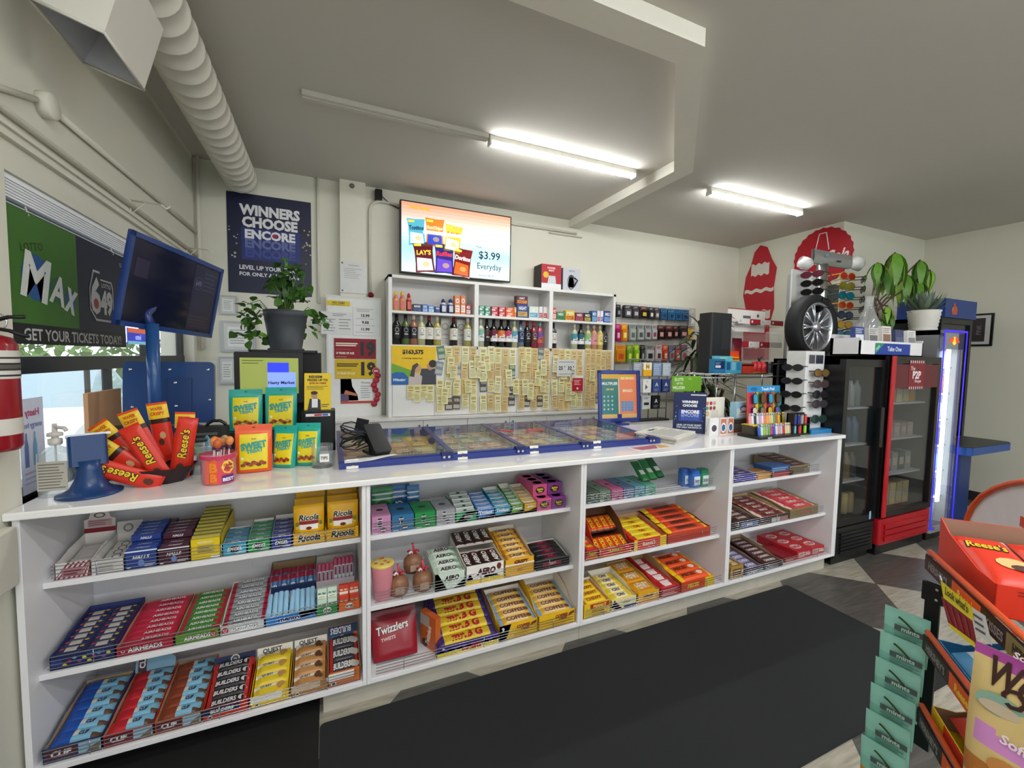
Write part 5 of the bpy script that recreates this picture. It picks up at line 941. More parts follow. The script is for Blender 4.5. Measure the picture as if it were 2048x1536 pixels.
for k in range(30):
    a = rs_.random()*6.28; rr = rs_.random()**.7
    if k < 19: base = (0, 0, hp_*.8); tip = Vector((rr*.13*math.cos(a), rr*.1*math.sin(a), hp_+.07+.26*(1-rr*.7)*rs_.random()))
    elif k < 26: tip = Vector((-rt-.06-.05*rs_.random(), -.03+.06*math.sin(a), hp_-.08+.19*rs_.random()-.05)); base = (-rt*.6, 0, hp_*.9)
    else: tip = Vector((rt+.04+.03*rs_.random(), -.02+.04*math.sin(a), hp_-.0+.1*rs_.random()-.08)); base = (rt*.6, 0, hp_*.9)
    mid = Vector(base)*.5+tip*.5+Vector((0, 0, .05)); stem.tube([base, mid, tip], .0025, mk('5a7a3a', .6), 5)
    for q in range(7):
        d = Euler((rs_.uniform(-1.2, .9), rs_.uniform(-.7, .7), rs_.random()*6.28)); o_ = tip*(.55+.45*rs_.random())+mid*(.0)+Vector((rs_.gauss(0, .018), rs_.gauss(0, .018), rs_.gauss(0, .018)))
        if q < 5: o_ = tip+Vector((rs_.gauss(0, .022), rs_.gauss(0, .02), rs_.gauss(0, .022)))
        m.T = Matrix.Translation(o_) @ d.to_matrix().to_4x4(); leafmesh(m, rs_.uniform(.035, .06), rs_.uniform(.018, .028), rs_.choice([G1, G2, G1, G3 if k >= 19 else G2]), droop=.3)
m.obj('foliage', pot); stem.obj('stems', pot)
# yellow prize card on black ticket scanner
x0, x1, z0, z1 = yrect(607, 743, 662, 816, .66)
zs_ = at(636, 820, 'y', .66).z
m = MB(); m.rbox(x0-.01, .62, HT, x1+.02, .74, zs_, BLACK, .012); m.at(FR(((x0+x1)/2, .6195, HT), (1, 0, 0), (0, 0, 1))); hh = zs_-HT; m.rect(-.055, hh-.028, .06, hh-.014, PAPER); m.rect(-.015, hh-.026, .02, hh-.016, I_('b8344a'), .001); m.rect(.022, hh-.026, .05, hh-.016, I_('4a6ab8'), .001)
tag(m.obj('ticket_scanner'), 'black ticket scanner box with a small white sticker behind the sweet bags', 'scanner')
m = MB(); m.at(TR((x0+x1)/2, .675, zs_, -8, -3)); w_, h_ = x1-x0, z1-z0; m.box(-w_/2, 0, 0, w_/2, .004, h_, mk('e8c81c', .5)); m.T = m.T @ FACE
m.text('REDEEM', -.01, h_*.9, w_*.6, h_*.07, INK, .001, .04); m.text('PRIZES UP TO', 0, h_*.81, w_*.84, h_*.065, INK, .001, .04); m.text('$999.90 HERE', 0, h_*.72, w_*.84, h_*.065, I_('a83a1c'), .001, .04); m.lines(-w_*.42, h_*.54, w_*.42, h_*.66, 3, I_('6a5a1c'), .001)
m.poly([(-w_*.38, 0), (w_*.12, 0), (w_*.1, h_*.26), (-.005, h_*.32), (-w_*.3, h_*.3)], I_('2a2c38'), .001); m.poly([(-w_*.22, h_*.06), (-.0, h_*.06), (.0, h_*.3), (-w_*.22, h_*.3)], I_('e8e8ec'), .0013); m.disc(-w_*.13, h_*.4, w_*.12, I_('b88a6a'), h_*.09, .0016); m.disc(-w_*.13, h_*.46, w_*.13, I_('2a1f1a'), h_*.05, .0018); m.lines(w_*.14, h_*.06, w_*.44, h_*.16, 2, I_('4a3a1c'), .001, .4)
tag(m.obj('prize_card'), 'yellow prize card with a printed man standing on the black scanner', 'card')
# big blue lottery terminal
t = empty('lottery_terminal', (.14, .72, HT), 'large navy blue lottery terminal with a bolted back plate near the window', 'terminal')
pl = yrect(240, 722, 428, 832, .66)
m = MB(); w_ = pl[1]-pl[0]; h_ = pl[3]-pl[2]; m.at(TR(pl[0]-.14, .66-.72, pl[2]-HT, -6)); m.rbox(0, 0, -.03, w_, .03, h_, NAVY, .02, 4, 'y'); m.obj('back_plate', t)
m = MB(); m.at(TR(pl[0]-.14, .66-.72, pl[2]-HT, -6)); m.rbox(w_*.48, -.012, -.02, w_*.75, .004, h_*.72, mk('0f3160', .4), .01, 3, 'y'); m.obj('cover_panel', t)
m = MB()
for (u, v) in ((.08, .86), (.5, .86), (.93, .86), (.1, .2), (.95, .3), (.57, .62), (.58, .2)):
    m.at(TR(pl[0]-.14, .66-.72, pl[2]-HT, -6) @ FR((w_*u, -.0 if u not in (.57, .58) else -.012, h_*v), (1, 0, 0), (0, 0, 1))); m.lathe([(.007, 0), (.006, .003), (.001, .004)], CHROME, 10, cap=False)
m.obj('bolts', t)['kind'] = 'stuff'
dm = yrect(198, 800, 420, 905, .56); w_ = dm[1]-dm[0]
m = MB(); P = []
for i in range(13):
    a = PI*i/12; P.append((-.5*math.cos(a)*w_*(1-.04*math.sin(a)), .19*math.sin(a)**.55))
m.at(FR(((dm[0]+dm[1])/2-.14, .60-.72, .0), (1, 0, 0), (0, 0, 1))); m.ext([(P[0][0], 0)]+P+[(P[-1][0], 0)], -.10, .05, NAVY); m.obj('body_shell', t, bev=.012)
# tall customer monitor on a pole
P0 = Vector((.215, .5, 1.72)); A_, T_ = math.radians(16), math.radians(10); Nn = Vector((math.cos(A_)*math.cos(T_), -math.sin(A_)*math.cos(T_), -math.sin(T_)))
cs = [atp(u, v, P0, Nn) for u, v in ((262, 457), (447, 540), (420, 675), (230, 650))]; cen = sum(cs, Vector())/4
u_ = ((cs[1]-cs[0])+(cs[2]-cs[3])).normalized(); v_ = Nn.cross(u_); W_ = ((cs[1]-cs[0]).length+(cs[2]-cs[3]).length)/2; H_ = ((cs[0]-cs[3]).length+(cs[1]-cs[2]).length)/2
FM = FR(cen, u_, v_)
t = empty('customer_monitor', Matrix.Translation((.212, .5, HT)), 'large navy framed monitor tilted on a blue pole above the terminal', 'monitor'); inv = Matrix.Translation((.212, .5, HT)).inverted()
def loc(mb): mb.T = inv @ FM; return mb
m = loc(MB()); w2, h2 = W_/2, H_/2
m.box(-w2, -h2, -.012, w2, h2, -.002, NAVY2); m.box(-w2*.6, -h2*.6, -.03, w2*.6, h2*.6, -.012, NAVY2)
for (a, b, c_, d) in ((-w2, -h2, w2, -h2+.02), (-w2, h2-.02, w2, h2), (-w2, -h2, -w2+.018, h2), (w2-.018, -h2, w2, h2)): m.box(a, b, -.002, c_, d, .006, mk('23407e', .3, coat=.3))
m.obj('monitor_frame', t)
m = loc(MB()); SC_ = mk('10122a', .12, e=.012, coat=.4)
m.rect(-w2+.018, -h2+.02, w2-.018, h2-.02, mk('141731', .18), 0); g1, g2 = mk('3a3d5e', .4, n=0), mk('2a2d4a', .4, n=0)
m.rect(w2*.3, -h2*.85, w2*.92, h2*.85, mk('20243f', .3, n=0), .0006); m.ring(w2*.43, h2*.38, .03, .036, g1, .001, ky=.9); m.text('649', w2*.43, h2*.38, .045, .03, I_('6a6d8a'), .0014, .03)
m.lines(w2*.55, h2*.2, w2*.9, h2*.75, 5, g1, .001, .4); m.lines(w2*.32, -h2*.35, w2*.9, h2*.1, 4, g2, .001, .5); m.lines(w2*.32, -h2*.8, w2*.9, -h2*.45, 4, mk('3d3444', .4, n=0), .001, .6); m.rect(-w2*.85, h2*.1, -w2*.62, h2*.5, mk('2c2440', .3, n=0), .0007)
m.obj('monitor_screen', t)
m = MB(); m.tube([(0, 0, .1), (0, 0, .62)], .023, mk('1d4b84', .35, coat=.2), 16); m.obj('pole', t)
m = MB(); m.tube([(0, 0, .6), (-.02, .0, .66), tuple(inv @ (cen-Nn*.045))], .018, NAVY2, 8); m.obj('pole_bracket', t); m = MB().lathe([(.046, 0), (.046, .012), (.03, .02), (.025, .1)], NAVY2, 18); m.obj('pole_foot', t)

# ---------------------------------------------------------------- lottery counter case
case = empty('ticket_case', (.935, .2, HT), 'long blue-framed glass ticket display case lying on the worktop', 'display case')
CF = mk('1b2f7e', .32, coat=.3); cuts = [0.0, .515, .905, 1.30, 1.80]; hf, hb = .028, .055; dp = .70
m = MB(); m.box(-.0, 0, 0, 1.80, .03, hf, CF); m.box(0, .012, hf-.006, 1.8, .04, hf+.006, CF); m.box(0, dp-.02, 0, 1.8, dp, hb, CF)
for i, x in enumerate(cuts):
    w = .022 if i in (0, 4) else .028; a = min(max(x-w/2, 0), 1.8-w)
    m.add([(a, .03, 0), (a+w, .03, 0), (a+w, dp, 0), (a, dp, 0), (a, .03, hf+.006), (a+w, .03, hf+.006), (a+w, dp, hb+.002), (a, dp, hb+.002)], [(0, 3, 2, 1), (4, 5, 6, 7), (0, 1, 5, 4), (2, 3, 7, 6), (1, 2, 6, 5), (3, 0, 4, 7)], CF)
m.obj('case_frame', case)
m = MB(); m.box(.01, .03, .0, 1.79, dp-.02, .004, mk('8a8c86', .6)); m.obj('case_floor', case)
for i in range(4):
    a, b = cuts[i]+.012, cuts[i+1]-.012
    m = MB(); m.add([(a, .035, hf+.004), (b, .035, hf+.004), (b, dp-.01, hb), (a, dp-.01, hb)], [(0, 1, 2, 3)], glassmat('e6ece8', .03, .015, .14)); m.obj('glass_lid', case)
for i in range(4):
    x = cuts[i]+(.03 if i == 0 else .02)
    m = MB().at(FR((x, -.0015, .0), (1, 0, 0), (0, .2, 1))); m.rect(0, .001, .05, .042, PAPER, .001); m.poly([(.012, .022), (.024, .034), (.04, .026), (.03, .01)], I_('c8b82a'), .0016); m.text('18+', .026, .022, .014, .007, I_('5a5a1a'), .002); m.obj('age_sticker', case)
for i in (1, 2, 3, 4):
    x = cuts[i]-(.06 if i < 4 else .09)
    m = MB(); m.box(x, -.004, hf-.016, x+.055, .03, hf+.014, mk('16245e', .4)); m.at(FR((x, -.0045, hf-.016), (1, 0, 0), (0, 0, 1))); m.disc(.012, .008, .006, I_('c8c0d0')); m.disc(.036, .008, .006, I_('c0c8d8')); m.obj('lock_box', case)
# scratch tickets inside the case
rt_ = random.Random(11); tcol = ['b8446a', '3f9a9a', '8ab8b0', '6a4a8a', 'c89a3a', 'b03a3a', '5a8a5a', '4a6ab0', 'c8b060', '8a5a3a', 'a85a8a', '3a7a8a']
protoT = []
for c in tcol:
    mb = MB(); mb.box(-.045, -.05, 0, .045, .05, .0012, mk(c, .35)); mb.T = MOVE(0, 0, .0012); mb.rect(-.036, -.04, .036, -.008, mk('c3bfae', .4), .0003); mb.text('WIN', 0, .022, .06, .026, I_('efe8c8'), .0004, .04); protoT.append(mb)
objs = {}; k = 0
for i in range(4):
    a, b = cuts[i]+.03, cuts[i+1]-.03; n = int((b-a)/.098)
    for r in range(4):
        for q in range(n):
            ci = rt_.randrange(len(tcol)); M_ = TR(.935+a+(b-a)*(q+.5)/n, .2+.085+.15*r+(.03 if r else 0), HT+.0045+.0003*r, 0, jit(4)); k += 1
            bay = ['leftmost bay', 'second bay from the left', 'third bay from the left', 'rightmost bay'][i]
            l_ = 'scratch ticket under the glass in the '+bay+' of the blue case'
            if ci not in objs: objs[ci] = put(protoT[ci], 'scratch_ticket', M_, l_, 'lottery ticket', 'scratch tickets in the '+bay)
            else: dup(objs[ci], M_, l_, 'scratch tickets in the '+bay)
# red pull tags and the torn white note on the glass
def onglass(x, y): return HT+hf+.006+(hb-hf)*(y-.235)/(dp-.05)+.001
for (px, py, lab, l, rz_, bent) in ((1012, 864, 'red pull tag lying over the frame between the second and third case bays', .1, -50, True), (1070, 860, 'red tag lying on the glass of the third case bay', .11, -9, False)):
    p = at(px, py, 'z', HT+.05); m = MB(); m.rbox(-l/2, -.014, 0, l/2, .014, .004, mk('c8232e', .35), .012); m.disc(-l*.3, 0, .006, PAPER, None, .0046); put(m, 'pull_tag', TR(p.x, p.y, onglass(p.x, p.y)+(.006 if bent else 0), 0, rz_), lab, 'tag')
p = at(745, 918, 'z', HT+.034); m = MB(); P = [(-.12, -.03), (-.118, .012), (-.05, .02), (.02, .028), (.1, .045), (.118, .03), (.06, .01), (.0, -.02), (-.06, -.03)]; m.ext(P, 0, .0008, mk('eeecea', .7)); m.lines(-.1, -.01, .0, .01, 2, I_('9a9a9e'), .001, .3)
put(m, 'paper_note', TR(p.x, p.y, onglass(p.x, p.y)+.001, 4, 3), 'torn white paper note on the front edge of the leftmost case bay', 'note')
# pin pad on its stand
p = at(755, 905, 'z', HT+.05); t = empty('card_terminal', TR(p.x, p.y+.06, onglass(p.x, p.y+.06), 0, 18), 'black card payment terminal on a stand over the leftmost case bay', 'card terminal')
m = MB(); m.rbox(-.05, -.06, 0, .05, .06, .012, BLACK, .02); m.box(-.02, .0, .012, .02, .04, .06, BLACK); m.obj('stand', t)
m = MB(); m.at(TR(0, -.0, .055, 38)); m.rbox(-.042, -.09, 0, .042, .09, .026, mk('17181a', .3), .012); m.obj('terminal_body', t)
m = MB(); m.at(TR(0, -.0, .082, 38)); m.rect(-.033, .01, .033, .075, mk('3d4347', .12), 0.001); m.obj('terminal_screen', t)
m = MB(); m.at(TR(0, -.0, .082, 38))
for i in range(3):
    for j in range(4): m.box(-.03+.021*i, -.075+.019*j, 0, -.014+.021*i, -.062+.019*j, .003, mk('5a5d60', .5))
m.obj('keypad', t)['kind'] = 'stuff'
m = MB()
for i in range(7): m.tube([(p.x-.09+.02*jit(1), p.y+.03+.01*i, HT+.07+.004*i)]+[(p.x-.10+.055*math.cos(a)+jit(.01), p.y+.08+.04*math.sin(a), HT+.085+.05*math.sin(a*1.0+i)*.5+.012*i) for a in (0, .8, 1.6, 2.4, 3.2, 4.0, 4.8, 5.6)]+[(p.x-.03, p.y+.08, HT+.07)], .003, BLACK, 5)
tag(m.obj('cable_bundle'), 'tangled black cables heaped left of the card terminal', 'cables', kind='stuff')
q = at(716, 858, 'y', .99); m = MB(); m.at(TR(q.x, .97, q.z-.05, 10, -4, 14)); m.box(-.035, -.01, -.04, .035, .012, .12, BLACKM)
m.box(-.05, -.04, -.06, .05, .05, -.04, BLACKM); m.box(-.03, -.01, -(q.z-HT-.05), .03, .02, -.04, BLACKM); tag(m.obj('scanner_stand'), 'black upright barcode scanner stand behind the card terminal', 'scanner')
# blue framed game sheet on a post
x0, x1, z0, z1 = yrect(1203, 740, 1281, 842, .86); w_, h_ = x1-x0, z1-z0
t = empty('game_sheet_stand', ((x0+x1)/2, .86, HT), 'blue framed game sheet leaning back on a post at the end of the ticket case', 'sign stand'); bz = z0-HT
m = MB(); m.at(TR(0, 0, bz, -5, -3)); fw = .03
m.box(-w_/2, 0, 0, -w_/2+fw, .02, h_, CF); m.box(w_/2-fw, 0, 0, w_/2, .02, h_, CF); m.box(-w_/2, 0, 0, w_/2, .02, fw, CF); m.box(-w_/2, 0, h_-fw, w_/2, .02, h_, CF); m.obj('sheet_frame', t, bev=.006)
m = MB(); m.at(TR(0, .012, bz, -5, -3) @ FACE); S0, S1, T0, T1 = -w_/2+fw, w_/2-fw, fw, h_-fw
m.rect(S0, T0, S1, T1, mk('efe4cf', .3), 0); m.rect(S0, T0, S0+(S1-S0)*.48, T1*.9, mk('3f7a78', .3, n=0), .0006); m.rect(S0+(S1-S0)*.5, T0, S1, T1, mk('e8855a', .3, n=0), .0006); m.rect(S0+.01, T1*.9, S1-.03, T1-.004, mk('d8a83a', .3, n=0), .001)
m.text('MULTIPLIER', S0+(S1-S0)*.24, h_*.74, (S1-S0)*.44, .022, I_('e8ecec'), .0012, .03); m.text('200 000', S0+(S1-S0)*.24, h_*.63, (S1-S0)*.4, .016, I_('e0c85a'), .0012, .03); m.text('500 BINGO', S0+(S1-S0)*.74, h_*.84, (S1-S0)*.44, .02, I_('f0e0b0'), .0012, .03); m.text('BINGO', S0+(S1-S0)*.74, h_*.6, (S1-S0)*.4, .022, I_('f0e8d0'), .0012, .03)
for i in range(4):
    for j in range(4): m.rect(S0+(S1-S0)*(.55+.09*i), h_*(.2+.05*j), S0+(S1-S0)*(.63+.09*i), h_*(.245+.05*j), mk('4f8fc0', .3, n=0), .001)
for i in range(4):
    for j in range(3): m.disc(S0+(S1-S0)*(.08+.11*j), h_*(.25+.08*i), .008, I_('a8c8c0'), None, .001, 10)
m.rect(S0, T0, S1, T0+.03, mk('d8b070', .3, n=0), .0013); m.obj('game_sheet', t)
m = MB(); m.rbox(-.02, .01, -0, .02, .04, bz+.06, CF, .006); m.rbox(-.07, -.03, 0, .07, .09, .012, CF, .02); m.obj('post', t)
# gift-card spinner
gy = .93; GR = empty('gift_card_rack', (at(1300, 800, 'y', gy).x, gy+.05, HT), 'dark wire rack of gift cards behind the blue framed game sheet', 'card rack')
gx = GR.location.x; m = MB(); m.box(-.17, -.04, 0, .22, .05, .015, BLACKM)
for q in (-.17, -.07, .03, .13, .22): m.tube([(q, .0, .01), (q, .0, .5)], .005, mk('6a6c70', .4), 6)
for i in range(4): m.tube([(-.17, 0, .1+.135*i), (.22, 0, .1+.135*i)], .005, mk('6a6c70', .4), 6)
m.obj('rack_frame', GR)
def gcard(c, art, w=.085, h=.105):
    mb = MB(); mb.box(-w/2, 0, 0, w/2, .002, h, mk(c, .35)); mb.T = FACE; art(mb, w, h); mb.T = Matrix.Identity(4); return mb
def ga(mb, w, h): mb.rect(-w/2, 0, w/2, h*.48, I_('f0b01c')); mb.text('M', 0, h*.72, w*.6, h*.36, I_('d8a01c'), .001, .03); mb.rect(-.012, h*.93, .012, h*.96, GREYINK, .001)
def gb(mb, w, h): mb.poly([(-w*.2, h*.22), (-w*.2, h*.42), (w*.05, h*.42)], I_('2aa58a')); mb.poly([(-w*.2, h*.42), (-w*.2, h*.64), (w*.05, h*.42)], I_('3a7a8a'), .0007); mb.poly([(-w*.2, h*.22), (w*.12, h*.42), (-w*.04, h*.42)], I_('b83a4a'), .0009); mb.poly([(w*.02, h*.36), (w*.2, h*.43), (w*.02, h*.5)], I_('e8b83a'), .0011); mb.text('Play', 0, h*.82, w*.5, h*.1, GREYINK, .001)
def gc(mb, w, h): mb.rect(-w*.3, h*.3, w*.3, h*.5, I_('2a2c30')); mb.rect(-w/2, 0, w/2, h*.16, I_('cfe6ea')); mb.lines(-w*.4, h*.72, w*.4, h*.95, 2, I_('5a5c60'), .001); mb.poly([(0, 0), (w/2, 0), (w/2, h*.14)], I_('e8d23a'), .001)
def gd(mb, w, h): mb.lines(-w*.4, h*.1, w*.4, h*.9, 6, I_('dfe6f0'), .001, .25)
def ge(mb, w, h): mb.text('A', 0, h*.6, w*.4, h*.3, I_('e8ecf4')); mb.lines(-w*.3, h*.1, w*.3, h*.3, 2, I_('9aa8c8'))
rows_ = [[('9aa0a8', gd, 'grey striped gift card at the top left of the card rack'), ('efe9d8', ga, 'white and yellow gift card with a golden letter in the card rack'), ('7f93b4', gd, 'blue-grey gift card at the top right of the card rack'), ('a9b4c0', gd, 'pale grey gift card at the far top right of the card rack')],
         [('b0b2b0', gd, 'pale striped gift card at the left of the middle row of the card rack'), ('f2f2f0', gb, 'white gift card with a coloured triangle in the card rack'), ('3a4f8a', ge, 'navy gift card with a white letter in the card rack'), ('2c3c74', ge, 'dark navy gift card at the far right of the card rack')],
         [('1d1e22', gd, 'black gift card at the bottom left of the card rack'), ('d9dcdc', gc, 'light grey boxed gift card at the bottom of the card rack'), ('16171a', ge, 'black gift card at the bottom right of the card rack')]]
for r, row in enumerate(rows_):
    for q, (c, a_, l_) in enumerate(row):
        for k in range(2):
            M_ = TR(gx-.115+.1*q, gy+.038-.014*k, HT+.37-.135*r)
            put(gcard(c, a_, h=.11), 'gift_card', M_, l_ if k else 'rear '+l_.replace(' in the card rack', '').replace(' with a golden letter', '').replace(' of the card rack', '').replace('of the middle row', 'of the middle row'), 'gift card', 'gift cards on the dark rack')
# navy poster stand, newspapers, leaflets
e0, e1 = at(1345, 865, 'z', HT), at(1410, 868, 'z', HT); u_ = (e1-e0).normalized(); ew = (e1-e0).length
p = at(1345, 784, 'y', e0.y); eh = p.z-HT
m = MB(); m.at(FR(e0, u_, (0, .0, 1))); EN = mk('182552', .3); m.box(0, 0, -.006, ew, eh, 0, EN)
m.T = m.T
def encore(m, w, h, z=.001, small=True):
    m.text('WINNERS', w*.5, h*.77, w*.5, h*.066, I_('eef0f4'), z, .05); m.text('CHOOSE', w*.5, h*.68, w*.46, h*.066, I_('eef0f4'), z, .05)
    m.rect(w*.16, h*.3, w*.88, h*.58, mk('23408f', .35, n=0), z*.6)
    for i, c in enumerate(('f0f2f6', '8f9fd0', '3f5cb0')): m.text('ENCORE', w*.52, h*(.53-.085*i), w*.68, h*.085, I_(c), z, .05)
    m.disc(w*.565, h*.53, h*.018, I_('b8283a'), None, z*1.5, 12); m.text('LEVEL UP YOUR TICKET', w*.5, h*.2, w*.76, h*.045, I_('e4e8f0'), z, .03); m.text('FOR ONLY AN EXTRA $1', w*.5, h*.14, w*.76, h*.045, I_('e4e8f0'), z, .03)
    rr = random.Random(2)
    for i in range(14):
        x = (.03+.09*rr.random()) if i % 2 else (.9+.08*rr.random()); m.disc(w*x, h*(.3+.36*rr.random()), h*.009, I_(['cfd2d8', 'd8cf8a', '8ab8c8'][i % 3]), None, z, 8)
encore(m, ew, eh); m.box(ew*.52, eh*.93, 0, ew*.98, eh*.955, .004, mk('e2e6ee', .2))
m.box(ew*.1, .0, -.09, ew*.9, .004, -.006, EN); tag(m.obj('poster_stand'), 'navy upright poster stand with white lettering on the worktop beside the newspapers', 'sign stand')
n0 = at(1350, 885, 'z', HT); 
rn = random.Random(5)
for i in range(6):
    m = MB(); m.rbox(-.17, -.13, 0, .17, .13, .0065, mk(rn.choice(['c9c6bd', 'bdbab2', 'd2cfc6']), .85, n=.06), .004); m.T = MOVE(0, 0, .0065)
    if i == 5: m.lines(-.15, -.11, .15, .06, 12, GREYINK, .0005, .4); m.text('NEWS', 0, .09, .2, .03, INK, .0006, .03)
    put(m, 'newspaper', TR(n0.x+.055+jit(.006), n0.y+.135+jit(.006), HT+.0003+.0068*i, 0, 24+jit(3)), ['lowest newspaper of the stack in front of the navy stand', 'second lowest newspaper of the stack', 'third newspaper from the bottom of the stack', 'third newspaper from the top of the stack', 'second newspaper from the top of the stack', 'topmost newspaper of the stack beside the ticket case'][i], 'newspaper', 'stacked newspapers')
p = at(1300, 895, 'z', HT); m = MB(); m.box(-.14, -.045, 0, .14, .045, .001, mk('e6d6cf', .5)); m.T = MOVE(0, 0, .001); m.poly([(-.1, -.04), (.02, -.04), (.08, .04), (-.12, .03)], I_('a85a6a'), .0003); m.poly([(.04, -.04), (.13, -.03), (.12, .03), (.08, .04)], I_('c8a05a'), .0003)
put(m, 'leaflet', TR(p.x, p.y, HT+.0004, 0, 4), 'pink and tan leaflet lying at the worktop edge before the newspapers', 'leaflet')
# cards, stickers, acrylic box
y_ = .29
for i, (a, b, c, c2, lab) in enumerate(((1419, 1437, 'e8e6e6', '4a4450', 'white card pack with a grey drawing, left of the three small packs'), (1440, 1453, 'c87a5a', '3a6a9a', 'orange and blue card pack in the middle of the three small packs'), (1455, 1467, 'c87a5a', '3a6a9a', 'orange and blue card pack at the right of the three small packs'))):
    xa, xb = xs(a, y_, HT+.04), xs(b, y_, HT+.04); hh = .115
    put(carton(xb-xa, .02, hh, mk('eceaea', .35), lambda mb, w, h: (mb.rect(w*.08, h*.05, w*.92, h*.95, I_(c)), mb.disc(w*.5, h*.42, w*.38, I_('f0eeee'), h*.3, .001), mb.disc(w*.5, h*.42, w*.28, I_(c2), h*.2, .0014))), 'card_pack', TR(xa, y_, HT), lab, 'card pack')
xa = at(1411, 800, 'y', .43).x; m = MB(); m.box(xa, .43, HT, xa+.19, .45, HT+.24, mk('ece8da', .6)); m.at(FR((xa, .4298, HT), (1, 0, 0), (0, 0, 1)))
for i, c in enumerate(('c87a4a', 'b83a5a', 'd8a0a0', '5a9a7a', 'a83048', '8a5a3a')): m.disc(.02+.034*(i % 3), .2-.035*(i//3), .014, I_(c))
m.disc(.02, .125, .018, I_('d89a6a')); m.disc(.02, .125, .01, I_('c8d8a0'), None, .001); m.rect(.06, .1, .13, .15, I_('dcd8cc'), .0007); m.rect(.0, .0, .19, .09, I_('e2dfd4'), .0005); m.lines(.08, .02, .16, .08, 4, I_('b0a898'), .001)
tag(m.obj('sticker_card'), 'cream card with round coloured stickers beside the navy poster stand', 'sticker card')
xa, xb = xs(1464, .32, HT+.08), xs(1531, .32, HT+.08); m = MB(); m.box(xa, .33, HT, xb, .45, HT+.095, mk('5a5650', .2)); m.at(FR((xa, .3295, HT), (1, 0, 0), (0, 0, 1))); m.rect(0, 0, xb-xa, .012, I_('8a4a2a')); m.lines(.02, .06, .2, .09, 2, I_('2a2a2a'), .001, .5)
tag(m.obj('drawer_box'), 'low smoky drawer box on the worktop left of the tag board', 'box')
put(carton(.14, .05, .115, mk('9ccbe2', .35), lambda mb, w, h: (mb.rect(w*.08, h*.1, w*.95, h*.62, I_('dcebf2')), mb.disc(w*.55, h*.62, w*.28, I_('4a6a84'), h*.2, .001), mb.disc(w*.55, h*.58, w*.2, I_('dcebf2'), h*.12, .0014), mb.rect(w*.3, h*.36, w*.8, h*.42, I_('3a5a74'), .0012), mb.lines(w*.2, h*.14, w*.9, h*.3, 2, I_('6a8aa4'), .0012))), 'blue_pack', TR(xs(1472, .34, HT+.15), .34, HT+.0955), 'light blue box with an arched emblem on the smoky drawer box', 'box')
g0 = at(1345, 752, 'y', .62); g1 = at(1402, 782, 'y', .62); m = MB(); m.box(g0.x, .62, g1.z, g1.x, .626, g0.z, mk('6ea62c', .4)); m.at(FR((g0.x, .6195, g1.z), (1, 0, 0), (0, 0, 1))); w_, h_ = g1.x-g0.x, g0.z-g1.z; m.text('SLOTS', w_*.22, h_*.78, w_*.4, h_*.2, I_('e8f2d8'), .001, .03); m.text('UP TO', w_*.25, h_*.52, w_*.3, h_*.14, I_('e8f2d8'), .001, .03); m.text('MILLION', w_*.22, h_*.25, w_*.42, h_*.2, I_('e8f2d8'), .001, .03); m.text('Play', w_*.6, h_*.8, w_*.2, h_*.14, I_('d8eab8'))
m.T = Matrix.Identity(4); m.box((g0.x+g1.x)/2-.01, .627, HT, (g0.x+g1.x)/2+.01, .64, g1.z+.05, BLACKM); m.box((g0.x+g1.x)/2-.05, .6, HT, (g0.x+g1.x)/2+.05, .68, HT+.008, BLACKM); tag(m.obj('sign_stand'), 'small bright green sign on a black stand behind the navy poster stand', 'sign stand')
# chrome wire rack with its load
ry0, ry1 = .72, .92; xa, xb = at(1388, 748, 'y', ry0).x, at(1568, 748, 'y', ry0).x; zr = at(1460, 748, 'y', ry0).z
t = empty('wire_rack', ((xa+xb)/2, .82, HT), 'chrome wire rack standing at the back of the worktop', 'rack'); hw = (xb-xa)/2
for sx in (-hw+.02, -.06, hw-.02):
    for sy in (-.09, .09): MB().tube([(sx, sy, 0), (sx, sy, zr-HT)], .0085, CHROME, 10).obj('post', t)
m = MB(); z_ = zr-HT
for sy in (-.1, .1): m.tube([(-hw, sy, z_), (hw, sy, z_)], .005, CHROME, 6); m.tube([(-hw, sy, z_-.03), (hw, sy, z_-.03)], .004, CHROME, 6)
for i in range(12): x = -hw+2*hw*i/11; m.tube([(x, -.1, z_), (x, .1, z_)], .003, CHROME, 5)
m.obj('wire_shelf', t)
zt_ = zr+.006
def rbx(px0, px1, py1, y, d, col, art, lab, name='product_box', cat='box', z=None):
    z = z or zt_; a, b = xs(px0, y, z+.05), xs(px1, y, z+.05); h = at((px0+px1)/2, py1, 'y', y).z-z
    return put(carton(b-a, d, h, mk(col, .38), art), name, TR(a, y, z), lab, cat)
rbx(1428, 1450, 718, .74, .05, '2a7aa8', lambda mb, w, h: (mb.rect(w*.05, h*.3, w*.95, h*.85, I_('14305e')), mb.rect(w*.12, h*.38, w*.6, h*.55, I_('dfe8f0'), .001), mb.lines(w*.12, h*.6, w*.6, h*.78, 2, I_('a8c0dc'), .001)), 'navy and sky blue box at the left end of the chrome rack')
rbx(1451, 1483, 722, .74, .05, '49a6c8', lambda mb, w, h: [mb.rect(w*(.06+.32*i), h*.25, w*(.3+.32*i), h*.9, I_(('1d5a8a', '7fc4d8', '2a86b0')[i])) for i in range(3)], 'aqua box of small bottles second on the chrome rack')
rbx(1429, 1464, 712, .80, .03, '6ac0cc', lambda mb, w, h: mb.lines(w*.3, h*.8, w*.7, h*.95, 1, I_('d8e8a0')), 'turquoise box standing behind the navy box on the chrome rack')
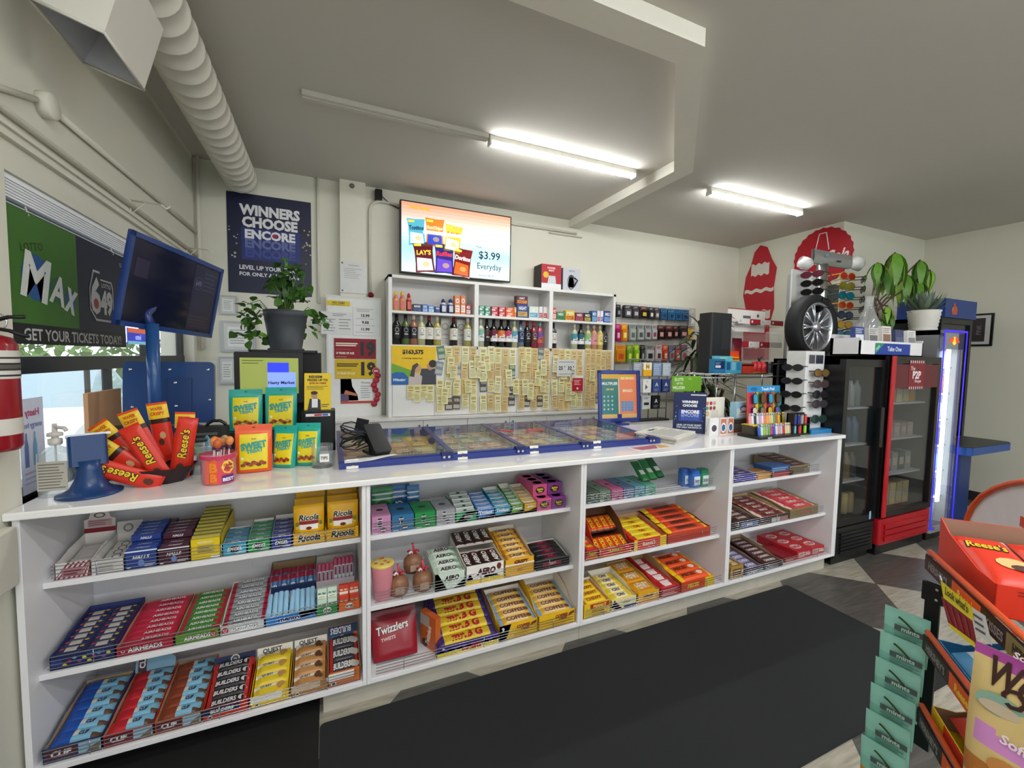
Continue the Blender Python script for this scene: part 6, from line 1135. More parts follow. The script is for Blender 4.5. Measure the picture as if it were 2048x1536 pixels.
rbx(1485, 1508, 727, .74, .11, 'c8402c', lambda mb, w, h: (mb.poly([(0, h*.7)]+[(w*i/8, h*(.72+.05*(i % 2))) for i in range(9)]+[(w, h*.85), (0, h*.85)], I_('e8a88a')), mb.rect(0, h*.85, w, h, I_('8a2a24'), .0009)), 'brick red box in the middle of the chrome rack')
for i in range(3):
    x = xs(1510+9*i, .76, zt_+.04); m = MB(); m.lathe([(.026, 0), (.028, .01), (.028, .07), (.018, .085), (.018, .1), (.001, .1)], mk('d42c34', .3), 14, ms=[mk('d8a03a', .4), mk('d42c34', .3), mk('d42c34', .3), mk('b8202a', .3), mk('b8202a', .3)]); put(m, 'red_bottle', Matrix.Translation((x, .77, zt_)), ['left', 'middle', 'right'][i]+' of three small red bottles on the chrome rack', 'bottle', 'red bottles on the chrome rack')
for i in range(4):
    x = xs(1532+6*i, .76, zt_+.04); m = MB(); m.rbox(-.013, -.01, 0, .013, .01, .1-.008*(i % 2), mk(['2a2a30', '6a6a72', '1c1c20', '4a4a50'][i], .3), .005); put(m, 'black_device', Matrix.Translation((x, .76, zt_)), ['charcoal', 'grey', 'black', 'dark grey'][i]+' slim device standing at the right end of the chrome rack', 'device', 'slim devices on the chrome rack')
m = MB(); m.lathe([(.045, 0), (.048, .05), (.035, .09), (.012, .105), (.001, .106)], mk('1c1a1c', .7), 14, kx=1.4); m.tube([(0, 0, .1), (.01, 0, .13), (.03, 0, .14)], .006, BLACKM, 6); m.tube([(0, 0, .1), (-.02, 0, .135)], .005, BLACKM, 6); put(m, 'black_pouch', Matrix.Translation((xs(1518, .86, zt_+.05), .86, zt_)), 'black drawstring pouch behind the red bottles on the chrome rack', 'pouch')
s0 = at(1423, 625, 'y', .86); s1 = at(1457, 740, 'y', .86); m = MB(); m.rbox(s0.x-.015, .84, zt_, s1.x, .98, s0.z, mk('1e2023', .5), .02); m.at(FR((0, .8395, 0), (1, 0, 0), (0, 0, 1))); m.rect((s0.x+s1.x)/2-.01, zt_+.2, s1.x-.02, s0.z-.06, mk('2a2c30', .4), .0006); tag(m.obj('speaker_box'), 'tall dark grey box standing at the back left of the chrome rack', 'box')
g_, wf_ = pouch(.12, .3, .05, mk('7a1426', .3, n=.08), lambda u, v: mk('7a1426', .3) if v < .75 else mk('5a1020', .3), seed=31); put(g_, 'crimson_bag', TR(xs(1472, .88, zt_+.1), .88, zt_+.002, 0, 0, 0), 'dark crimson bag leaning beside the tall dark box on the chrome rack', 'bag')
g_, wf_ = pouch(.15, .19, .05, mk('e2601c', .3), lambda u, v: mk('e8a41c', .3) if .25 < v < .7 else (mk('3a2a5a', .3) if v < .12 else mk('d8481c', .3)), seed=32); g_.T = FACE; g_.lines(-.05, .06, .05, .13, 3, I_('8a2a1c'), .03, .4); put(g_, 'orange_bag', TR(xs(1481, .78, zt_+.1), .835, zt_, -8, 0), 'orange and yellow bag standing behind the aqua box on the chrome rack', 'bag')
# clear vape shelves on the wall behind: red and white strips
yv = 1.0; t = empty('acrylic_shelf', (at(1505, 720, 'y', yv).x, yv, zt_), 'clear acrylic stepped shelf with red and white price strips on the chrome rack', 'shelf'); ox, oz = t.location.x, zt_
AC = glassmat('eaf0f0', .12, .02, .08)
m = MB(); h0 = at(1455, 615, 'y', yv).z; h1 = at(1530, 666, 'y', yv).z; xl, xr = at(1455, 640, 'y', yv).x-ox, at(1530, 640, 'y', yv).x-ox
m.at(FR((0, 0, -oz), (1, 0, 0), (0, 0, 1))); m.rect(xl, h1, xr, h0, mk('ece8e2', .4), 0); m.rect(xl, h0-.008, xr, h0, I_('a8242e'), .0006); m.rect((xl+xr)/2-.05, (h0+h1)/2+.02, (xl+xr)/2+.05, (h0+h1)/2+.045, I_('6a6a6a'), .0006); m.disc(xr-.1, (h0+h1)/2+.05, .016, I_('5a5a58')); m.disc(xr-.06, (h0+h1)/2-.0, .016, I_('5a5a58')); [m.poly([(xl+.01, h0-.06-.04*i), (xl+.09, h0-.09-.04*i), (xl+.09, h0-.096-.04*i), (xl+.01, h0-.067-.04*i)], I_('8a3a3a'), .0006) for i in range(4)]
m.obj('header_panel', t)
xr2 = at(1552, 650, 'y', yv).x-ox
for k, (za, zb_) in enumerate(((at(1500, 640, 'y', yv).z, at(1500, 650, 'y', yv).z), (at(1500, 684, 'y', yv).z, at(1500, 695, 'y', yv).z))):
    m = MB(); m.at(FR((0, -.07, -oz), (1, 0, 0), (0, 0, 1))); xq = [xl+.05, xl+.2, xl+.34, xl+.48, xr2]
    for i in range(4): m.rect(xq[i], zb_, xq[i+1], za, I_(['efe9e2', 'b02434'][(i+k) % 2]), 0); m.disc(xq[i]+.03, (za+zb_)/2, .012, I_(['c8c8c0', 'efe0e0'][(i+k) % 2]), None, .001)
    m.obj('price_strip', t); MB().box(xl+.02, -.068, zb_-oz-.012, xr2, .1, zb_-oz-.008, AC).obj('acrylic_board', t)
m = MB(); m.box(xr2-.004, -.07, .0, xr2, .1, h1-oz+.02, AC); m.box(xl+.02, .096, 0, xr2, .1, h1-oz, AC); m.box(xl+.02, -.07, .0, xl+.024, .1, h1-oz+.02, AC); m.obj('acrylic_side', t)
for i, (dx_, c_) in enumerate(((.1, '8a8480'), (.2, '2a2a2e'), (.3, '1c1c20'), (.42, '3a1c22'))):
    put(carton(.08, .05, .022, mk(c_, .4)), 'dark_pack', TR(ox+xl+dx_, yv-.05, at(1500, 695, 'y', yv).z+.0005 if i % 2 else at(1500, 650, 'y', yv).z+.0005), ['grey flat pack on the upper acrylic board', 'dark flat pack on the lower acrylic board, left', 'black flat pack on the upper acrylic board', 'maroon flat pack on the lower acrylic board, right'][i], 'pack')
# lighters
LC = ['3a6ac8', 'dfe3ea', '8ad03a', 'b0a8a0', '6aae4a', 'c83a8a', '3a58b8', 'e0e0e0', 'd8a0a0', 'b8c8d8', 'c8322a', 'e0d0b0', 'd8e0a8', 'e8a0a0', 'c8b0a0']
LC2 = ['e8a0a8', 'e6e6ea', '2a3050', 'dfe0ea', 'c8a8d8', 'e8e0e8', 'e88a7a', 'e8a85a', 'e8b88a', 'd8d8a0', '6aae6a', 'd8604a', 'e8d03a', '2a2c30', 'e8c83a']
pA, pB = at(1503, 878, 'z', HT), at(1618, 874, 'z', HT)
la, lb = at(1523, 872, 'y', .1).x, at(1588, 872, 'y', .1).x
m = MB(); m.box(la-.06, .07, HT, lb+.02, .23, HT+.016, BLACK); m.box(la-.02, .15, HT+.016, lb+.02, .23, HT+.075, mk('4a4438', .5)); m.box(la-.02, .146, HT+.072, lb+.03, .235, HT+.080, mk('d8c02a', .4)); m.at(FR((la, .0698, HT), (1, 0, 0), (0, 0, 1))); m.rect(.02, .003, .06, .012, I_('b8bcc0'))
tag(m.obj('lighter_display'), 'black two-step lighter display at the front edge of the worktop', 'display')
def lighter(c, lab, M_):
    t = empty('lighter', M_, lab, 'lighter', 'lighters in the two-step display')
    MB().rbox(-.0105, -.006, 0, .0105, .006, .055, mk(c, .25), .005, 3).obj('lighter_body', t)
    m = MB(); m.rbox(-.0095, -.0055, .055, .0095, .0055, .068, mk('b8bcc2', .25, .9, n=0), .004, 3); m.box(-.004, -.006, .06, .006, .004, .073, mk(c, .35)); m.obj('lighter_cap', t)
for r, (cols_, yy, zz) in enumerate(((LC, .12, HT+.016), (LC2, .19, HT+.080))):
    n = len(cols_)
    for i, c in enumerate(cols_):
        lighter(c, 'disposable lighter in the '+('front' if r == 0 else 'back')+' row of the two-step display', TR(la+.005+(lb-la+.01)*i/(n-1), yy, zz, -6))
for o in [o for o in bpy.data.objects if o.name.startswith('lighter') and o.get('group')]:
    o['group'] = 'lighters in the '+('front' if 'front' in o['label'] else 'back')+' row'
xa, xb = xs(1587, .1, HT+.08), xs(1620, .1, HT+.08)
m = MB(); m.box(xa, .1, HT, xb, .15, HT+.01, BLACK); m.box(xa, .14, HT, xb, .15, HT+.15, BLACK); m.box(xa, .1, HT, xa+.012, .15, HT+.15, BLACK); m.box(xb-.004, .1, HT, xb, .15, HT+.12, BLACK); m.box(xa, .1, HT+.07, xb, .15, HT+.076, BLACK); tag(m.obj('lighter_tower'), 'black two-storey lighter holder right of the two-step display', 'display')
for i, (c, r) in enumerate((('2a3a8a', 1), ('27347c', 1), ('9a9a9e', 1), ('c83a40', 1), ('5ab8d8', 0), ('c8323a', 0), ('8ac83a', 0))):
    q = i if r else i-4; m = MB(); m.rbox(-.012, -.007, 0, .012, .007, .06 if r else .052, mk(c, .25), .005, 3); m.box(-.006, -.005, .05, .006, .005, .066 if r else .058, mk('aeb2b8', .25, .9, n=0))
    put(m, 'large_lighter', TR(xa+.036+(xb-xa-.06)*q/(3 if r else 2)*.95, .115, HT+(.0765 if r else .0105)), [['navy', 'dark blue', 'grey', 'red'][q], ['sky blue', 'crimson', 'lime green'][q if q < 3 else 0]][0 if r else 1]+' lighter on the '+('upper' if r else 'lower')+' floor of the black holder', 'lighter')
# tag board
yk = .27; x0, x1, z0, z1 = yrect(1500, 772, 1561, 862, yk); w_, h_ = x1-x0, z1-HT
m = MB(); m.at(TR(x0, yk, HT, -4)); m.box(0, 0, 0, w_, .006, h_, mk('c8503a', .5)); m.box(w_*.4, .006, 0, w_*.6, .1, .004, mk('c8503a', .5)); m.T = m.T @ FACE; m.rect(0, h_*.86, w_, h_*1.0, I_('2a8fc8')); m.text('Touch Pod', w_*.62, h_*.93, w_*.5, h_*.07, I_('e8f4fa'), .001, .03); m.disc(w_*.2, h_*.93, w_*.1, I_('1d6a9e'), h_*.04, .001)
for i, c in enumerate(('c83a6a', 'e8c04a', '4a9a4a', 'd86a3a', 'b83a8a', 'e89a4a', '3a8a8a')): m.poly([(w_*i/7, 0), (w_*(i+1)/7, 0), (w_*((i+2.4)/8), h_*.86), (w_*(i+.6)/8, h_*.86)], I_(c), .0006)
tag(m.obj('tag_board'), 'colourful card board with a blue header holding hanging tags', 'card board')
for r in range(3):
    for q in range(4):
        c = [['2a9ac0', '6a4a3a', '2a9ac0', '5a4a3a'], ['d8d0c8', '8a7a6a', 'd8b83a', '6a6ab0'], ['2a9ac0', '2a86b0', 'c84a7a', '3a9a6a']][r][q]
        mb = MB(); mb.rbox(-.024, -.004, -.045, .024, 0, .03, mk('1a1c22', .4), .018, 4, 'y'); mb.rbox(-.019, -.0052, -.04, .019, -.004, .025, mk(c, .35), .015, 4, 'y'); mb.tube([(0, -.003, .03), (0, -.004, .045)], .002, BLACK, 5)
        put(mb, 'hanging_tag', TR(x0+w_*(.16+.23*q), yk-.001+.0*r, HT+h_*(.72-.29*r)+.01, -4), ['top', 'middle', 'bottom'][r]+' row '+['far left', 'inner left', 'inner right', 'far right'][q]+' tag hanging on the colourful card board', 'tag', 'tags on the colourful board')

# ---------------------------------------------------------------- back wall: posters, board, television
def flat_on(y, px0, py0, px1, py1, th, m):
    """thin sheet on a wall turned to -y; returns builder with the art frame set (origin lower left), w, h"""
    x0, x1, z0, z1 = yrect(px0, py0, px1, py1, y); mb = MB(); mb.box(x0, y, z0, x1, y+th, z1, m); mb.T = FR((x0, y, z0), (1, 0, 0), (0, 0, 1)); return mb, x1-x0, z1-z0
m, w, h = flat_on(YB-.004, 452, 381, 624, 594, .003, mk('141a3a', .4))
m.text('WINNERS', w*.5, h*.84, w*.72, h*.11, I_('e6e6e8'), .001, .05); m.text('CHOOSE', w*.5, h*.72, w*.66, h*.11, I_('e6e6e8'), .001, .05); m.rect(w*.16, h*.34, w*.86, h*.66, I_('1f2f72'), .0006)
for i, c in enumerate(('e8e8ec', '5f6aa0', '39468a')): m.text('ENCORE', w*.5, h*(.6-.095*i), w*.64, h*.095, I_(c), .001+.0003*i, .05)
m.disc(w*.548, h*.6, h*.022, I_('b01f2a'), None, .0016); m.text('LEVEL UP YOUR TICKET', w*.5, h*.26, w*.74, h*.045, I_('dcdce2'), .001, .03); m.text('FOR ONLY AN EXTRA $1', w*.5, h*.19, w*.74, h*.045, I_('dcdce2'), .001, .03)
rr = random.Random(3)
for i in range(22): m.disc(w*((.02+.1*rr.random()) if i % 2 else (.89+.1*rr.random())), h*(.34+.36*rr.random()), h*rr.choice([.006, .009, .012]), I_(rr.choice(['c8c8cc', 'b8b07a', '8aa8b8', 'a8a05a'])), None, .001, rr.choice([3, 8, 8]))
tag(m.obj('poster'), 'large navy poster with bold white lettering on the wall behind the potted plant', 'poster')
for i, (a, b, c, d, lab) in enumerate(((437, 590, 474, 630, 'topmost of three silver framed certificates in the corner behind the plant'), (440, 641, 512, 705, 'middle silver framed certificate, largest of the three in the corner'), (437, 713, 472, 769, 'lowest of three silver framed certificates, left of the till screen'))):
    m, w, h = flat_on(YB-.02, a, b, c, d, .019, mk('a8aaa8', .35, .5)); m.rect(w*.1, h*.08, w*.9, h*.92, mk('c6c8c4', .25)); m.rect(w*.2, h*.18, w*.8, h*.82, mk('dcdcd6', .3), .001); m.lines(w*.26, h*.25, w*.74, h*.75, 6, I_('8a8c8a'), .0014, .3); tag(m.obj('framed_certificate'), lab, 'framed certificate')
m, w, h = flat_on(YB-.07-.012, 680, 521, 734, 588, .012, mk('d9d9d6', .5)); m.text('PLEASE NOTE', w*.5, h*.88, w*.7, h*.04, GREYINK); m.lines(w*.15, h*.45, w*.85, h*.8, 6, GREYINK, .001, .2, .5)
for u, v in ((.08, .94), (.08, .06)): m.disc(w*u, h*v, .008, I_('6a6a6a'))
tag(m.obj('notice_plate'), 'white notice plate screwed to the wall column above the pin board', 'notice')
p = at(704, 372, 'y', YB-.07); m = MB(); m.at(FR((p.x, YB-.07, p.z), (1, 0, 0), (0, 0, 1))); m.lathe([(.02, 0), (.02, .006), (.012, .012), (.001, .012)], mk('6f6c62', .5), 14); tag(m.obj('screw_cap'), 'round grey cap near the top of the wall column', 'cap')
p = at(742, 590, 'y', YB-.03); m = MB(); m.at(FR((p.x, YB-.0, p.z), (1, 0, 0), (0, 0, 1))); m.lathe([(.022, 0), (.024, .03), (.001, .04)], mk('8a1c26', .4), 12); tag(m.obj('wall_knob'), 'dark red knob on the wall at the upper right of the pin board', 'knob')
# pin board with notices
yb = YB-.09
m, w, h = flat_on(yb, 652, 589, 763, 836, .02, mk('d6d6d0', .6)); m.rect(w*.03, h*.02, w*.97, h*.98, mk('e2e2dd', .6), .001); tag(m.obj('pin_board'), 'tall white notice board standing on the back counter left of the shelving', 'notice board')
ya = yb-.003
def sheet(px0, py0, px1, py1, col, lab, art, cat='notice', name='notice_sheet', dy=0.):
    m, w, h = flat_on(ya-dy, px0, py0, px1, py1, .0015, mk(col, .6)); art(m, w, h); tag(m.obj(name), lab, cat)
sheet(654, 600, 700, 613, 'd8bf2a', 'narrow yellow cash notice at the top of the white notice board', lambda m, w, h: (m.text('NO CASH', w*.5, h*.6, w*.7, h*.4, I_('5a4a1a'), .001, .04), m.lines(w*.2, h*.1, w*.8, h*.3, 1, I_('6a5a1a'))))
sheet(642, 622, 706, 670, 'd8d8d4', 'grey price sheet at the left of the white notice board, beside the plant', lambda m, w, h: (m.lines(w*.35, h*.8, w*.8, h*.94, 2, GREYINK, .001, .4), m.lines(w*.08, h*.1, w*.46, h*.72, 5, GREYINK, .001, .25), m.lines(w*.55, h*.2, w*.95, h*.74, 4, GREYINK, .001, .25)), dy=.0)
sheet(706, 613, 755, 672, 'dfdfdc', 'price sheet with three bold prices at the right of the white notice board', lambda m, w, h: [m.lines(w*.15, h*.82, w*.85, h*.95, 3, GREYINK, .001, .3)]+[m.text(t, w*.5, h*(.7-.24*i), w*.5, h*.11, INK, .001, .04) for i, t in enumerate(('13.99', '9.50', '11.99'))]+[m.lines(w*.1, h*(.57-.24*i), w*.9, h*(.61-.24*i), 1, GREYINK, .001, .3, .1, i) for i in range(3)], dy=.003)
def n19(bgink):
    def f(m, w, h):
        m.text('19', w*.8, h*.5, w*.36, h*.74, I_('0e0e10'), .001, .05); m.lines(w*.04, h*.6, w*.56, h*.8, 2, I_('e6dcc8' if bgink else '3a3010'), .001, .6, .1); m.text('19 YEARS OF AGE', w*.26, h*.27, w*.42, h*.12, I_('e6dcc8'), .001, .04); m.lines(w*.04, h*.4, w*.4, h*.5, 1, I_('a84a4a' if bgink else '8a7a1a')); m.lines(w*.04, h*.06, w*.3, h*.12, 1, I_('c8b0a0'))
    return f
sheet(668, 676, 752, 718, '8a1426', 'dark red age-limit sign with a big black number on the notice board', n19(1), 'sign', dy=.006); sheet(670, 718, 753, 757, 'd0ae1c', 'yellow age-limit sign with a big black number under the dark red one', n19(0), 'sign', dy=.006)
sheet(681, 758, 745, 806, 'e2e2de', 'health leaflet with a brown picture at the bottom of the notice board', lambda m, w, h: (m.poly([(0, h*.12), (w*.55, h*.12), (w*.52, h*.35), (w*.36, h*.7), (w*.33, h), (0, h)], I_('9a5a3a')), m.poly([(w*.1, h*.4), (w*.5, h*.3), (w*.5, h*.4), (w*.15, h*.55)], I_('b8704a'), .0012), m.rect(0, 0, w, h*.1, I_('b8483a')), m.rect(0, h*.1, w*.25, h*.4, I_('5a4a6a'), .0008), m.text('Women', w*.78, h*.85, w*.3, h*.08, GREYINK), m.lines(w*.62, h*.2, w*.96, h*.75, 6, GREYINK, .001, .25)), 'leaflet', dy=.003)
for i in range(8):
    p = at(752+4*math.sin(i*1.5), 742+9.4*i, 'y', ya-.02); mb = MB(); mb.at(FR((p.x, ya-.012-.002*(i % 3), p.z), (1, 0, 0), (.1*jit(1), .0, 1))); mb.lathe([(.034 if i == 0 else .026, 0), (.034 if i == 0 else .026, .002), (.001, .0021)], mk(['b8283a', 'a8263a', 'b03040'][i % 3], .4), 16)
    if i == 0: mb.ring(0, 0, .026, .029, I_('e8c8c8'), .003); mb.text('50%', 0, 0, .034, .016, I_('f0dcdc'), .003, .04)
    put(mb, 'price_disc', None, 'large red round discount disc with white lettering on the notice board' if i == 0 else 'small red round disc hanging below the large discount disc', 'disc', None if i == 0 else 'red discs below the large one')
# power adapter and cord
p = at(757, 390, 'y', YB-.03); m = MB(); m.rbox(p.x-.03, YB-.05, p.z-.045, p.x+.03, YB, p.z+.045, BLACK, .008, 3, 'y'); m.tube([(p.x+.02, YB-.03, p.z-.0), (p.x+.1, YB-.02, p.z-.06), (p.x+.2, YB-.03, p.z-.1)], .004, BLACK, 6); tag(m.obj('power_adapter'), 'black power adapter with a cord high on the wall left of the television', 'adapter')
# television
yt = 2.06; a, b, c, d = [at(u, v, 'y', yt) for u, v in ((800, 399), (1026, 433), (1018, 565), (800, 544))]
x0, x1, z0, z1 = (a.x+d.x)/2, (b.x+c.x)/2, (c.z+d.z)/2, (a.z+b.z)/2; w, h = x1-x0, z1-z0
t = empty('television', ((x0+x1)/2, YB, (z0+z1)/2), 'wall television showing chip bags and a price above the wine shelving', 'television'); inv = Matrix.Translation((-(x0+x1)/2, -YB, -(z0+z1)/2))
m = MB(); m.T = inv; m.box(x0, yt, z0, x1, yt+.05, z1, BLACK); m.box(x0+w*.3, yt+.05, z0+h*.3, x1-w*.3, YB, z1-h*.3, BLACKM); m.obj('tv_case', t, bev=.003)
m = MB(); m.T = inv @ FR((x0, yt-.001, z0), (1, 0, 0), (0, 0, 1)); g = .012
def em(hx, e=.9): return mk(hx, .04, e=e*.8, n=0)
def mixh(a, b, t): A, B = [int(a[i:i+2], 16) for i in (0, 2, 4)], [int(b[i:i+2], 16) for i in (0, 2, 4)]; return '%02x%02x%02x' % tuple(int(p+(q-p)*t) for p, q in zip(A, B))
for i in range(20):
    u = (i+.5)/20; col = mixh('dff0ee', 'a9dcec', min(1, u/.35)) if u < .35 else mixh('a9dcec', 'e6f0f2', (u-.35)/.3) if u < .65 else mixh('e6f0f2', 'ee9a78', (u-.65)/.35)
    m.rect(g, g+(h-2*g)*i/20, w-g, g+(h-2*g)*(i+1)/20, em(col, .85), 0)
def chip(cx, cy, s, rot, c1, c2, txt, tc):
    c_, s_ = math.cos(math.radians(rot)), math.sin(math.radians(rot)); P = [(-.4, -.5), (0, -.47), (.4, -.5), (.37, -.2), (.37, .2), (.42, .5), (0, .48), (-.42, .5), (-.36, .2), (-.36, -.2)]
    T0 = m.T; m.T = T0 @ MOVE(w*cx, h*cy, .0006) @ ROT(rot, 'Z'); S = s
    m.poly([(x*S*.82, y*S) for x, y in P], em(c1, .7), 0); m.poly([(-.33*S*.8, -.42*S), (.33*S*.8, -.42*S), (.3*S*.8, -.05*S), (-.3*S*.8, -.0*S)], em(c2, .7), .0003); m.rect(-.36*S*.82, .36*S, -.06*S, .44*S, em('e8d84a', .7), .0006)
    m.text(txt, 0, S*.16, S*.56, S*.16, em(tc, .7), .0008, .04, .1); m.disc(.05*S, -.22*S, S*.12, em(mixh(c2, 'e8c070', .6), .7), S*.09, .0006, 9); m.T = T0
chip(.135, .58, .23, 4, '5ab4cc', 'd8e4e4', 'Tostitos', '1a3a5a'); chip(.29, .60, .25, 0, 'd8842c', '3a4ac0', 'SunChips', 'f4e8b0'); chip(.45, .55, .24, -6, 'd8c83a', 'e8e4d8', "LAY'S", 'c83a2a')
chip(.20, .24, .27, 6, '5e1a24', 'e6e2e6', "LAY'S", 'f0d04a'); chip(.375, .25, .27, 1, '2a2a7a', '6a4ac8', 'Ruffles', 'd83a4a'); chip(.535, .22, .26, -6, '7a1a1e', 'c8642a', 'Doritos', 'f4f0f0')
m.text('Hasty Market', w*.16, h*.915, w*.24, h*.055, em('f0a81c', .9), .0008, .05); m.text('$3.99', w*.79, h*.36, w*.23, h*.13, em('182430', .2), .0008, .01); m.text('Everyday', w*.79, h*.19, w*.23, h*.12, em('1a3a48', .2), .0008, .0); m.text('From', w*.69, h*.48, w*.05, h*.03, em('6a7a80', .3), .0008); m.text('Selected sizes 180g-220g', w*.76, h*.065, w*.2, h*.025, em('5a7078', .3), .0008)
m.obj('tv_picture', t)
# ---------------------------------------------------------------- back counter and shelving
bz = .945; t = empty('back_cabinet', (1.0, 1.87, 0), 'long low white cabinet along the back wall with dark bar handles', 'cabinet')
X0, X1 = .86, 3.74
def bp(n, b, m=PNL, par=None, bev=.001): return MB().box(b[0]-1.0, b[1]-1.87, b[2], b[3]-1.0, b[4]-1.87, b[5], m).obj(n, par or t, bev=bev)
bp('cabinet_body', (X0, 1.89, .08, X1, YB-.075, bz-.022), mk('cfcfc8', .5)); bp('cabinet_top', (X0-.01, 1.86, bz-.022, X1+.01, YB-.072, bz), mk('e4e2dc', .25))
seam = [at(u, 845, 'y', 1.87).x for u in (748, 846.5, 935, 1019, 1093, 1181)]; seam = [X0]+seam+[X1]
hd = {0: None, 1: 839, 2: 855, 3: 1012, 4: 1026, 5: 1160, 6: 1187}
for i in range(7):
    d = bp('cabinet_door', (seam[i]+.002, 1.87, .1, seam[i+1]-.002, 1.89, bz-.026), mk('d9dad6', .4))
    if i and hd[i]: hx = at(hd[i], 843, 'y', 1.85).x; mb = MB(); mb.T = Matrix.Translation((-1.0, -1.87, 0)); mb.tube([(hx, 1.845, bz-.06), (hx, 1.845, bz-.22)], .006, mk('4a4c50', .3, .9, n=0), 8); mb.tube([(hx, 1.87, bz-.07), (hx, 1.845, bz-.07)], .004, CHROME, 6); mb.obj('bar_handle', d)
yw = 1.95; SX0, SX1 = at(777, 690, 'y', yw).x, at(1229, 690, 'y', yw).x; zt2, zm, zb2 = 2.155, 1.857, 1.568; d1, d2 = at(953, 640, 'y', yw).x, at(1102, 640, 'y', yw).x
t = empty('wine_shelving', (SX0, yw, bz), 'white wall shelving with wine above and a ticket-covered front below', 'shelving'); SH = mk('e3e2de', .4, n=.015, ns=5)
def sp_(n, b): return MB().box(b[0]-SX0, b[1]-yw, b[2]-bz, b[3]-SX0, b[4]-yw, b[5]-bz, SH).obj(n, t, bev=.001)
for x in (SX0, SX1-.03): sp_('side_panel', (x, yw, bz, x+.03, YB-.0, zt2))
for x in (d1-.02, d2-.02): sp_('divider', (x, yw, zb2, x+.04, YB-.0, zt2-.025))
sp_('top_board', (SX0, yw, zt2-.025, SX1, YB, zt2)); sp_('back_panel', (SX0+.03, YB-.012, bz, SX1-.03, YB-.002, zt2-.025))
for a, b in ((SX0+.03, d1-.02), (d1+.02, d2-.02), (d2+.02, SX1-.03)): sp_('shelf_board', (a, yw+.004, zm-.022, b, YB-.012, zm)); sp_('shelf_board', (a, yw+.004, zb2-.025, b, YB-.012, zb2))
fp = [SX0+.03, at(869, 760, 'y', yw).x, at(956, 760, 'y', yw).x, at(1033, 760, 'y', yw).x, at(1100, 760, 'y', yw).x, at(1166, 760, 'y', yw).x, SX1-.03]
for i in range(6): sp_('front_door', (fp[i]+.0015, yw-.004, bz+.003, fp[i+1]-.0015, yw+.014, zb2-.026))
# wine
def wine(px, glass, label, foil, lab, lc2=None, dark=False, y=2.03, h=.262):
    x = xs(px, y, zb2+.1); t = empty('wine_bottle', (x, y, zb2+.0005), lab, 'wine bottle', 'wine bottles in the white wall shelving')
    r = .037; m = MB(); m.lathe([(.001, 0), (r, .002), (r, .185*h/.3), (r*.92, .205*h/.3), (.016, .235*h/.3), (.0145, .29*h/.3), (.0145, h)], mk(glass, .12, coat=.3), 16); m.obj('bottle_glass', t)
    m = MB(); m.lathe([(.0155, .245*h/.3), (.0152, h+.001), (.001, h+.0015)], mk(foil, .35), 14, cap=False); m.obj('foil', t)
    m = MB(); mL = mk(label, .55); rr = r+.0006
    m.grid(lambda u, v: (rr*math.sin(-1.5+3.0*u), -rr*math.cos(-1.5+3.0*u), .055+.105*v), 12, 6, mL, (lambda u, v: mk(lc2, .5) if v > .55+.25*(u-.5)*2 else mL) if lc2 else None)
    vs, fs, asp = glyphs('vino', .02, 0); m.add([((rr+.0006)*math.sin(x_*.9), -(rr+.0006)*math.cos(x_*.9), .095+y_*.016) for x_, y_ in vs], fs, INK if not dark else PAPER)
    if not lc2: o = [((rr+.0005)*math.sin(.5*math.cos(a)*k), -(rr+.0005)*math.cos(.5*math.cos(a)*k), .128+.02*math.sin(a)*k) for a in [2*PI*i/14 for i in range(14)] for k in (.8, 1.)]; m.add(o, [(2*i, 2*i+1, (2*i+3) % 28, (2*i+2) % 28) for i in range(14)], GREYINK if not dark else mk('b8b8b8', .5))
    m.obj('bottle_label', t)
DG = '0d0f0c'; PG = 'a9a562'; RO = 'a8604a'
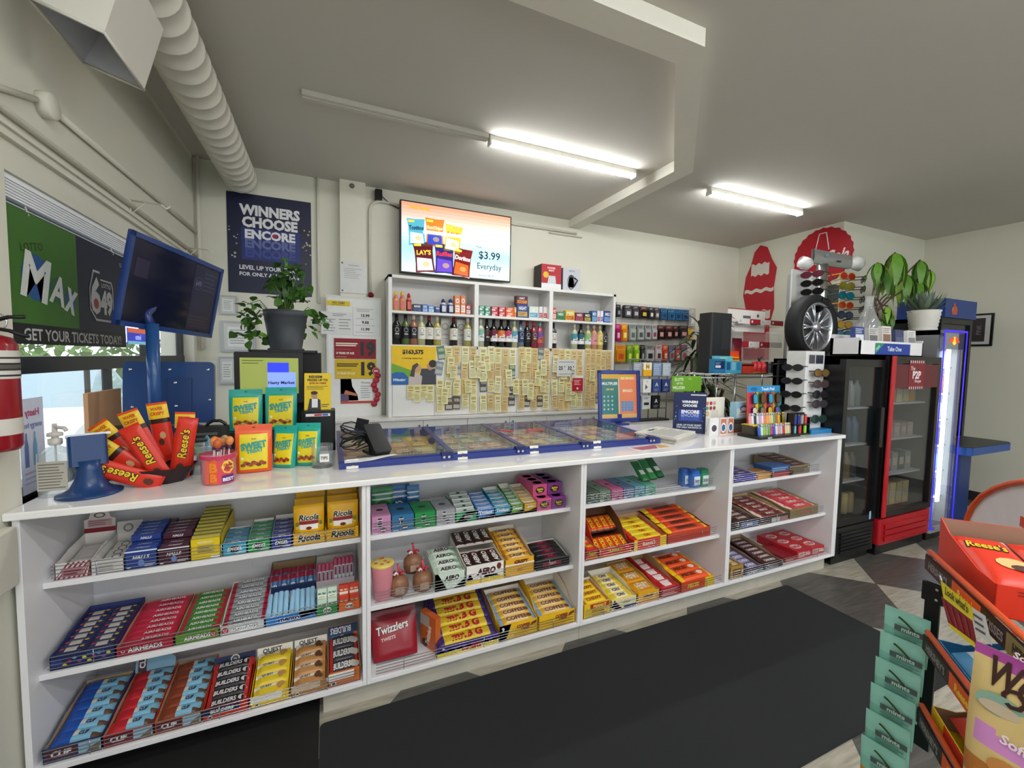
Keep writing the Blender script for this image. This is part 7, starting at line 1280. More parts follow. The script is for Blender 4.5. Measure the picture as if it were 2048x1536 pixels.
W_ = [(793, DG, '1a1a1a', '141414', 'leftmost wine bottle, all black with small pale print', None, True), (811, '5a6a3a', '15171a', '1c1c1a', 'green wine bottle with a black label, second from the left', None, True), (827, 'a0664a', '22242c', 'd8ccc0', 'amber wine bottle with a dark label and a round emblem', None, True), (842.5, 'b8b88a', 'e4e2da', 'e0dccc', 'pale wine bottle with white label, fourth from the left in the left bay', None, False), (858, DG, 'e0dccf', '8a1c26', 'dark wine bottle with white label and red foil, fifth in the left bay', None, False), (874, 'b9a95c', 'e3e0d2', 'd8d0b8', 'golden wine bottle with white label, left of the white wine cartons', None, False), (907, DG, 'e0dccf', '7a1822', 'dark wine bottle with white label standing between two white wine cartons', None, False), (935, 'a9a562', 'e4e2d6', 'dcd8c8', 'pale green wine bottle with white label at the right end of the left bay', None, False),
     (961, 'b4b89a', 'd8e0dc', 'd8d8cc', 'pale wine bottle with a light label at the left end of the centre bay', '7fb0a4', False), (973, DG, '1a1614', '141414', 'black wine bottle with dark swirled label in the centre bay', '4a2a2c', True), (987, DG, 'e6e4e2', '161412', 'dark wine bottle with white and burgundy label in the centre bay', '6a1c38', False), (1002, DG, 'e6e4e2', '161412', 'dark wine bottle with white and orange label in the centre bay', 'd8783a', False), (1016, DG, 'e6e4e2', '161412', 'dark wine bottle with white and rose label in the centre bay', 'b8486a', False), (1028, 'b4b48a', 'dfe6ea', 'd8d4c4', 'pale wine bottle with white and teal label in the centre bay', '5f9ab0', False), (1041, '6a7a8a', '26345a', '20304a', 'grey-blue wine bottle with a navy label in the centre bay', None, True), (1054, DG, '1a1a1c', '9a1c26', 'black wine bottle with red foil and a small pale tag in the centre bay', None, True), (1067, '8a2a34', '5a2a2c', 'b8485a', 'red glass wine bottle with a dark label in the centre bay', None, True), (1079, 'b04a5a', 'c8604a', '7ac0b0', 'pink-red wine bottle with teal foil at the right end of the centre bay', '6a4a9a', False),
     (1106, DG, 'd8d4cc', '141414', 'dark wine bottle half hidden at the left end of the right bay', None, False), (1148, 'b4b89a', 'e6e8e6', 'd8d4c4', 'pale wine bottle with a teal slanted label in the right bay', '3f8a9a', False), (1161, DG, 'e6e6e6', '161412', 'dark wine bottle with a teal slanted label in the right bay', '2a5a6a', False), (1175, 'b0b07a', 'e6e8e2', 'd8d4c4', 'golden wine bottle with a green slanted label in the right bay', '8ab87a', False), (1187, 'c88a6a', 'd8909a', 'e0c8b8', 'rose wine bottle with a pink label in the right bay', None, False), (1199, 'c8b46a', 'e0d27a', 'e0dcc0', 'golden wine bottle with a yellow label in the right bay', None, False), (1207.5, DG, '2a1a1c', '1a1214', 'dark wine bottle with a dark label at the right end of the right bay', None, True)]
for a in W_: wine(*a)
for i, (a, b, lab) in enumerate(((882, 899, 'white wine carton with a large ring print, left of the lone dark bottle'), (914, 931, 'white wine carton with a large ring print, right of the lone dark bottle'))):
    y_ = 2.09; xa, xb = xs(a, y_, zb2+.1), xs(b, y_, zb2+.1)
    put(carton(xb-xa, .08, .25, mk('d6d4cc', .6), lambda mb, w, h: (mb.ring(w*.5, h*.72, w*.3, w*.38, GREYINK, .001), mb.text('OPEN', w*.5, h*.42, w*.8, h*.09, GREYINK, .001), mb.lines(w*.1, h*.08, w*.9, h*.3, 4, GREYINK, .001, .25))), 'wine_carton', TR(xa, y_, zb2+.0005), lab, 'wine carton')
# small goods on the upper boards
yu = 2.0
def sm(px0, px1, py1, col, c2, lab, z=None, d=.06, name='medicine_box', txt=None, cat='medicine box', y=None):
    y = y or yu; z = z or zm+.0005; a, b = xs(px0, y, z+.04), xs(px1, y, z+.04); h = at((px0+px1)/2, py1, 'y', y).z-z
    put(carton(b-a-.002, d, h, mk(col, .4), lambda mb, w, h: (mb.rect(w*.08, h*.12, w*.92, h*.48, I_(c2)), mb.text(txt or 'MED', w*.5, h*.72, w*.7, h*.26, I_('f0f0ee'), .001, .03), mb.lines(w*.14, h*.18, w*.8, h*.42, 2, I_(col), .0012, .35))), name, TR(a, y, z), lab, cat); return z+h
q = lambda u: 740+u/4.096
def qv(v): return 380+v/4.096
def vial(px, py1, body, cap, lab, r=.022):
    x = xs(px, yu, zm+.06); h = at(px, py1, 'y', yu).z-zm; t = empty('syrup_bottle', (x, yu+.03, zm+.0005), lab, 'bottle'); m = MB(); m.lathe([(.001, 0), (r, .002), (r, h*.6), (r*.5, h*.75), (r*.5, h*.8)], mk(body[0], .35), 14, ms=[mk(body[0], .35), mk(body[0], .35), mk(body[1], .35), mk(body[0], .35)]); m.at(FR((0, -r, 0), (1, 0, 0), (0, 0, 1))); m.rect(-r*.6, h*.12, r*.6, h*.52, mk(body[1], .4), .0015); m.obj('bottle_body', t); m = MB(); m.lathe([(r*.62, h*.74), (r*.55, h*.9), (.001, h)], mk(cap, .35), 12); m.obj('cap', t)
vial(q(215), qv(822), ('d8a83a', 'd8607a'), 'e8b83a', 'pink and yellow syrup bottle, leftmost on the upper board', .024); vial(q(268), qv(822), ('d8a83a', 'd8607a'), 'e8b83a', 'pink and yellow syrup bottle, second from the left on the upper board', .024); vial(q(322), qv(838), ('8a1c22', 'd8604a'), 'a8242a', 'dark red syrup bottle, third from the left on the upper board', .024)
sm(q(352), q(426), qv(935), '1f2f52', '3f5a8a', 'dark navy medicine box right of the dark red syrup bottle', txt='BAND'); sm(q(430), q(475), qv(937), '3f6ab0', 'a8c4e8', 'mid blue medicine box left of its lighter neighbour on the upper board'); sm(q(478), q(528), qv(945), '4a86c8', 'c8dcf0', 'light blue medicine box left of the small navy one'); sm(q(534), q(576), qv(955), '1d2f6a', '3a4f8a', 'small navy medicine box left of the tall mouthwash bottles')
for u, l in ((606, 'left'), (665, 'right')): vial(q(u), qv(888), ('3a4478', 'c8ccd8'), '2a3468', l+' tall navy bottle with pale label on the upper board', .03)
for a, b, l in ((695, 740, 'left'), (744, 784, 'right')): sm(q(a), q(b), qv(865), 'd8804a', 'efe6dc', l+' tall orange and white carton on the upper board', txt='O')
sm(q(786), q(826), qv(937), 'a82430', 'e6dcd8', 'red and white medicine box at the right end of the left bay')
for k in range(2):
    lv = ('lower', 'upper')[k]; zz = zm+.0005+.047*k
    for a, b, c, c2, n in ((895, 941, '2a8a6a', 'dfe8e4', 'green and white medicine box, left'), (943, 990, '2a8a6a', 'dfe8e4', 'green and white medicine box, right'), (995, 1051, 'b82a3a', 'e8c8c8', 'red medicine box, left'), (1057, 1111, 'c02f3c', 'e8d0cc', 'red medicine box, right'), (1115, 1181, 'e0602c', 'f0c8a8', 'orange medicine box')):
        x0_, x1_ = xs(q(a), yu, zm+.04), xs(q(b), yu, zm+.04); put(carton(x1_-x0_-.002, .06, .046, mk(c, .4), lambda mb, w, h: (mb.rect(w*.08, h*.12, w*.6, h*.48, I_(c2)), mb.text('CARE', w*.5, h*.72, w*.7, h*.3, I_('f0f0ee'), .001, .03))), 'medicine_box', TR(x0_, yu+.002*k, zz), n+', '+lv+' tier of the centre bay', 'medicine box')
sm(q(1183), q(1200), qv(960), 'e0b83a', 'c8603a', 'narrow yellow box left of the blue box stack in the centre bay', txt='I')
zz = sm(q(1205), q(1296), qv(938), '27408a', 'c8a03a', 'tall blue box at the bottom of its stack in the centre bay', txt='NIGHT'); sm(q(1200), q(1294), qv(868), '5a1c2c', 'd88a3a', 'maroon and orange box on top of the blue box in the centre bay', z=zz+.0005, txt='DAY')
sm(q(1305), q(1381), qv(955), 'd8e0d8', '4f9ac0', 'white and teal box right of the blue stack in the centre bay', txt='R'); sm(q(1385), q(1416), qv(955), 'e0dcd8', 'b8303c', 'white and red box, second from the right end of the centre bay', txt='1'); sm(q(1420), q(1457), qv(958), 'e0dcd8', 'b8303c', 'white and red box at the right end of the centre bay', txt='1')
sm(q(1497), q(1526), qv(965), 'c84a4a', 'e8d0c8', 'red box at the left end of the right bay'); sm(q(1529), q(1597), qv(1000), '4a8a5a', '2f6a44', 'green box second from the left in the right bay'); sm(q(1603), q(1677), qv(988), 'e0bf2a', 'b83a2a', 'yellow and red box in the right bay'); sm(q(1682), q(1751), qv(1005), '7a1c3c', 'a84a5a', 'maroon box in the right bay'); sm(q(1754), q(1812), qv(1008), '1c1c1e', 'c8b03a', 'black and yellow box in the right bay'); sm(q(1818), q(1858), qv(990), '2f6aa0', '7fb0d8', 'blue box left of the toothpaste cartons in the right bay'); sm(q(1861), q(1885), qv(990), 'd8d8e0', 'b83a4a', 'slim white carton in the right bay', txt='I'); sm(q(1888), q(1912), qv(990), 'e0e0e6', '3a5ab0', 'slim white and blue carton in the right bay', txt='I'); sm(q(1915), q(1980), qv(992), '2a3f8a', '8ab0d8', 'navy box at the right end of the right bay')
# cartons on top of the shelving
def ktl(mb, w, h): mb.rect(0, h*.2, w, h, I_('b0202c')); mb.text('POWER', w*.5, h*.86, w*.6, h*.08, I_('f0dcdc'), .001, .03); mb.text('BREW', w*.5, h*.76, w*.5, h*.07, I_('f0dcdc'), .001, .03); mb.disc(w*.22, h*.58, w*.14, I_('d8b42a'), None, .001); mb.poly([(w*.3, h*.2), (w*.75, h*.2), (w*.7, h*.55), (w*.36, h*.55)], I_('c8ccd0'), .0012); mb.rect(0, 0, w, h*.24, I_('e2e2e2'), .0016)
ys_ = 2.0; xa, xb = xs(1083, ys_, zt2+.1), xs(1122, ys_, zt2+.1); hh = at(1100, 529, 'y', ys_).z-zt2
put(carton(xb-xa, .17, hh, mk('b0202c', .45), ktl, sd=mk('17171a', .5)), 'appliance_box', TR(xa, ys_, zt2+.0005, 0, 0), 'red and black appliance box on top of the shelving', 'appliance box')
xa, xb = xs(1126, ys_, zt2+.1), xs(1160, ys_, zt2+.1); hh = at(1143, 537, 'y', ys_).z-zt2
put(carton(xb-xa, .15, hh, mk('c3c4cc', .45), lambda mb, w, h: (mb.poly([(w*.28, h*.16), (w*.68, h*.16), (w*.6, h*.66), (w*.36, h*.66)], I_('dfe0e4')), mb.ring(w*.48, h*.4, w*.2, w*.23, I_('3a3a40'), .001, ky=1.6), mb.rect(w*.34, h*.6, w*.62, h*.68, I_('3a3a40'), .0014), mb.tube([(w*.66, h*.6, .004), (w*.84, h*.5, .004), (w*.66, h*.24, .004)], .008, I_('2a2a2e'), 6), mb.text('KETTLE', w*.5, h*.88, w*.4, h*.06, I_('5a5a60'))), sd=mk('8a8b92', .5)), 'appliance_box', TR(xa, ys_, zt2+.0005), 'grey carton with a kettle picture on top of the shelving', 'appliance box')
# winnings poster
yp = yw-.0065
m, w, h = flat_on(yp, 783, 691, 872, 769, .0015, mk('e8bf14', .5)); m.text('$163,575', w*.47, h*.84, w*.76, h*.14, INK, .001, .05); m.text('in winnings claimed here', w*.46, h*.68, w*.62, h*.05, INK, .001, .02)
m.poly([(0, h*.55), (w*.5, h*.35), (w*.4, 0), (0, 0)], I_('6aa42c'), .0006); m.poly([(0, 0), (w*.37, 0), (w*.36, h*.2), (w*.26, h*.32), (w*.1, h*.33), (0, h*.28)], I_('1d62a8'), .001); m.text('Winning', w*.17, h*.12, w*.28, h*.09, I_('e8f0f4'), .0014, .03, .2)
m.poly([(w*.4, 0), (w, 0), (w, h*.42), (w*.66, h*.42), (w*.62, h*.2)], I_('3a3c46'), .0012); m.poly([(w*.37, 0), (w*.66, 0), (w*.68, h*.22), (w*.5, h*.34), (w*.38, h*.2)], I_('c4b8b0'), .0014); m.disc(w*.57, h*.43, w*.085, I_('c49a7c'), h*.11, .0018); m.poly([(w*.4, h*.22), (w*.46, h*.5), (w*.56, h*.57), (w*.6, h*.52), (w*.52, h*.4), (w*.5, h*.2)], I_('4a3a34'), .002); m.disc(w*.86, h*.48, w*.075, I_('b88a6c'), h*.1, .0018); m.disc(w*.92, h*.55, w*.09, I_('221a18'), h*.1, .0021)
tag(m.obj('winnings_poster'), 'yellow winnings poster with a printed couple on the left front of the shelving', 'poster')
m, w, h = flat_on(yp-.024, 1114, 719, 1152, 753, .0012, mk('d3d3d0', .6)); m.text('25', w*.2, h*.5, w*.26, h*.22, INK, .001, .03); m.text('32', w*.66, h*.5, w*.26, h*.22, INK, .001, .03); m.disc(w*.4, h*.58, .006, INK); m.disc(w*.86, h*.58, .006, INK); m.lines(w*.1, h*.8, w*.9, h*.92, 1, GREYINK); m.lines(w*.1, h*.1, w*.9, h*.2, 1, GREYINK)
tag(m.obj('paper_sheet'), 'grey paper with two large numbers among the ticket slips', 'notice')
m, w, h = flat_on(yp-.026, 1144, 751, 1166, 783, .0012, mk('e2e2de', .6)); m.rect(w*.02, h*.02, w*.98, h*.84, I_('b01c28')); m.lines(w*.2, h*.4, w*.8, h*.75, 4, I_('f0c8c8'), .001, .35); m.disc(w*.5, h*.2, w*.09, I_('f0dcdc'), None, .001); tag(m.obj('red_notice'), 'small red notice card right of the centre of the ticket wall', 'notice')
# ticket slips
def slip(c, hh, seed):
    mb = MB(); w = .066; mb.grid(lambda u, v: ((u-.5)*w, -.0015*math.sin(PI*u)-.004*(1-v)**2, -hh*(1-v)), 2, 3, mk(c, .75, n=.05)); mb.grid(lambda u, v: ((u-.5)*w, .0008-.0015*math.sin(PI*u)-.004*(1-v)**2, -hh*(1-v)), 2, 3, mk(c, .75, n=.05), flip=True)
    mb.T = FR((0, -.0064, -hh), (1, 0, 0), (0, .035, 1)); r = random.Random(seed); ink = I_('8f8358')
    mb.lines(-w*.4, hh*.08, w*.4, hh*.5, 6, ink, .0, .3, .4, seed); mb.rect(-w*.32, hh*.72, w*.32, hh*.9, mk('b9a878', .7, n=0), .0); mb.rect(-w*.25, hh*.58, w*.3, hh*.62, I_('5a5238'), .0002); return mb
sl = [('e6dfa6', .15), ('dfc48a', .165), ('e3d9a0', .12), ('d9bd84', .15), ('e8e3b4', .16)]
shades = ['pale yellow', 'tan', 'light yellow', 'sand-coloured', 'cream yellow']
slp = {}; rs2 = random.Random(21); cnt = 0
def put_slip(k, x, y, z, rot, pan):
    global cnt
    l_ = shades[k]+' ticket slip taped to the '+pan+' of the shelving front'; g_ = shades[k]+' slips on the '+pan
    M_ = Matrix.Translation((x, y, z)) @ ROT(rot, 'Y')
    if k not in slp: slp[k] = put(slip(*sl[k], k), 'ticket_slip', M_, l_, 'ticket slip', g_)
    else: dup(slp[k], M_, l_, g_)
    cnt += 1
names = ['first door', 'second door', 'third door', 'fourth door', 'fifth door', 'last door']
x = fp[0]+.13
for i in range(4): put_slip([2, 0, 2, 0][i], at(821+13*i, 770, 'y', yw).x, yp-.004, at(830, 769.5, 'y', yw).z, jit(1), names[0])
darkc = [('5a5048', 'brown'), ('6a7a78', 'grey-green'), ('4a4a50', 'charcoal'), ('8a5a4a', 'rust'), ('7a8a9a', 'blue-grey'), ('4a7a5a', 'green')]; dk_ = {}; ndk = 0
for p in range(1, 6):
    a, b = fp[p]+.012, fp[p+1]-.012; n = max(3, int(round((b-a)/.071)))
    for r in range(4):
        for q_ in range(n):
            xx = a+(b-a)*(q_+.5)/n+jit(.004); zz = zb2-.0-.148*r+jit(.012); 
            if p == 5 and r < 2 and q_ < 0: continue
            if p < 4 and rs2.random() < (.2 if p < 3 else .1) or (r == 3 and rs2.random() < .1):
                k = rs2.randrange(6); M_ = Matrix.Translation((xx, yp-.002-.0012*r, zz)) @ ROT(jit(10), 'Y'); l_ = darkc[k][1]+' scratch card among the slips on the '+names[p]; g_ = darkc[k][1]+' scratch cards on the '+names[p]
                if k not in dk_:
                    mb = MB(); mb.box(-.034, -.0012, -.12, .034, 0, 0, mk(darkc[k][0], .35)); mb.T = FR((0, -.0013, -.12), (1, 0, 0), (0, 0, 1)); mb.rect(-.028, .01, .028, .045, mk('b8b4a8', .4)); mb.text('WIN', 0, .085, .05, .03, I_('dcd4b8')); dk_[k] = put(mb, 'scratch_card', M_, l_, 'scratch card', g_)
                else: dup(dk_[k], M_, l_, g_)
            else:
                put_slip(rs2.choice([1, 3, 1, 3, 0] if p > 2 else [0, 1, 2, 4, 3]), xx, yp-.0025-.0022*r-.0008*(q_ % 2), zz, jit(2.2), names[p])
    for e in range(7 if p < 5 else 3): put_slip(rs2.choice([0, 4, 2]), a+(b-a)*rs2.random(), yp-.014-.0015*e, zb2-.05-.33*rs2.random(), jit(4 if p != 2 else 12), names[p])
# ---------------------------------------------------------------- slat wall with hanging packs
ysl = 2.165; A0 = at(1231, 700, 'y', ysl).x; A1 = at(1389, 700, 'y', ysl).x; zt_s = at(1240, 604, 'y', ysl).z; m = MB(); SLW = mk('c9c8c0', .5)
m.box(A0, ysl+.01, 1.0, A1, YB, zt_s, SLW)
for i in range(11): z = zt_s-.1*i; m.box(A0, ysl, max(1.0, z-.085), A1, ysl+.012, z, SLW)
tag(m.obj('slat_wall'), 'pale grooved slat wall panel with hanging packs right of the wine shelving', 'slat wall')
def hang(px0, px1, py0, py1, cols, lab, grp, clear=False, ndeep=2, y=2.104):
    xa, xb = xs(px0, y, 1.8), xs(px1, y, 1.8); za, zb_ = at((px0+px1)/2, py0, 'y', y).z, at((px0+px1)/2, py1, 'y', y).z; w, h = xb-xa-.004, za-zb_
    mb = MB(); mb.box(-w/2, 0, -h, w/2, .004, 0, mk(cols[0], .4)); mb.rbox(-w*.42, -.014, -h*.95, w*.42, 0, -h*.3, mk(cols[1], .2), w*.1, 3, 'y'); mb.T = FR((0, -.0, -h), (1, 0, 0), (0, 0, 1)); mb.lines(-w*.35, h*.78, w*.35, h*.94, 2, I_(cols[2]), .001, .4); mb.T = FR((0, -.0145, -h), (1, 0, 0), (0, 0, 1)); mb.rect(-w*.25, h*.2, w*.25, h*.5, I_(cols[2]), .0006)
    mb.T = Matrix.Identity(4); mb.tube([(0, .0298, -h*.06), (0, .004, -h*.06)], .002, CHROME, 5)
    many(mb, 'hanging_pack', [TR((xa+xb)/2, y+.03*k, za) for k in range(ndeep)], [lab.replace('#', 'front')]+[lab.replace('#', 'rear')]*(ndeep-1), 'hanging pack', grp)
rowA = [(1231, 1240, '1c1a1c', '2a2a2e', '8a8a90', 'black'), (1247, 1262, '2a2024', '5a5658', 'c8c8cc', 'grey and black'), (1263, 1277, '3a2a30', '4a484c', 'b8b4b8', 'charcoal'), (1279, 1294, '5a2f42', '1f1c1e', 'c8b83a', 'mauve and black'), (1296, 1306, '2a2426', '3a3638', 'd8d4d0', 'dark speckled'), (1307, 1317, '3a3230', '5a5250', 'c8c0b8', 'brown-grey'), (1320, 1332, '3f6a8a', '2a5f8a', '16324a', 'sky blue'), (1335, 1347, '4a7a9a', '256090', '14304a', 'blue'), (1348, 1360, '2f6a98', '1f5888', '102a44', 'deep blue'), (1361, 1376, '3a6a90', '1f4f80', '102844', 'dark blue')]
for a, b, c0, c1, c2, n in rowA: hang(a, b, 609+.08*(a-1231), 634+.06*(a-1231), (c0, c1, c2), n+' # pack in the top row of the slat wall', n+' packs in the top row')
rowB = [(1231, 1241, 'b81f6a', 'a01a5c', 'e8a8c8', 'magenta'), (1243, 1255, 'e0901c', 'd8801a', 'f4d878', 'orange'), (1258, 1272, '8a948a', 'a4aca4', '5a625a', 'clear green-grey'), (1274, 1288, '8a908c', 'a8aca8', '4a504c', 'clear grey'), (1289, 1302, '8a8e8c', 'a6aaa8', '5a2a3a', 'clear red-trimmed'), (1303, 1314, '9aa09e', 'b0b4b2', '8a3a4a', 'clear looped'), (1315, 1329, '4a2024', '2a1416', 'c89a8a', 'dark red'), (1331, 1345, '5a282a', '2c1618', 'c89a8a', 'maroon'), (1346, 1356, '4a2224', '2a1416', 'b88a7a', 'brown-red'), (1358, 1376, '1c1a20', '2a1a20', 'b88a80', 'black and red')]
for a, b, c0, c1, c2, n in rowB: hang(a, b, 648+.03*(a-1231), 683-.05*(a-1231), (c0, c1, c2), n+' # pack in the middle row of the slat wall', n+' packs in the middle row')
rowC = [(1232, 1253, 'd08a1c', 'c8841c', 'b84a1c', 'wide amber'), (1255, 1266, '7a9a2c', '6a9a3a', 'd8d84a', 'olive green'), (1270, 1280, '9ac02c', '8ab82a', 'e8e85a', 'lime'), (1283, 1290, '2a2c2c', '4a4c4c', 'a8a8a8', 'black slim'), (1292, 1310, '8a8a88', 'b8b8b6', '2a2a2c', 'silver-grey'), (1312, 1325, 'c8b0b0', 'dcd4d4', '5a3a3c', 'pale pink'), (1327, 1337, 'e0603a', 'd8482c', 'f0d0b0', 'coral'), (1339, 1350, '5a7a9a', '8a9aac', 'b83a3a', 'steel blue'), (1351, 1362, '7a4a52', 'b85a4a', 'e8d0c8', 'brick and grey'), (1363, 1376, '5a5c66', '9aa0aa', 'c8443a', 'slate')]
for a, b, c0, c1, c2, n in rowC: hang(a, b, 690, 725-.02*(a-1231), (c0, c1, c2), n+' # pack in the bottom row of the slat wall', n+' packs in the bottom row')
for i, (a, b, c, d, col, lab) in enumerate(((1377, 1389, 617, 655, 'b0aca4', 'silver foil strip pack hanging at the right edge of the slat wall'), (1376, 1385, 656, 679, 'd8b03a', 'yellow and red pack hanging under the silver strip at the right edge'))):
    hang(a, b, c, d, (col, col, '8a2a2a' if i else 'd8d4cc'), lab.replace('silver', 'silver'), None, ndeep=1)

# ---------------------------------------------------------------- right side: wall signs, eyewear, plants, fridges
RED = mk('b01426', .45); xw = XS-.012
R_ = .3; cz = at(1645, 456, 'x', xw).z-R_; cy = at(1645, 500, 'x', xw).y
m = MB(); m.at(FR((XS-.02, cy, cz), (0, -1, 0), (0, 0, 1))); n = 48; P = [((R_-.012*(i % 2))*math.cos(2*PI*i/n), (R_-.012*(i % 2))*math.sin(2*PI*i/n)) for i in range(n)]; m.ext(P, -.018, .0, RED)
m.text('Coca-Cola', -.0, -.02, R_*1.75, R_*.42, I_('f0e6e2'), .001, .02, .35); b_ = [(-.07, R_*.18), (-.035, R_*.8), (.035, R_*.8), (.07, R_*.18)]
for i in range(3): a, b = Vector((*b_[i], .002)), Vector((*b_[i+1], .002)); m.tube([a, b], .005, I_('f0e6e2'), 4)
tag(m.obj('bottle_cap_sign'), 'round red bottle-cap sign with white script high on the side wall', 'sign')
# plain red and white wavy cut-out board (generic stand-in shape)
p0, p1 = at(1480, 490, 'x', xw), at(1590, 700, 'x', xw); m = MB(); z1, z0 = at(1515, 492, 'x', xw).z, 1.5; yl, yr = at(1487, 600, 'x', xw).y, at(1548, 600, 'x', xw).y; W_ = yl-yr; H_ = z1-z0
m.at(FR((XS-.012, yl, z0), (0, -1, 0), (0, 0, 1))); prof = [(.08, 0), (.92, 0), (.88, .3), (1.0, .44), (.96, .62), (1.02, .78), (.86, .86), (.7, .97), (.48, 1.0), (.3, .95), (.2, .84), (.04, .74), (-.02, .58), (.1, .45), (.04, .3)]
m.ext([(x*W_, z*H_) for x, z in prof], -.01, 0, mk('b3202e', .5)); WF_ = mk('d9d2c8', .7)
def wav(u0, u1, za, zb_, mm, z): m.grid(lambda u, v: (W_*(u0+(u1-u0)*u), H_*(za+(zb_-za)*v+.008*math.sin(u*19)), z), 16, 1, mm, None, False)
wav(.1, .9, .36, .43, WF_, .001); wav(.22, .8, .74, .84, WF_, .001); wav(.03, .97, .59, .62, WF_, .0014); wav(.14, .8, .1, .13, WF_, .001)
tag(m.obj('cutout_board'), 'tall red and white wavy-edged cardboard cut-out on the side wall left of the bottle-cap sign', 'cut-out')
# eyewear
def glasses(M_, lens, frame, lab, grp=None):
    t = empty('sunglasses', M_, lab, 'sunglasses', grp); fm_ = mk(frame, .3)
    for s in (-1, 1):
        mb = MB(); P = [(s*.034+.029*math.cos(a)*(1+.12*math.cos(2*a)), .021*math.sin(a)) for a in [2*PI*i/14 for i in range(14)]]
        mb.at(FACE); mb.ext(P if s > 0 else P, -.002, .002, mk(lens, .12, .35)); mb.obj('lens', t)
    mb = MB(); mb.at(FACE)
    for s in (-1, 1): mb.tube([(s*.034+.031*math.cos(a)*(1+.12*math.cos(2*a)), .023*math.sin(a), .0) for a in [2*PI*i/12 for i in range(12)]], .0026, fm_, 5, True)
    mb.tube([(-.006, .006, 0), (0, .009, 0), (.006, .006, 0)], .003, fm_, 5); mb.obj('frame', t)
    for s in (-1, 1): mb = MB(); mb.tube([(s*.068, 0, .01), (s*.07, .06, .009), (s*.068, .12, -.004)], .003, fm_, 5); mb.obj('temple', t)
    return t
ty = .72; t = empty('eyewear_tower', (4.95, ty+.1, 0), 'tall sunglasses tower with a tyre emblem and silver header behind the fridges', 'eyewear display')
def tp_(n, b, m, bev=0.): return MB().box(b[0]-4.95, b[1]-ty-.1, b[2], b[3]-4.95, b[4]-ty-.1, b[5], m).obj(n, t, bev=bev)
PW_ = mk('c9c8c6', .4); tp_('tower_base', (4.75, ty+.02, 0, 5.4, ty+.25, .1), BLACK); tp_('tower_core', (4.9, ty+.17, .1, 5.3, ty+.22, 2.30), mk('8a8c8c', .5)); tp_('left_panel', (4.70, ty+.04, 1.5, 4.98, ty+.055, 2.3), PW_); tp_('right_panel', (5.02, ty+.154, 1.5, 5.36, ty+.17, 2.3), PW_); tp_('far_panel', (5.37, ty+.16, 1.5, 5.6, ty+.17, 2.25), mk('77787a', .5))
m = MB(); pc_ = at(1642, 580, 'y', ty-.02); m.tube([(pc_.x-4.95, -.12, 1.75), (pc_.x-4.95, -.12, 2.36)], .045, CHROME, 16); m.obj('chrome_pole', t)
a, b = at(1628, 497, 'y', ty-.04), at(1702, 538, 'y', ty-.04); m = MB(); m.at(FR((a.x-4.95, -.14, b.z), (1, 0, 0), (0, 0, 1))); w, h = b.x-a.x, a.z-b.z; n = 8
m.grid(lambda u, v: (w*u, h*(v-.04*math.sin(PI*u)), .01*math.sin(PI*v)), 6, 8, mk('b9babc', .3, .7)); m.grid(lambda u, v: (w*u, h*(v-.04*math.sin(PI*u)), -.02), 2, 2, mk('8a8a8c', .5), flip=True); m.text('peeks', w*.62, h*.36, w*.55, h*.24, I_('2a2c30'), .014, .04, .3); m.text('H', w*.3, h*.62, w*.3, h*.3, I_('7a98c0'), .014, .04, .5); m.obj('header_plate', t)
m = MB(); 
for (u, s_) in ((1612, .06), (1716, .075)): q0 = at(u, 527, 'y', ty); m.at(FR((q0.x-4.95, -.1, q0.z), (1, 0, .2), (0, 0, 1))); m.lathe([(.001, .05), (s_*.6, .04), (s_, 0), (s_*.7, -.04), (.001, -.05)], mk('d3d4d2', .3), 16, kx=1.15); m.obj('side_lobe', t); m = MB()
q0 = at(1624, 655, 'y', ty-.1); rt = at(1664, 655, 'y', ty-.1).x-q0.x; m = MB(); TF = FR((q0.x-4.95, -.2, q0.z), (1, 0, 0), (0, 0, 1)); m.at(TF); m.lathe([(rt*.74, -.07), (rt*.93, -.07), (rt, -.04), (rt, .03), (rt*.93, .06), (rt*.78, .06), (rt*.74, .04)], mk('17181a', .7), 36, cap=False); m.obj('tyre', t)
m = MB(); m.at(TF); SV = mk('cfd2d6', .25, .8); m.lathe([(rt*.74, -.05), (rt*.76, .05), (rt*.7, .052), (rt*.66, .02), (rt*.66, -.05)], SV, 36, cap=False); m.disc(0, 0, rt*.68, mk('5a5c60', .5), None, -.02, 30)
for i in range(10):
    for e in (-.09, .09): a = 2*PI*i/10+e; m.tube([(rt*.1*math.cos(a-e*3), rt*.1*math.sin(a-e*3), .03), (rt*.69*math.cos(a), rt*.69*math.sin(a), .035)], .0085, SV, 5)
m.lathe([(rt*.16, .02), (rt*.14, .05), (.001, .052)], SV, 16, cap=False); m.obj('alloy_rim', t)
cL = ['2a2426', '201e20', '2c2828', '262224', '1c1a1c']
for i in range(5):
    glasses(TR((at(1604, 553+17*i, 'y', ty).x), ty-.085, at(1612, 553+17*i, 'y', ty).z, 0, -80) @ Matrix.Scale(1.3, 4), '6a2a3a' if i == 0 else '161616', cL[i], ['topmost', 'second', 'third', 'fourth', 'lowest'][i]+' pair seen from the side in the left column of the eyewear tower', 'glasses in the left tower column')
cR = [('c82a2a', 'c8a02a'), ('a89a3a', '8a7a2a'), ('1f9ab8', '2a5a6a'), ('c8402a', 'd8a02a'), ('2a3a5a', '1c1e28'), ('c8a02a', '8a6a1a'), ('2a7a98', '1c3a4a'), ('1a1a1e', '141416'), ('9a2a32', '5a2028')]
nm = ['red mirrored', 'olive gold', 'turquoise mirrored', 'red and gold mirrored', 'navy', 'amber gold', 'teal mirrored', 'black', 'dull red']
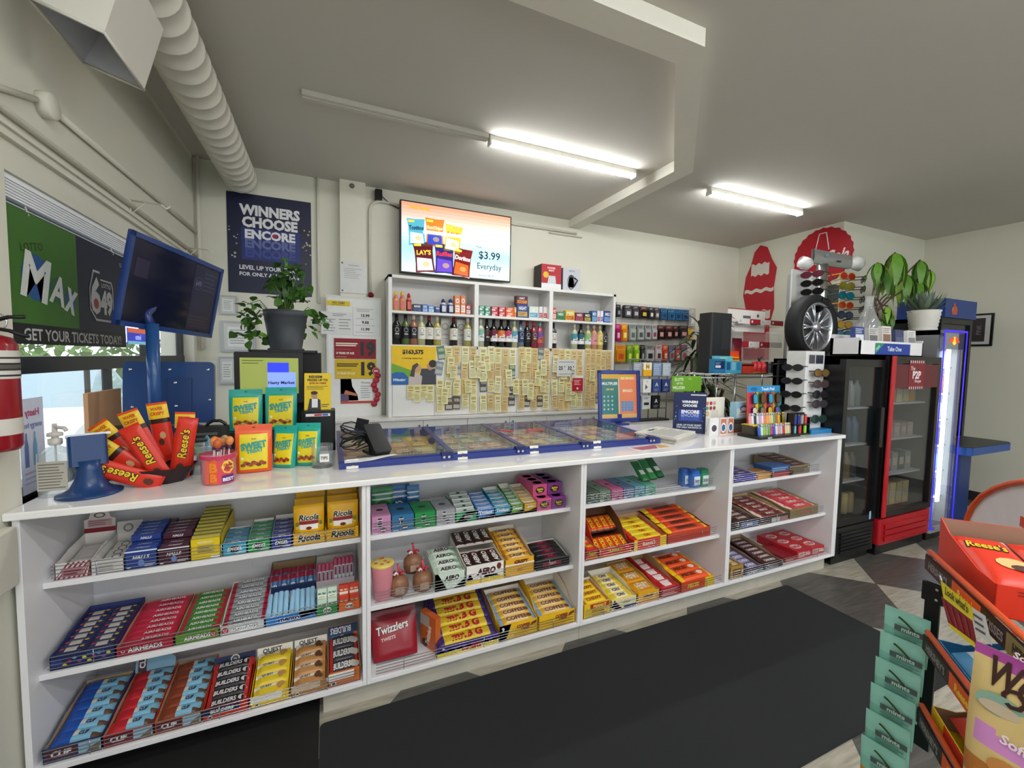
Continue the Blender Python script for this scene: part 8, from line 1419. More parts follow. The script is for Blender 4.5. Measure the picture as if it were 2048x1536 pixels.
for i, (l_, f_c) in enumerate(cR):
    p = at(1686-1.2*i, 554+19.2*i, 'y', ty); glasses(TR(p.x, ty-.04, p.z, 0, -4) @ Matrix.Scale(1.55, 4), l_, f_c, nm[i]+' sunglasses in the middle column of the eyewear tower', 'glasses in the middle tower column')
for i in range(7):
    p = at(1720-1.5*i, 560+20*i, 'y', ty); glasses(TR(p.x, ty-.03, p.z, 0, 40) @ Matrix.Scale(1.3, 4), ['1c1c1e', '2a2a2c', '3a4048', '4a3a2a', '2a3040', '1a1a1c', '3a3a3c'][i], '161618', ['topmost', 'second', 'third', 'fourth', 'fifth', 'sixth', 'lowest'][i]+' dark pair in the right column of the eyewear tower', 'glasses in the right tower column')
# white counter eyewear stand on a blue base
xa, xb, zb_, zt3 = 3.93, 4.2, HT+.03, at(1620, 702, 'y', .16).z
tag(MB().box(3.985, .09, HT, 4.215, .36, HT+.03, mk('1f7ab0', .4)).obj('blue_base', bev=.003), 'flat blue base at the right end of the worktop under the white eyewear stand', 'base')
t = empty('eyewear_stand', (4.06, .2, zb_), 'white folded eyewear stand on the blue base at the right end of the worktop', 'eyewear display')
m = MB(); m.box(-.07, -.04, 0, .14, -.03, zt3-zb_, mk('dedede', .4)); m.at(FR((-.07, -.0405, 0), (1, 0, 0), (0, 0, 1))); h = zt3-zb_; m.rect(.03, h*.83, .2, h*.96, mk('c8c8cc', .3)); m.rect(.035, h*.84, .1, h*.95, I_('4a4a50'), .001); m.rect(.11, h*.84, .195, h*.95, I_('2a2a3a'), .001); m.poly([(.12, .05), (.135, .075), (.12, .1), (.105, .075)], I_('8a8580'), .001); m.obj('front_panel', t)
m = MB(); m.add([(-.07, -.035, 0), (-.115, .06, 0), (-.115, .06, h), (-.07, -.035, h)], [(0, 1, 2, 3)], mk('c9c9c8', .45)); m.add([(-.07, -.03, 0), (-.11, .06, 0), (-.11, .06, h), (-.07, -.03, h)], [(3, 2, 1, 0)], mk('c9c9c8', .45)); m.box(-.115, .06, 0, .14, .065, h, mk('c9c9c8', .45)); m.obj('side_panel', t)
fr = [('8a6a3a', '3a2a20', 'brown rimmed'), ('5a4a4e', '4a3a34', 'plum tinted'), ('2a2a2e', '161618', 'thick black'), ('4a4448', '2a2a2e', 'grey pilot'), ('2a4a44', '1c2a28', 'dark green rimmed')]
for i, (l_, f_c, n_) in enumerate(fr):
    p = at(1632, (746, 768, 789, 808, 838)[i], 'y', .13); glasses(TR(4.12, .125, p.z, 0, 0) @ Matrix.Scale(1.25, 4), l_, f_c, n_+' pair on the front of the white eyewear stand', 'glasses on the white stand front')
for i in range(4): p = at(1587, 735+27*i, 'y', .2); glasses(TR(3.935, .215, p.z, 0, -78), '2a2a2c', '1c1c1e', ['topmost', 'second', 'third', 'lowest'][i]+' dark pair on the side of the white eyewear stand', 'glasses on the white stand side')
xk = at(1568, 780, 'y', .42).x; zk = at(1568, 720, 'y', .42).z; tag(MB().box(xk-.07, .42, HT, xk+.07, .44, zk, BLACK).obj('eyewear_strip'), 'black upright eyewear board between the tag board and the white stand', 'eyewear display')
for i in range(5): p = at(1566, 730+25*i, 'y', .4); glasses(TR(xk, .41, p.z, 0, 20), '26262a', '151517', ['topmost', 'second', 'third', 'fourth', 'lowest'][i]+' pair on the black upright eyewear board', 'glasses on the black board')
# ---------------------------------------------------------------- fridges
def fridge(x0, x1, y, z0, z1, d, body, frame, lab, fw=.045, base=None, bh=.28, shelves=4, inner='4a4c4e', ribs=5, name='display_fridge', led=None):
    t = empty(name, (x0, y, 0), lab, 'fridge'); B_ = mk(body, .35); F_ = mk(frame, .3) if not led else led; w = x1-x0; IN_ = mk(inner, .5)
    m = MB(); 
    for b in ((0, .04, z0, .03, d, z1), (w-.03, .04, z0, w, d, z1), (0, d-.03, z0, w, d, z1), (0, .04, z1-.04, w, d, z1), (0, .04, z0, w, d, bh)): m.box(*b, B_)
    m.obj('cabinet', t)
    m = MB(); m.box(.03, d-.034, bh, w-.03, d-.03, z1-.04, IN_); m.box(.03, .045, bh, .033, d-.03, z1-.04, IN_); m.box(w-.033, .045, bh, w-.03, d-.03, z1-.04, IN_); m.obj('liner', t)
    m = MB(); 
    fd = .004 if led else .04
    for b in ((0, 0, bh, fw, fd, z1), (w-fw, 0, bh, w, fd, z1), (fw, 0, bh, w-fw, fd, bh+fw), (fw, 0, z1-fw*1.2, w-fw, fd, z1)): m.box(*b, F_)
    m.obj('door_frame', t)
    MB().box(fw, .018, bh+fw, w-fw, .022, z1-fw*1.2, glassmat('20262a' if not led else 'e8eef2', .18 if not led else .04, .02, .05)).obj('door_glass', t)
    zz = [bh+.02+(z1-bh-.1)*i/shelves for i in range(shelves)]
    for z in zz[1:]: m = MB(); m.box(.035, .07, z-.012, w-.035, d-.04, z, mk('b8bcc0', .4)); m.obj('shelf', t)
    m = MB(); m.rbox(.0, .0, z0+.03, w, .06, bh-.01, mk(base or body, .3), .02)
    for i in range(ribs): z = z0+.06+(bh-z0-.1)*i/max(1, ribs); m.rbox(.05, -.012, z, w-.05, .004, z+(bh-z0)/ribs*.45, mk(base or body, .25), .006, 3, 'y')
    m.obj('kick_grille', t); MB().box(.02, .03, 0, w-.02, d-.02, z0+.031, BLACK).obj('plinth', t)
    return t, zz
zB = 1.5; tB, zb = fridge(4.225, 4.715, .03, .03, zB, .53, '17181a', '141517', 'black glass-door fridge beside the right end of the counter', bh=.29, ribs=6, inner='2c2e30')
zR = 1.53; tR, zr_ = fridge(4.722, 5.44, 0, .06, zR, .56, '8a0f1e', '1c1416', 'red glass-door fridge between the black one and the brightly lit one', bh=.30, base='a8121f', ribs=3, inner='6a6c6c')
m = MB(); m.rbox(0, -.012, .31, .05, .02, zR, mk('b01322', .3), .01); m.obj('red_handle', tR); m = MB(); w = .718; m.at(FR((0, -.002, 0), (1, 0, 0), (0, 0, 1))); m.rect(.06, zR-.24, w-.05, zR-.06, mk('5e1a24', .4), .0); m.rect(.24, zR-.25, .46, zR-.03, I_('7a1a28'), .001); m.text('The', .29, zR-.09, .07, .03, I_('d8c8c8'), .002); m.text('P2P', .35, zR-.14, .16, .06, I_('e8dede'), .002, .04); m.text('Shoppe', .37, zR-.19, .12, .03, I_('d8c8c8'), .002)
for i in range(7): m.rect(.25+.03*i, zR-.05, .262+.03*i, zR-.03, I_('d8d0d0'), .002); m.rect(.25+.03*i, zR-.25, .262+.03*i, zR-.23, I_('d8d0d0'), .002)
m.obj('door_sign', tR)
m = MB(); m.rbox(.42, -.03, .85, .46, .0, 1.15, BLACK, .01); m.obj('grip', tB); m = MB(); m.at(FR((0, -.002, 0), (1, 0, 0), (0, 0, 1))); m.rect(.4, .3, .425, .36, I_('8ab8d8')); m.obj('energy_sticker', tB)
def stock(x0, x1, y, z, n, cols, h, r, lab, grp, box=False, nm='can'):
    pr = {}
    for i in range(n):
        c = cols[i % len(cols)]; M_ = Matrix.Translation((x0+(x1-x0)*(i+.5)/n, y, z+.0006))
        if c not in pr:
            mb = MB(); mb.box(-r, -.05, 0, r, .05, h, mk(c, .4)) if box else mb.lathe([(r*.8, 0), (r, .008), (r, h*.72), (r*.45, h*.9), (r*.45, h)] if h > .16 else [(r*.85, 0), (r, .006), (r, h-.008), (r*.8, h)], mk(c, .3), 12)
            if box: mb.T = FR((0, -.0505, 0), (1, 0, 0), (0, 0, 1)); mb.rect(-r*.7, h*.3, r*.7, h*.7, I_('b8b0a0'))
            pr[c] = put(mb, nm, M_, lab, nm.replace('_', ' '), grp)
        else: dup(pr[c], M_, lab, grp)
sh_ = ['lowest', 'second', 'third', 'top']
for i in range(4):
    stock(4.28, 4.66, .17, zb[i], 5, [['8a7a4a', 'a89a5a'], ['7a6a4a', '3a3c40', '8a6a3a'], ['2a4a6a', '4a6a8a', '3a5a44'], ['8a9a9a', '6a7a7a', '9a5a5a']][i], (.16, .2, .2, .2)[i], .034, 'bottle behind the glass on the '+sh_[i]+' shelf of the black fridge', 'bottles on the '+sh_[i]+' shelf of the black fridge', nm='drink_bottle')
    stock(4.79, 5.37, .17, zr_[i], 6, [['b8ac7a', 'c8bc8a'], ['4a4e52', '8a8c8c'], ['9a8a86', 'a89a94'], ['d0c8a8', 'c8b88a', 'c8982a']][i], (.18, .15, .11, .2)[i], .043, 'carton behind the glass on the '+sh_[i]+' shelf of the red fridge', 'cartons on the '+sh_[i]+' shelf of the red fridge', box=True, nm='food_carton')
LED = mk('3a22e8', .4, e=.75); WL = mk('eaf4ff', .4, e=7.)
tL, zl = fridge(5.455, 5.83, 0, .04, 1.755, .5, '77797c', '3a22e8', 'slim brightly lit fridge edged in glowing blue light', bh=.1, fw=.013, shelves=7, inner='dfe4e8', led=LED, ribs=1, base='8a8a86')
m = MB(); m.box(.2, .05, .3, .25, .06, 1.6, WL); m.box(.345, .05, .16, .35, .055, 1.6, WL); m.obj('light_strip', tL)
m = MB(); m.at(FR((0, .012, 0), (1, 0, 0), (0, 0, 1))); m.rect(.02, 1.60, .355, 1.73, mk('8a8c8c', .4), .0); m.rect(.26, 1.60, .355, 1.73, mk('22263a', .4), .0006); m.disc(.19, 1.67, .035, mk('f0c82a', .4, e=.6), None, .001); m.poly([(.1, 1.655), (.17, 1.66), (.18, 1.70), (.13, 1.69)], mk('e0402a', .4, e=.5), .0015); m.poly([(.28, 1.655), (.21, 1.66), (.2, 1.70), (.25, 1.69)], mk('e0402a', .4, e=.5), .0015); m.obj('logo_panel', tL)
for i in range(7): stock(5.5, 5.78, .12, zl[i], 4, [['5a6a8a', 'a8b4c0'], ['8a9aa8', '4a5a7a'], ['4a6a6a', '8ab0b0'], ['7a8a9a', '3a4a6a'], ['6a7a90', 'b8c0c8'], ['a86a6a', 'c8a8a0', '8a5a5a'], ['7a8aa0', 'd0d4d8']][i], .14, .027, 'drink can on the '+['lowest', 'second', 'third', 'fourth', 'fifth', 'sixth', 'top'][i]+' shelf of the brightly lit fridge', 'cans on the '+['lowest', 'second', 'third', 'fourth', 'fifth', 'sixth', 'top'][i]+' shelf of the lit fridge')
tC, zc_ = fridge(6.2, 6.8, .32, .04, 1.92, .6, '101214', '16181a', 'tall black cooler with a blue header standing behind the blue pedestal', bh=.2, inner='4a5250', shelves=2)
m = MB(); m.box(0, -.02, 1.92, .6, .35, 2.095, mk('1f3f86', .4)); m.at(FR((0, -.0205, 1.92), (1, 0, 0), (0, 0, 1))); m.disc(.17, .07, .05, I_('d8a82a'), .04); m.poly([(.12, .03), (.22, .03), (.21, .09), (.15, .12)], I_('c8502a'), .0012); m.disc(.16, .12, .02, I_('c84a3a'), None, .0014); m.obj('header_box', tC)
t = empty('pedestal', (6.05, .14, 0), 'navy pedestal table with a rounded top beside the brightly lit fridge', 'table'); m = MB(); m.rbox(-.16, -.12, 0, .13, .16, .70, mk('15306a', .4), .06, 6); m.obj('column', t); m = MB(); m.rbox(-.17, -.2, .70, .62, .17, .765, mk('1a4a96', .35), .06, 6); m.rbox(-.165, -.195, .765, .615, .165, .772, mk('23262a', .4), .055, 6); m.obj('table_top', t)
m = MB(); a, b = at(1950, 628, 'x', XR-.02), at(1983, 692, 'x', XR-.02); m.at(FR((XR-.02, a.y+.12, b.z), (0, -1, 0), (0, 0, 1))); w, h = a.y+.12-b.y, a.z-b.z; m.box(0, 0, -.018, w, h, 0, BLACK); m.rect(.02, .02, w-.02, h-.02, mk('c9c9c4', .5)); m.rect(w*.12, h*.14, w*.78, h*.86, mk('3a3436', .5), .001); m.text('PINK', w*.6, h*.5, h*.3, w*.14, I_('8a8688'), .002, .0, 0, 90); tag(m.obj('framed_picture'), 'black framed picture with a dark print on the right wall', 'picture')
# brochure rack on the red fridge
t = empty('brochure_rack', (5.05, .14, zR), 'white brochure rack with a blue front label on top of the red fridge', 'brochure rack'); xa, xb = xs(1717, .07, zR+.05)-5.05, xs(1842, .07, zR+.05)-5.05
m = MB(); m.box(xa, -.08, 0, xb, .12, .01, PNL); m.box(xa, -.08, 0, xb, -.07, .11, PNL); m.box(xa, .1, 0, xb, .12, .16, PNL); m.box(xa, -.08, 0, xa+.01, .12, .13, PNL); m.box(xb-.01, -.08, 0, xb, .12, .13, PNL); m.at(FR((xa, -.0805, 0), (1, 0, 0), (0, 0, 1))); w = xb-xa; m.rect(w*.22, .01, w*.78, .095, I_('1d3f9a')); m.poly([(w*.22, .01), (w*.36, .095), (w*.22, .095)], I_('2a8a6a'), .001); m.text('Take One', w*.52, .055, w*.24, .035, I_('e8ecf4'), .0016, .02); m.text('FREE', w*.26, .06, w*.06, .02, I_('c8e8dc'), .0016, .02, 0, 40); m.obj('rack_body', t)
bc = [('3a4a86', 'dfe0e6', 'blue and white brochure with a red rim'), ('c8c4c0', '6a6a6c', 'grey portrait brochure'), ('d8d4ce', '8a6a5a', 'white house-shaped brochure'), ('3a4468', '5a6080', 'dark blue brochure'), ('e2e0dc', '8a8a8c', 'white printed list brochure')]
for i, (c, c2, n_) in enumerate(bc): put(carton(.12, .03, .2+.02*(i == 2), mk(c, .5), lambda mb, w, h: (mb.rect(.01, h*.35, w-.01, h*.72, I_(c2)), mb.lines(.01, h*.75, w-.01, h*.95, 3, I_(c2), .001))), 'brochure', TR(5.05+xa+.02+(xb-xa-.14)*i/4, .10, zR+.0125, -4), n_+' standing in the white brochure rack', 'brochure', 'brochures in the white rack')
# plants
def leaf(mb, o, d, L, W, m_, dr=.4): mb.T = Matrix.Translation(o) @ d.to_matrix().to_4x4(); leafmesh(mb, L, W, m_, .2, dr, 6)
vz = zR; t = empty('leafy_plant', (5.1, .36, vz), 'large-leaved green plant in a clear bottle on top of the red fridge', 'plant')
m = MB(); m.lathe([(.001, 0), (.08, .002), (.085, .02), (.085, .28), (.05, .36), (.03, .42), (.03, .5), (.036, .51)], glassmat('e2e6e4', .3, .04, .08), 20, cap=False); m.obj('clear_bottle', t)
m = MB(); st = MB(); A1, A2, A3 = mk('5a8a2a', .45, n=.2), mk('3f6a24', .45, n=.2), mk('7fa83a', .45, n=.2)
for (u, v, s) in ((1790, 505, 1.1), (1755, 525, .8), (1840, 520, .9), (1812, 548, 1.0), (1860, 540, .8), (1768, 545, .8), (1775, 612, .55), (1765, 640, .6), (1782, 628, .45), (1835, 560, .9)):
    p = at(u, v, 'y', .38)-Vector((5.1, .36, vz)); st.tube([(0, 0, .3), (p.x*.3, 0, .5), (p.x*.8, p.y*.8, p.z-.1) if p.z > .5 else (p.x*.6, 0, p.z), p], .006, mk('4a3a2a', .6), 6)
    for k in range(6):
        a = k*1.05+random.random()*.4; leaf(m, p+Vector((0, 0, -.0)), Euler((-.75+jit(.25), 0, a)), .235*s+jit(.03), .042*s, random.choice([A1, A2, A1, A3]), .7)
m.obj('leaves', t); st.obj('stems', t)
px_ = 5.64; t = empty('spiky_plant', (px_, .22, 1.7555), 'grey-green spiky plant in a ribbed white pot on top of the lit fridge', 'plant'); m = MB(); m.lathe([(.001, 0), (.1, 0)]+[q_ for i in range(5) for q_ in ((.094+.004*i, .02+.03*i), (.09+.004*i, .035+.03*i))]+[(.115, .18), (.105, .18), (.1, .15), (.001, .15)], mk('d3d0c6', .5), 24, cap=False); m.obj('ribbed_pot', t)
m = MB(); AG = [mk('6a7a68', .5, n=.15), mk('56685a', .5, n=.15), mk('7d8c78', .5, n=.15)]
for i in range(38): a = i*2.4; el = .15+1.1*(i/38); leaf(m, Vector((0, 0, .15)), Euler((el, 0, a)), .24-.05*(i/38), .02, AG[i % 3], -.25)
m.obj('rosette', t)
p = at(1400, 700, 'y', 1.5); t = empty('dracaena_plant', (p.x+.1, 1.62, 0), 'dark strap-leaved plant standing on the floor behind the worktop', 'plant'); m = MB(); m.lathe([(.001, 0), (.15, 0), (.19, .35), (.17, .35), (.001, .32)], mk('3a3632', .6), 20, cap=False); m.obj('floor_pot', t)
m = MB(); st = MB(); DK = [mk('26381f', .4, n=.15), mk('33482a', .4, n=.15)]
for (hx, hz) in ((0, 1.75), (.12, 1.3), (-.08, 1.5), (.4, 1.15), (.25, 1.2)):
    st.tube([(0, 0, .3), (hx*.5, 0, hz*.6), (hx, 0, hz)], .018, mk('5a4a38', .7), 7)
    for i in range(16): a = i*2.4; leaf(m, Vector((hx, 0, hz-.02*i+.1)), Euler((.9-.09*i+jit(.15), 0, a)), .34, .024, DK[i % 2], .8)
m.obj('leaves', t); st.obj('canes', t)

# ---------------------------------------------------------------- near candy rack at the lower right
U = Vector((.763, .647, 0)).normalized(); N_ = Vector((-U.y, U.x, 0)); P0 = CAMP+ray(1860, 1103)*1.0
OR = mk('e2561c', .35, coat=.2); rk = empty('candy_rack', Matrix.Translation((P0.x, P0.y, 0)), 'orange wire candy rack with price rails in the near right corner', 'rack')
inv = Matrix.Translation((-P0.x, -P0.y, 0)); LEN = .95; DEP = .34
zr = [P0.z, atp(1855, 1264, P0, N_).z, atp(1843, 1410, P0, N_).z, .12]
sr = [0, (atp(1855, 1264, P0, N_)-P0).dot(U), (atp(1843, 1410, P0, N_)-P0).dot(U), .0]
def RF(s, nn, z): return FR(tuple(inv @ Vector((P0.x+U.x*s+N_.x*nn, P0.y+U.y*s+N_.y*nn, z))), -U, (0, 0, 1))
for i, z in enumerate(zr):
    s = sr[i]; m = MB(); m.T = inv
    def Q(s_, n_, zz): return (P0.x+U.x*s_+N_.x*n_, P0.y+U.y*s_+N_.y*n_, zz)
    m.tube([Q(s, 0, z), Q(s-LEN, 0, z)], .006, OR, 8); m.tube([Q(s-.01, -DEP, z-.04), Q(s-LEN, -DEP, z-.04)], .005, OR, 8)
    for k in range(9): q_ = s-.02-(LEN-.04)*k/8; m.tube([Q(q_, 0, z-.045), Q(q_, -DEP, z-.04)], .003, OR, 5)
    m.tube([Q(s-.01, 0, z), Q(s-.01, 0, z-.045), Q(s-.01, -DEP, z-.04)], .004, OR, 6); m.obj('wire_shelf', rk)
    m = MB(); m.T = RF(s, .007, z-.042); m.box(0, 0, -.003, LEN, .036, 0, mk('2a1a1c', .4)); x = .012; k = 0
    for (ln, bg, tx, tc) in ((.13, '2a1a1c', "HERSHEY'S", '8a8486'), (.11, 'e2561c', "Reese's", 'f0d02a'), (.08, '2a1a1c', 'KISSES', '8a8486'), (.1, '8a7a4a' if i == 0 else 'e2561c', "HERSHEY'S" if i == 0 else "Reese's", '2a2018' if i == 0 else 'f0d02a'), (.14, 'e8b82a', 'OH HENRY!', '5a2a1a'), (.3, 'e2561c', "Reese's", 'f0d02a')):
        m.rect(x-.012, .0, x+ln-.012, .034, I_(bg), .0006); m.text(tx, x+ln*.42, .017, ln*.7, .018, I_(tc), .0012, .04); x += ln
        if tx == 'OH HENRY!': m.disc(x-ln+.0, .017, .012, I_('c8282a'), None, .0011)
    m.obj('price_rail', rk)
for s in (-.03, -LEN+.03):
    m = MB(); m.T = inv; m.tube([Q(s, -DEP, 0), Q(s, -DEP, 1.3)], .009, OR, 8); m.tube([Q(s, -.0, 0.02), Q(s, -DEP, .02)], .009, OR, 8); m.obj('upright', rk)
# arched header
Ph = P0-N_*DEP; H = [atp(u, v, Ph, N_) for u, v in ((1932, 1100), (1930, 1062), (1935, 1035), (1946, 1012), (1964, 992), (1990, 977), (2018, 968), (2048, 963))]
m = MB(); m.T = inv; tail = [H[-1]-U*.05+Vector((0, 0, .006)), H[-1]-U*.12, H[-1]-U*.17-Vector((0, 0, .05)), H[-1]-U*.18-Vector((0, 0, .3))]
m.tube([H[0]-Vector((0, 0, .1))]+H+tail, .0085, OR, 10); m.obj('header_arch', rk)
m = MB(); m.T = inv; o = H+tail; m.add([tuple(p-N_*.004) for p in o], [tuple(range(len(o)))], mk('e6dee2', .5)); m.add([tuple(p-N_*.008) for p in o], [tuple(range(len(o)-1, -1, -1))], mk('e6dee2', .5)); q_ = atp(2040, 1038, Ph, N_); m.T = inv @ FR(q_, -U, (0, 0, 1)); m.rect(0, -.02, .1, .01, I_('d8482a'), .0); m.obj('header_panel', rk)
# goods on the rack
GM = lambda s, nn, z, tilt=0.: Matrix.Translation((P0.x+U.x*s+N_.x*nn, P0.y+U.y*s+N_.y*nn, z)) @ FR((0, 0, 0), -U, N_*-1) @ ROT(tilt, 'X')
CB = mk('9a7a66', .8); RB_ = mk('d8351c', .35)
Pq = P0-N_*.025; c1, c2 = atp(1992, 1168, Pq, N_), atp(1914, 1112, Pq, N_); z = zr[0]-.036; LB = max(.235, min(.3, (c2-c1).dot(U))); HB_ = c1.z-z
BF = lambda dn, du, zz: Matrix.Translation(Vector((c1.x, c1.y, zz))-N_*dn+U*du) @ FR((0, 0, 0), -N_, U)
bx = tray(.3, LB, HB_, HB_+.05, RB_, CB, lambda mb, w, h: (mb.text("Reese's", w*.42, h*.5, w*.4, h*.4, I_('3a1a10'), .0008, .09, .15), mb.text("Reese's", w*.42, h*.5, w*.38, h*.36, I_('f0d02a'), .0016, .02, .15), mb.lines(w*.1, h*.72, w*.26, h*.92, 2, I_('7a1a10'))), cut=.8)
put(bx, 'candy_box', BF(0, 0, z), 'large open orange box of candy packs on the top shelf of the orange rack', 'box')
pk, tp = pil(.092, .2, .026, RB_, lambda u, v: mk('f0e4dc', .4) if u > .9 else RB_, nu=14, nv=18, seal=.004); pk.text("Reese's", -.004, .045, .066, .03, I_('2a1410'), .0008, .1, .12, -6, tp); pk.text("Reese's", -.004, .045, .062, .026, I_('f0d02a'), .0018, .02, .12, -6, tp)
pk.add([(.012+.026*math.cos(2*PI*i/12), -.02+.022*math.sin(2*PI*i/12), tp(.012, -.02)+.0015) for i in range(12)], [tuple(range(12))], mk('e0b878', .5)); pk.add([(.02+.018*math.cos(2*PI*i/10), -.034+.012*math.sin(2*PI*i/10), tp(.02, -.03)+.0022) for i in range(10)], [tuple(range(10))], mk('4a2a1c', .5))
many(pk, 'candy_pack', [BF(.052+.097*i, LB*.5, z+HB_-.012) @ ROT(9, 'X') for i in range(3)], ['orange candy pack furthest left in the large open orange box', 'orange candy pack in the middle of the large open orange box', 'orange candy pack at the right of the large open orange box'], 'candy pack', 'candy packs in the orange box')
z = zr[1]-.036; HB = mk('3a8fc4', .35)
put(tray(.36, .28, .03, .09, HB, mk('2a6a9a', .5)), 'candy_box', GM(-.03, -.015, z), 'blue open box of cookies-and-cream bars on the second shelf of the orange rack', 'box')
hb, tp = pil(.26, .1, .02, mk('dfe6ec', .3), lambda u, v: mk('4a9ad0', .3) if (v < .28) else mk('dfe6ec', .3), nu=18, nv=8); hb.text("HERSHEY'S", .0, .018, .22, .042, I_('1c1c20'), .0014, .05, warp=tp); hb.text('cookies', .02, -.03, .1, .018, I_('2a5a9a'), .0014, .02, .1, warp=tp)
many(hb, 'candy_bar', [GM(-.03-.18, -.07-.062*i, z+.04, 22) for i in range(3)], ['white and blue bar with black lettering at the front of the blue box', 'white and blue bar with black lettering in the middle of the blue box', 'white and blue bar with black lettering at the back of the blue box'], 'candy bar', 'white and blue bars on the orange rack')
z = zr[2]-.036
put(tray(.3, .26, .05, .12, mk('e8c41c', .4), CB, lambda mb, w, h: mb.rect(w*.2, 0, w, h, I_('d8351c'))), 'candy_box', GM(-.03, -.014, z), 'yellow and orange open box of candy packs on the third shelf of the orange rack', 'box')
many(pk, 'candy_pack', [GM(-.085-.097*i, -.14, z+.06, 20) @ ROT(0, 'Z') for i in range(3)], ['orange candy pack furthest left in the yellow and orange box', 'orange candy pack in the middle of the yellow and orange box', 'orange candy pack nearest the cream bag in the yellow and orange box'], 'candy pack', 'candy packs in the yellow and orange box')
# hanging promo card
Pc = P0+N_*.03; C = lambda u, v: atp(u, v, Pc, N_)
m = MB(); a, b, c, d = C(1882, 1160), C(1948, 1218), C(1990, 1292), C(1895, 1215)
def quadp(P, mm, off): m.add([tuple(C(*p)+N_*off) for p in P], [(0, 1, 2, 3)], mm)
Q4 = lambda P, c_, off: quadp(P, mk(c_, .5, n=0), off)
Q4([(1882, 1192), (1945, 1242), (1955, 1292), (1898, 1252)], '8a1426', 0); Q4([(1882, 1160), (1945, 1214), (1949, 1244), (1888, 1196)], 'f0e22a', .001); Q4([(1896, 1244), (1950, 1284), (1956, 1300), (1902, 1256)], 'f0e22a', .001); Q4([(1945, 1214), (1972, 1232), (1986, 1292), (1954, 1268)], 'e6e8ec', .0008)
for k in range(3): Q4([(1948+2*k, 1226+14*k), (1966+3*k, 1238+14*k), (1967+3*k, 1243+14*k), (1949+2*k, 1231+14*k)], '5a5c60', .0014)
for k in range(4): Q4([(1888+14*k, 1202+11*k), (1891+14*k, 1204+11*k), (1906+12*k, 1250+8*k), (1903+12*k, 1248+8*k)], 'b02a3a', .0012)
e1, e2 = C(1892, 1180), C(1940, 1220); m.T = FR((e1+e2)/2+N_*.0022, e2-e1, (0, 0, 1)); m.text("Look what's", 0, 0, (e2-e1).length*.95, .016, I_('3a3410'), .0, .02); m.T = Matrix.Identity(4)
m.tube([C(1880, 1150), C(1884, 1164)], .0015, CHROME, 5); tag(m.obj('promo_card'), 'yellow and dark red promotional card hanging from the top rail of the orange rack', 'card')
# cream caramel bag
xw_ = (CAMP+ray(1945, 1290)*.655).x; A = at(1941, 1300, 'x', xw_); Wb, Hb = .142, .22
cm, pu = mk('d9bf82', .28, n=.04), mk('a8489a', .3)
g_, wf_ = pouch(Wb, Hb, .04, cm, lambda u, v: pu if v > .92-.12*u+.02 else (mk('d48fd0', .3) if .38-.05*u < v < .52-.14*u and u > .1 else (mk('b9763a', .35) if v < .24-.02*u and v > .10 else cm)), seed=9, nu=24, nv=28, flat_top=.08); g_.T = FACE
for t_, x_, y_, w_, h_, c_ in (("Werther's", .012, .185, .13, .045, '3a1c14'), ('Original', .018, .155, .11, .038, '3a1c14'), ('Soft Creme', 0, .222, .09, .010, 'f0dcea'), ('Soft Caramels', .02, .098, .1, .014, 'f4e4f0'), ('128 g', -.045, .018, .04, .014, '3a2414')): g_.text(t_, x_, y_, w_, h_, I_(c_), .002, .03, .05, -6, wf_)
g_.disc(-.035, .145, .026, mk('8ab0a0', .4), .016, wf_(-.035, .145)+.0015); g_.disc(-.035, .14, .022, mk('c8b8a0', .5), .009, wf_(-.035, .14)+.002); 
for i in range(3): g_.disc(-.02+.035*i, .06-.004*i, .02, mk(['c98a4a', 'd8a05a', 'b9763a'][i], .3), .014, wf_(-.02+.035*i, .06)+.0016+.0004*i)
put(g_, 'caramel_bag', Matrix.Translation((xw_, A.y-Wb/2, A.z-Hb+.012)) @ ROT(-90, 'Z') @ ROT(-4, 'X'), 'cream and pink bag of soft caramels hanging at the near right edge', 'candy bag')
# clip strip with teal bags
xm = (CAMP+ray(1868, 1185)*1.02).x; s0, s1 = at(1868, 1168, 'x', xm), at(1868, 1512, 'x', xm)
m = MB(); m.box(xm-.002, s0.y-.014, s1.z, xm+.004, s0.y+.014, s0.z, BLACK); m.box(xm-.004, s0.y-.02, s0.z-.045, xm+.006, s0.y+.02, s0.z, BLACK)
for k in range(2): m.at(FR((xm-.0045, s0.y-.008, s0.z-.01-.025*k), (0, -1, 0), (0, 0, 1))); m.disc(0, 0, .003, I_('b8b8b8'))
tag(m.obj('clip_strip'), 'black clip strip holding teal bags at the far end of the orange rack', 'clip strip')
TB = mk('7fc0b0', .3, n=.08); m1 = mk('93cfc2', .3, n=.05); Wm, Hm = .085, .125
g_, wf_ = pouch(Wm, Hm, .012, TB, lambda u, v: mk('d88a2a', .35) if (u < .22 and .12 < v < .34) else (m1 if v > .62 or u > .75 else TB), seed=12, nu=18, nv=20, flat_top=.1); g_.T = FACE
n = 8; g_.add([q_ for i in range(n+1) for q_ in ((-.012+.03*i/n, .114-.022*(i/n)**1.3, .012), (-.014+.03*i/n, .109-.022*(i/n)**1.3, .012))], [(2*i, 2*i+1, 2*i+3, 2*i+2) for i in range(n)], I_('2f4a1c')); g_.rect(-.02, .076, .04, .09, I_('4a5c5a'), .0105); g_.text('mints', .01, .083, .05, .011, I_('b8d8d0'), .011, .03); g_.lines(-.02, .058, .036, .07, 2, I_('5a7a76'), .0105)
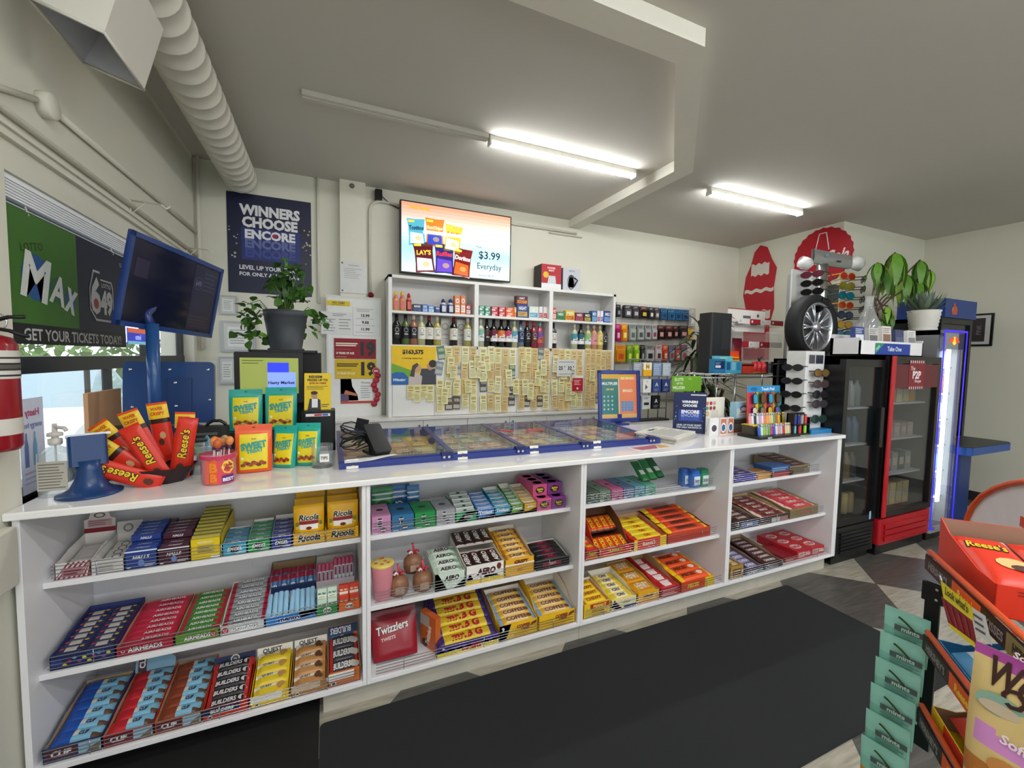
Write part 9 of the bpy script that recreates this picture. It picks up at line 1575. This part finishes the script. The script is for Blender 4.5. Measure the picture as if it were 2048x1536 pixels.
many(g_, 'mint_bag', [Matrix.Translation((xm-.022-.013*i, s0.y+.035, at(1850, 1238+53*i, 'x', xm).z-Hm+.01)) @ ROT(-80, 'Z') @ ROT(3, 'X') for i in range(6)], [w_+' teal mint bag on the black clip strip' for w_ in ('topmost', 'second', 'third', 'fourth', 'fifth', 'lowest')], 'candy bag', 'teal bags on the clip strip')
# ---------------------------------------------------------------- window wall: hanging sign, extinguisher, small sign
sx = -.035; t = empty('hanging_sign', (sx, .53, 1.72), 'wide green and navy lottery sign hanging in front of the window', 'sign')
m = MB(); y0, y1, z0, z1 = .125, .962, 1.49, 1.935; ys2 = .532; m.T = Matrix.Translation((-sx, -.53, -1.72)) @ FR((sx, y0, z0), (0, 1, 0), (0, 0, 1)); W_, H_ = y1-y0, z1-z0; G_ = mk('3a6a1e', .5); NV = mk('141a34', .5); sw = ys2-y0
m.box(0, 0, -.008, W_, H_, 0, NV); m.rect(0, H_*.14, sw, H_, G_, .0006); m.rect(0, 0, W_, H_*.155, mk('0f1012', .5), .0009); m.text('GET YOUR TICKETS TODAY!', W_*.5, H_*.075, W_*.92, H_*.095, I_('b8b8b4'), .0015, .02)
m.text('LOTTO', sw*.3, H_*.75, sw*.32, H_*.06, I_('1c2f14'), .0012, .0, 0, 12); m.disc(sw*.34, H_*.52, H_*.18, I_('1f4f8a'), None, .0012, 24); m.disc(sw*.66, H_*.46, H_*.11, I_('2a5a3a'), None, .0011); m.disc(sw*.86, H_*.40, H_*.085, I_('1f4a7a'), None, .0012)
m.text('M', sw*.34, H_*.52, sw*.4, H_*.36, I_('d0d4cc'), .0018, .03, .1, -8); m.text('A', sw*.65, H_*.46, sw*.24, H_*.25, I_('c8ccc4'), .0018, .03, .1, -12); m.text('x', sw*.86, H_*.39, sw*.2, H_*.22, I_('c8ccc4'), .0018, .03, .1, -16)
cx_, cy_ = sw+(W_-sw)*.44, H_*.5; sh_p = [(-.4, .1), (-.25, .42), (-.02, .42), (.0, .3), (.42, .3), (.48, .2), (.48, -.42), (-.2, -.42), (-.4, -.25)]
k_ = H_*.56; m.poly([(cx_+x*k_*1.0, cy_+y*k_*1.05) for x, y in sh_p], I_('c8c8c8'), .0012); m.poly([(cx_+x*k_*.93, cy_+y*k_*.96) for x, y in sh_p], mk('141a34', .5), .0016); m.text('6', cx_-k_*.19, cy_-.0, k_*.36, k_*.66, I_('dcdcd8'), .002, .05); m.disc(cx_-k_*.19, cy_-k_*.14, k_*.09, I_('b02a1c'), None, .0026); m.text('49', cx_+k_*.2, cy_-k_*.1, k_*.46, k_*.46, I_('dcdcd8'), .002, .05); m.text('LOTTO', cx_+k_*.2, cy_+k_*.21, k_*.4, k_*.08, I_('c8c8c8'), .002, .02); m.ring(W_-.035, H_*.9, .006, .01, I_('a8a8a8'), .0015)
m.obj('sign_panel', t)
m = MB(); m.T = Matrix.Translation((-sx, -.53, -1.72))
for y in (.24, .86): m.tube([(sx, y, z1-.01), (sx-.01, y, z1+.03), (sx-.025, y, z1+.08)], .003, mk('c8c8c4', .4), 6)
m.obj('hooks', t)['kind'] = 'stuff'
a, b = at(256, 655, 'x', -.06), at(296, 690, 'x', -.06); m = MB(); m.at(FR((-.062, a.y, b.z), (0, 1, 0), (0, 0, 1))); w, h = b.y-a.y, a.z-b.z; m.box(0, 0, -.004, w, h, 0, mk('3a4ae0', .4, e=.35)); m.rect(0, h*.72, w, h, mk('e86a4a', .4, e=.5)); m.rect(0, 0, w, h*.2, mk('8ad0e8', .4, e=.4)); m.text('lotto', w*.5, h*.46, w*.8, h*.34, mk('b8c4f8', .4, e=.7), .001, .03, mir=True); tag(m.obj('window_decal'), 'small orange and blue reversed sign in the window behind the monitor pole', 'sign')
q0 = at(10, 760, 'y', -.02); t = empty('fire_extinguisher', (q0.x-.03, -.03, at(10, 900, 'y', -.03).z), 'red fire extinguisher with pale label bands on the wall at the left edge', 'fire extinguisher'); h = at(10, 668, 'y', -.03).z-t.location.z; r = at(36, 760, 'y', -.03).x-t.location.x
m = MB(); RX = mk('8f1220', .3, coat=.3); m.lathe([(.001, .004), (r*.9, 0), (r, .012), (r, h*.9), (r*.8, h*.97), (r*.3, h)], RX, 24, cap=False); m.obj('cylinder', t)
m = MB().lathe([(r+.0008, h*.14), (r+.0008, h*.28)], mk('d3cfc6', .6), 24, cap=False); m.obj('label_band', t); m = MB().lathe([(r+.0008, h*.62), (r+.0008, h*.86)], mk('d3cfc6', .6), 24, cap=False)
for k in range(4): m.lathe([(r+.0014, h*(.64+.05*k)), (r+.0014, h*(.655+.05*k))], mk('2a2a2c', .6), 24, cap=False)
m.lathe([(r+.0014, h*.69), (r+.0014, h*.74)], mk('5a5650', .6), 24, cap=False); m.obj('label_band', t)
m = MB(); m.lathe([(r*.28, h), (r*.28, h+.03), (.001, h+.031)], BLACK, 12); m.tube([(0, 0, h+.03), (.05, 0, h+.05), (.085, 0, h+.052)], .006, BLACK, 6); m.tube([(0, 0, h+.02), (.05, .0, h+.01), (.09, .0, h-.006)], .006, BLACK, 6); m.tube([(.02+.026*math.cos(a), 0, h+.035+.026*math.sin(a)) for a in [2*PI*i/12 for i in range(12)]], .0025, CHROME, 5, True); m.obj('valve', t)
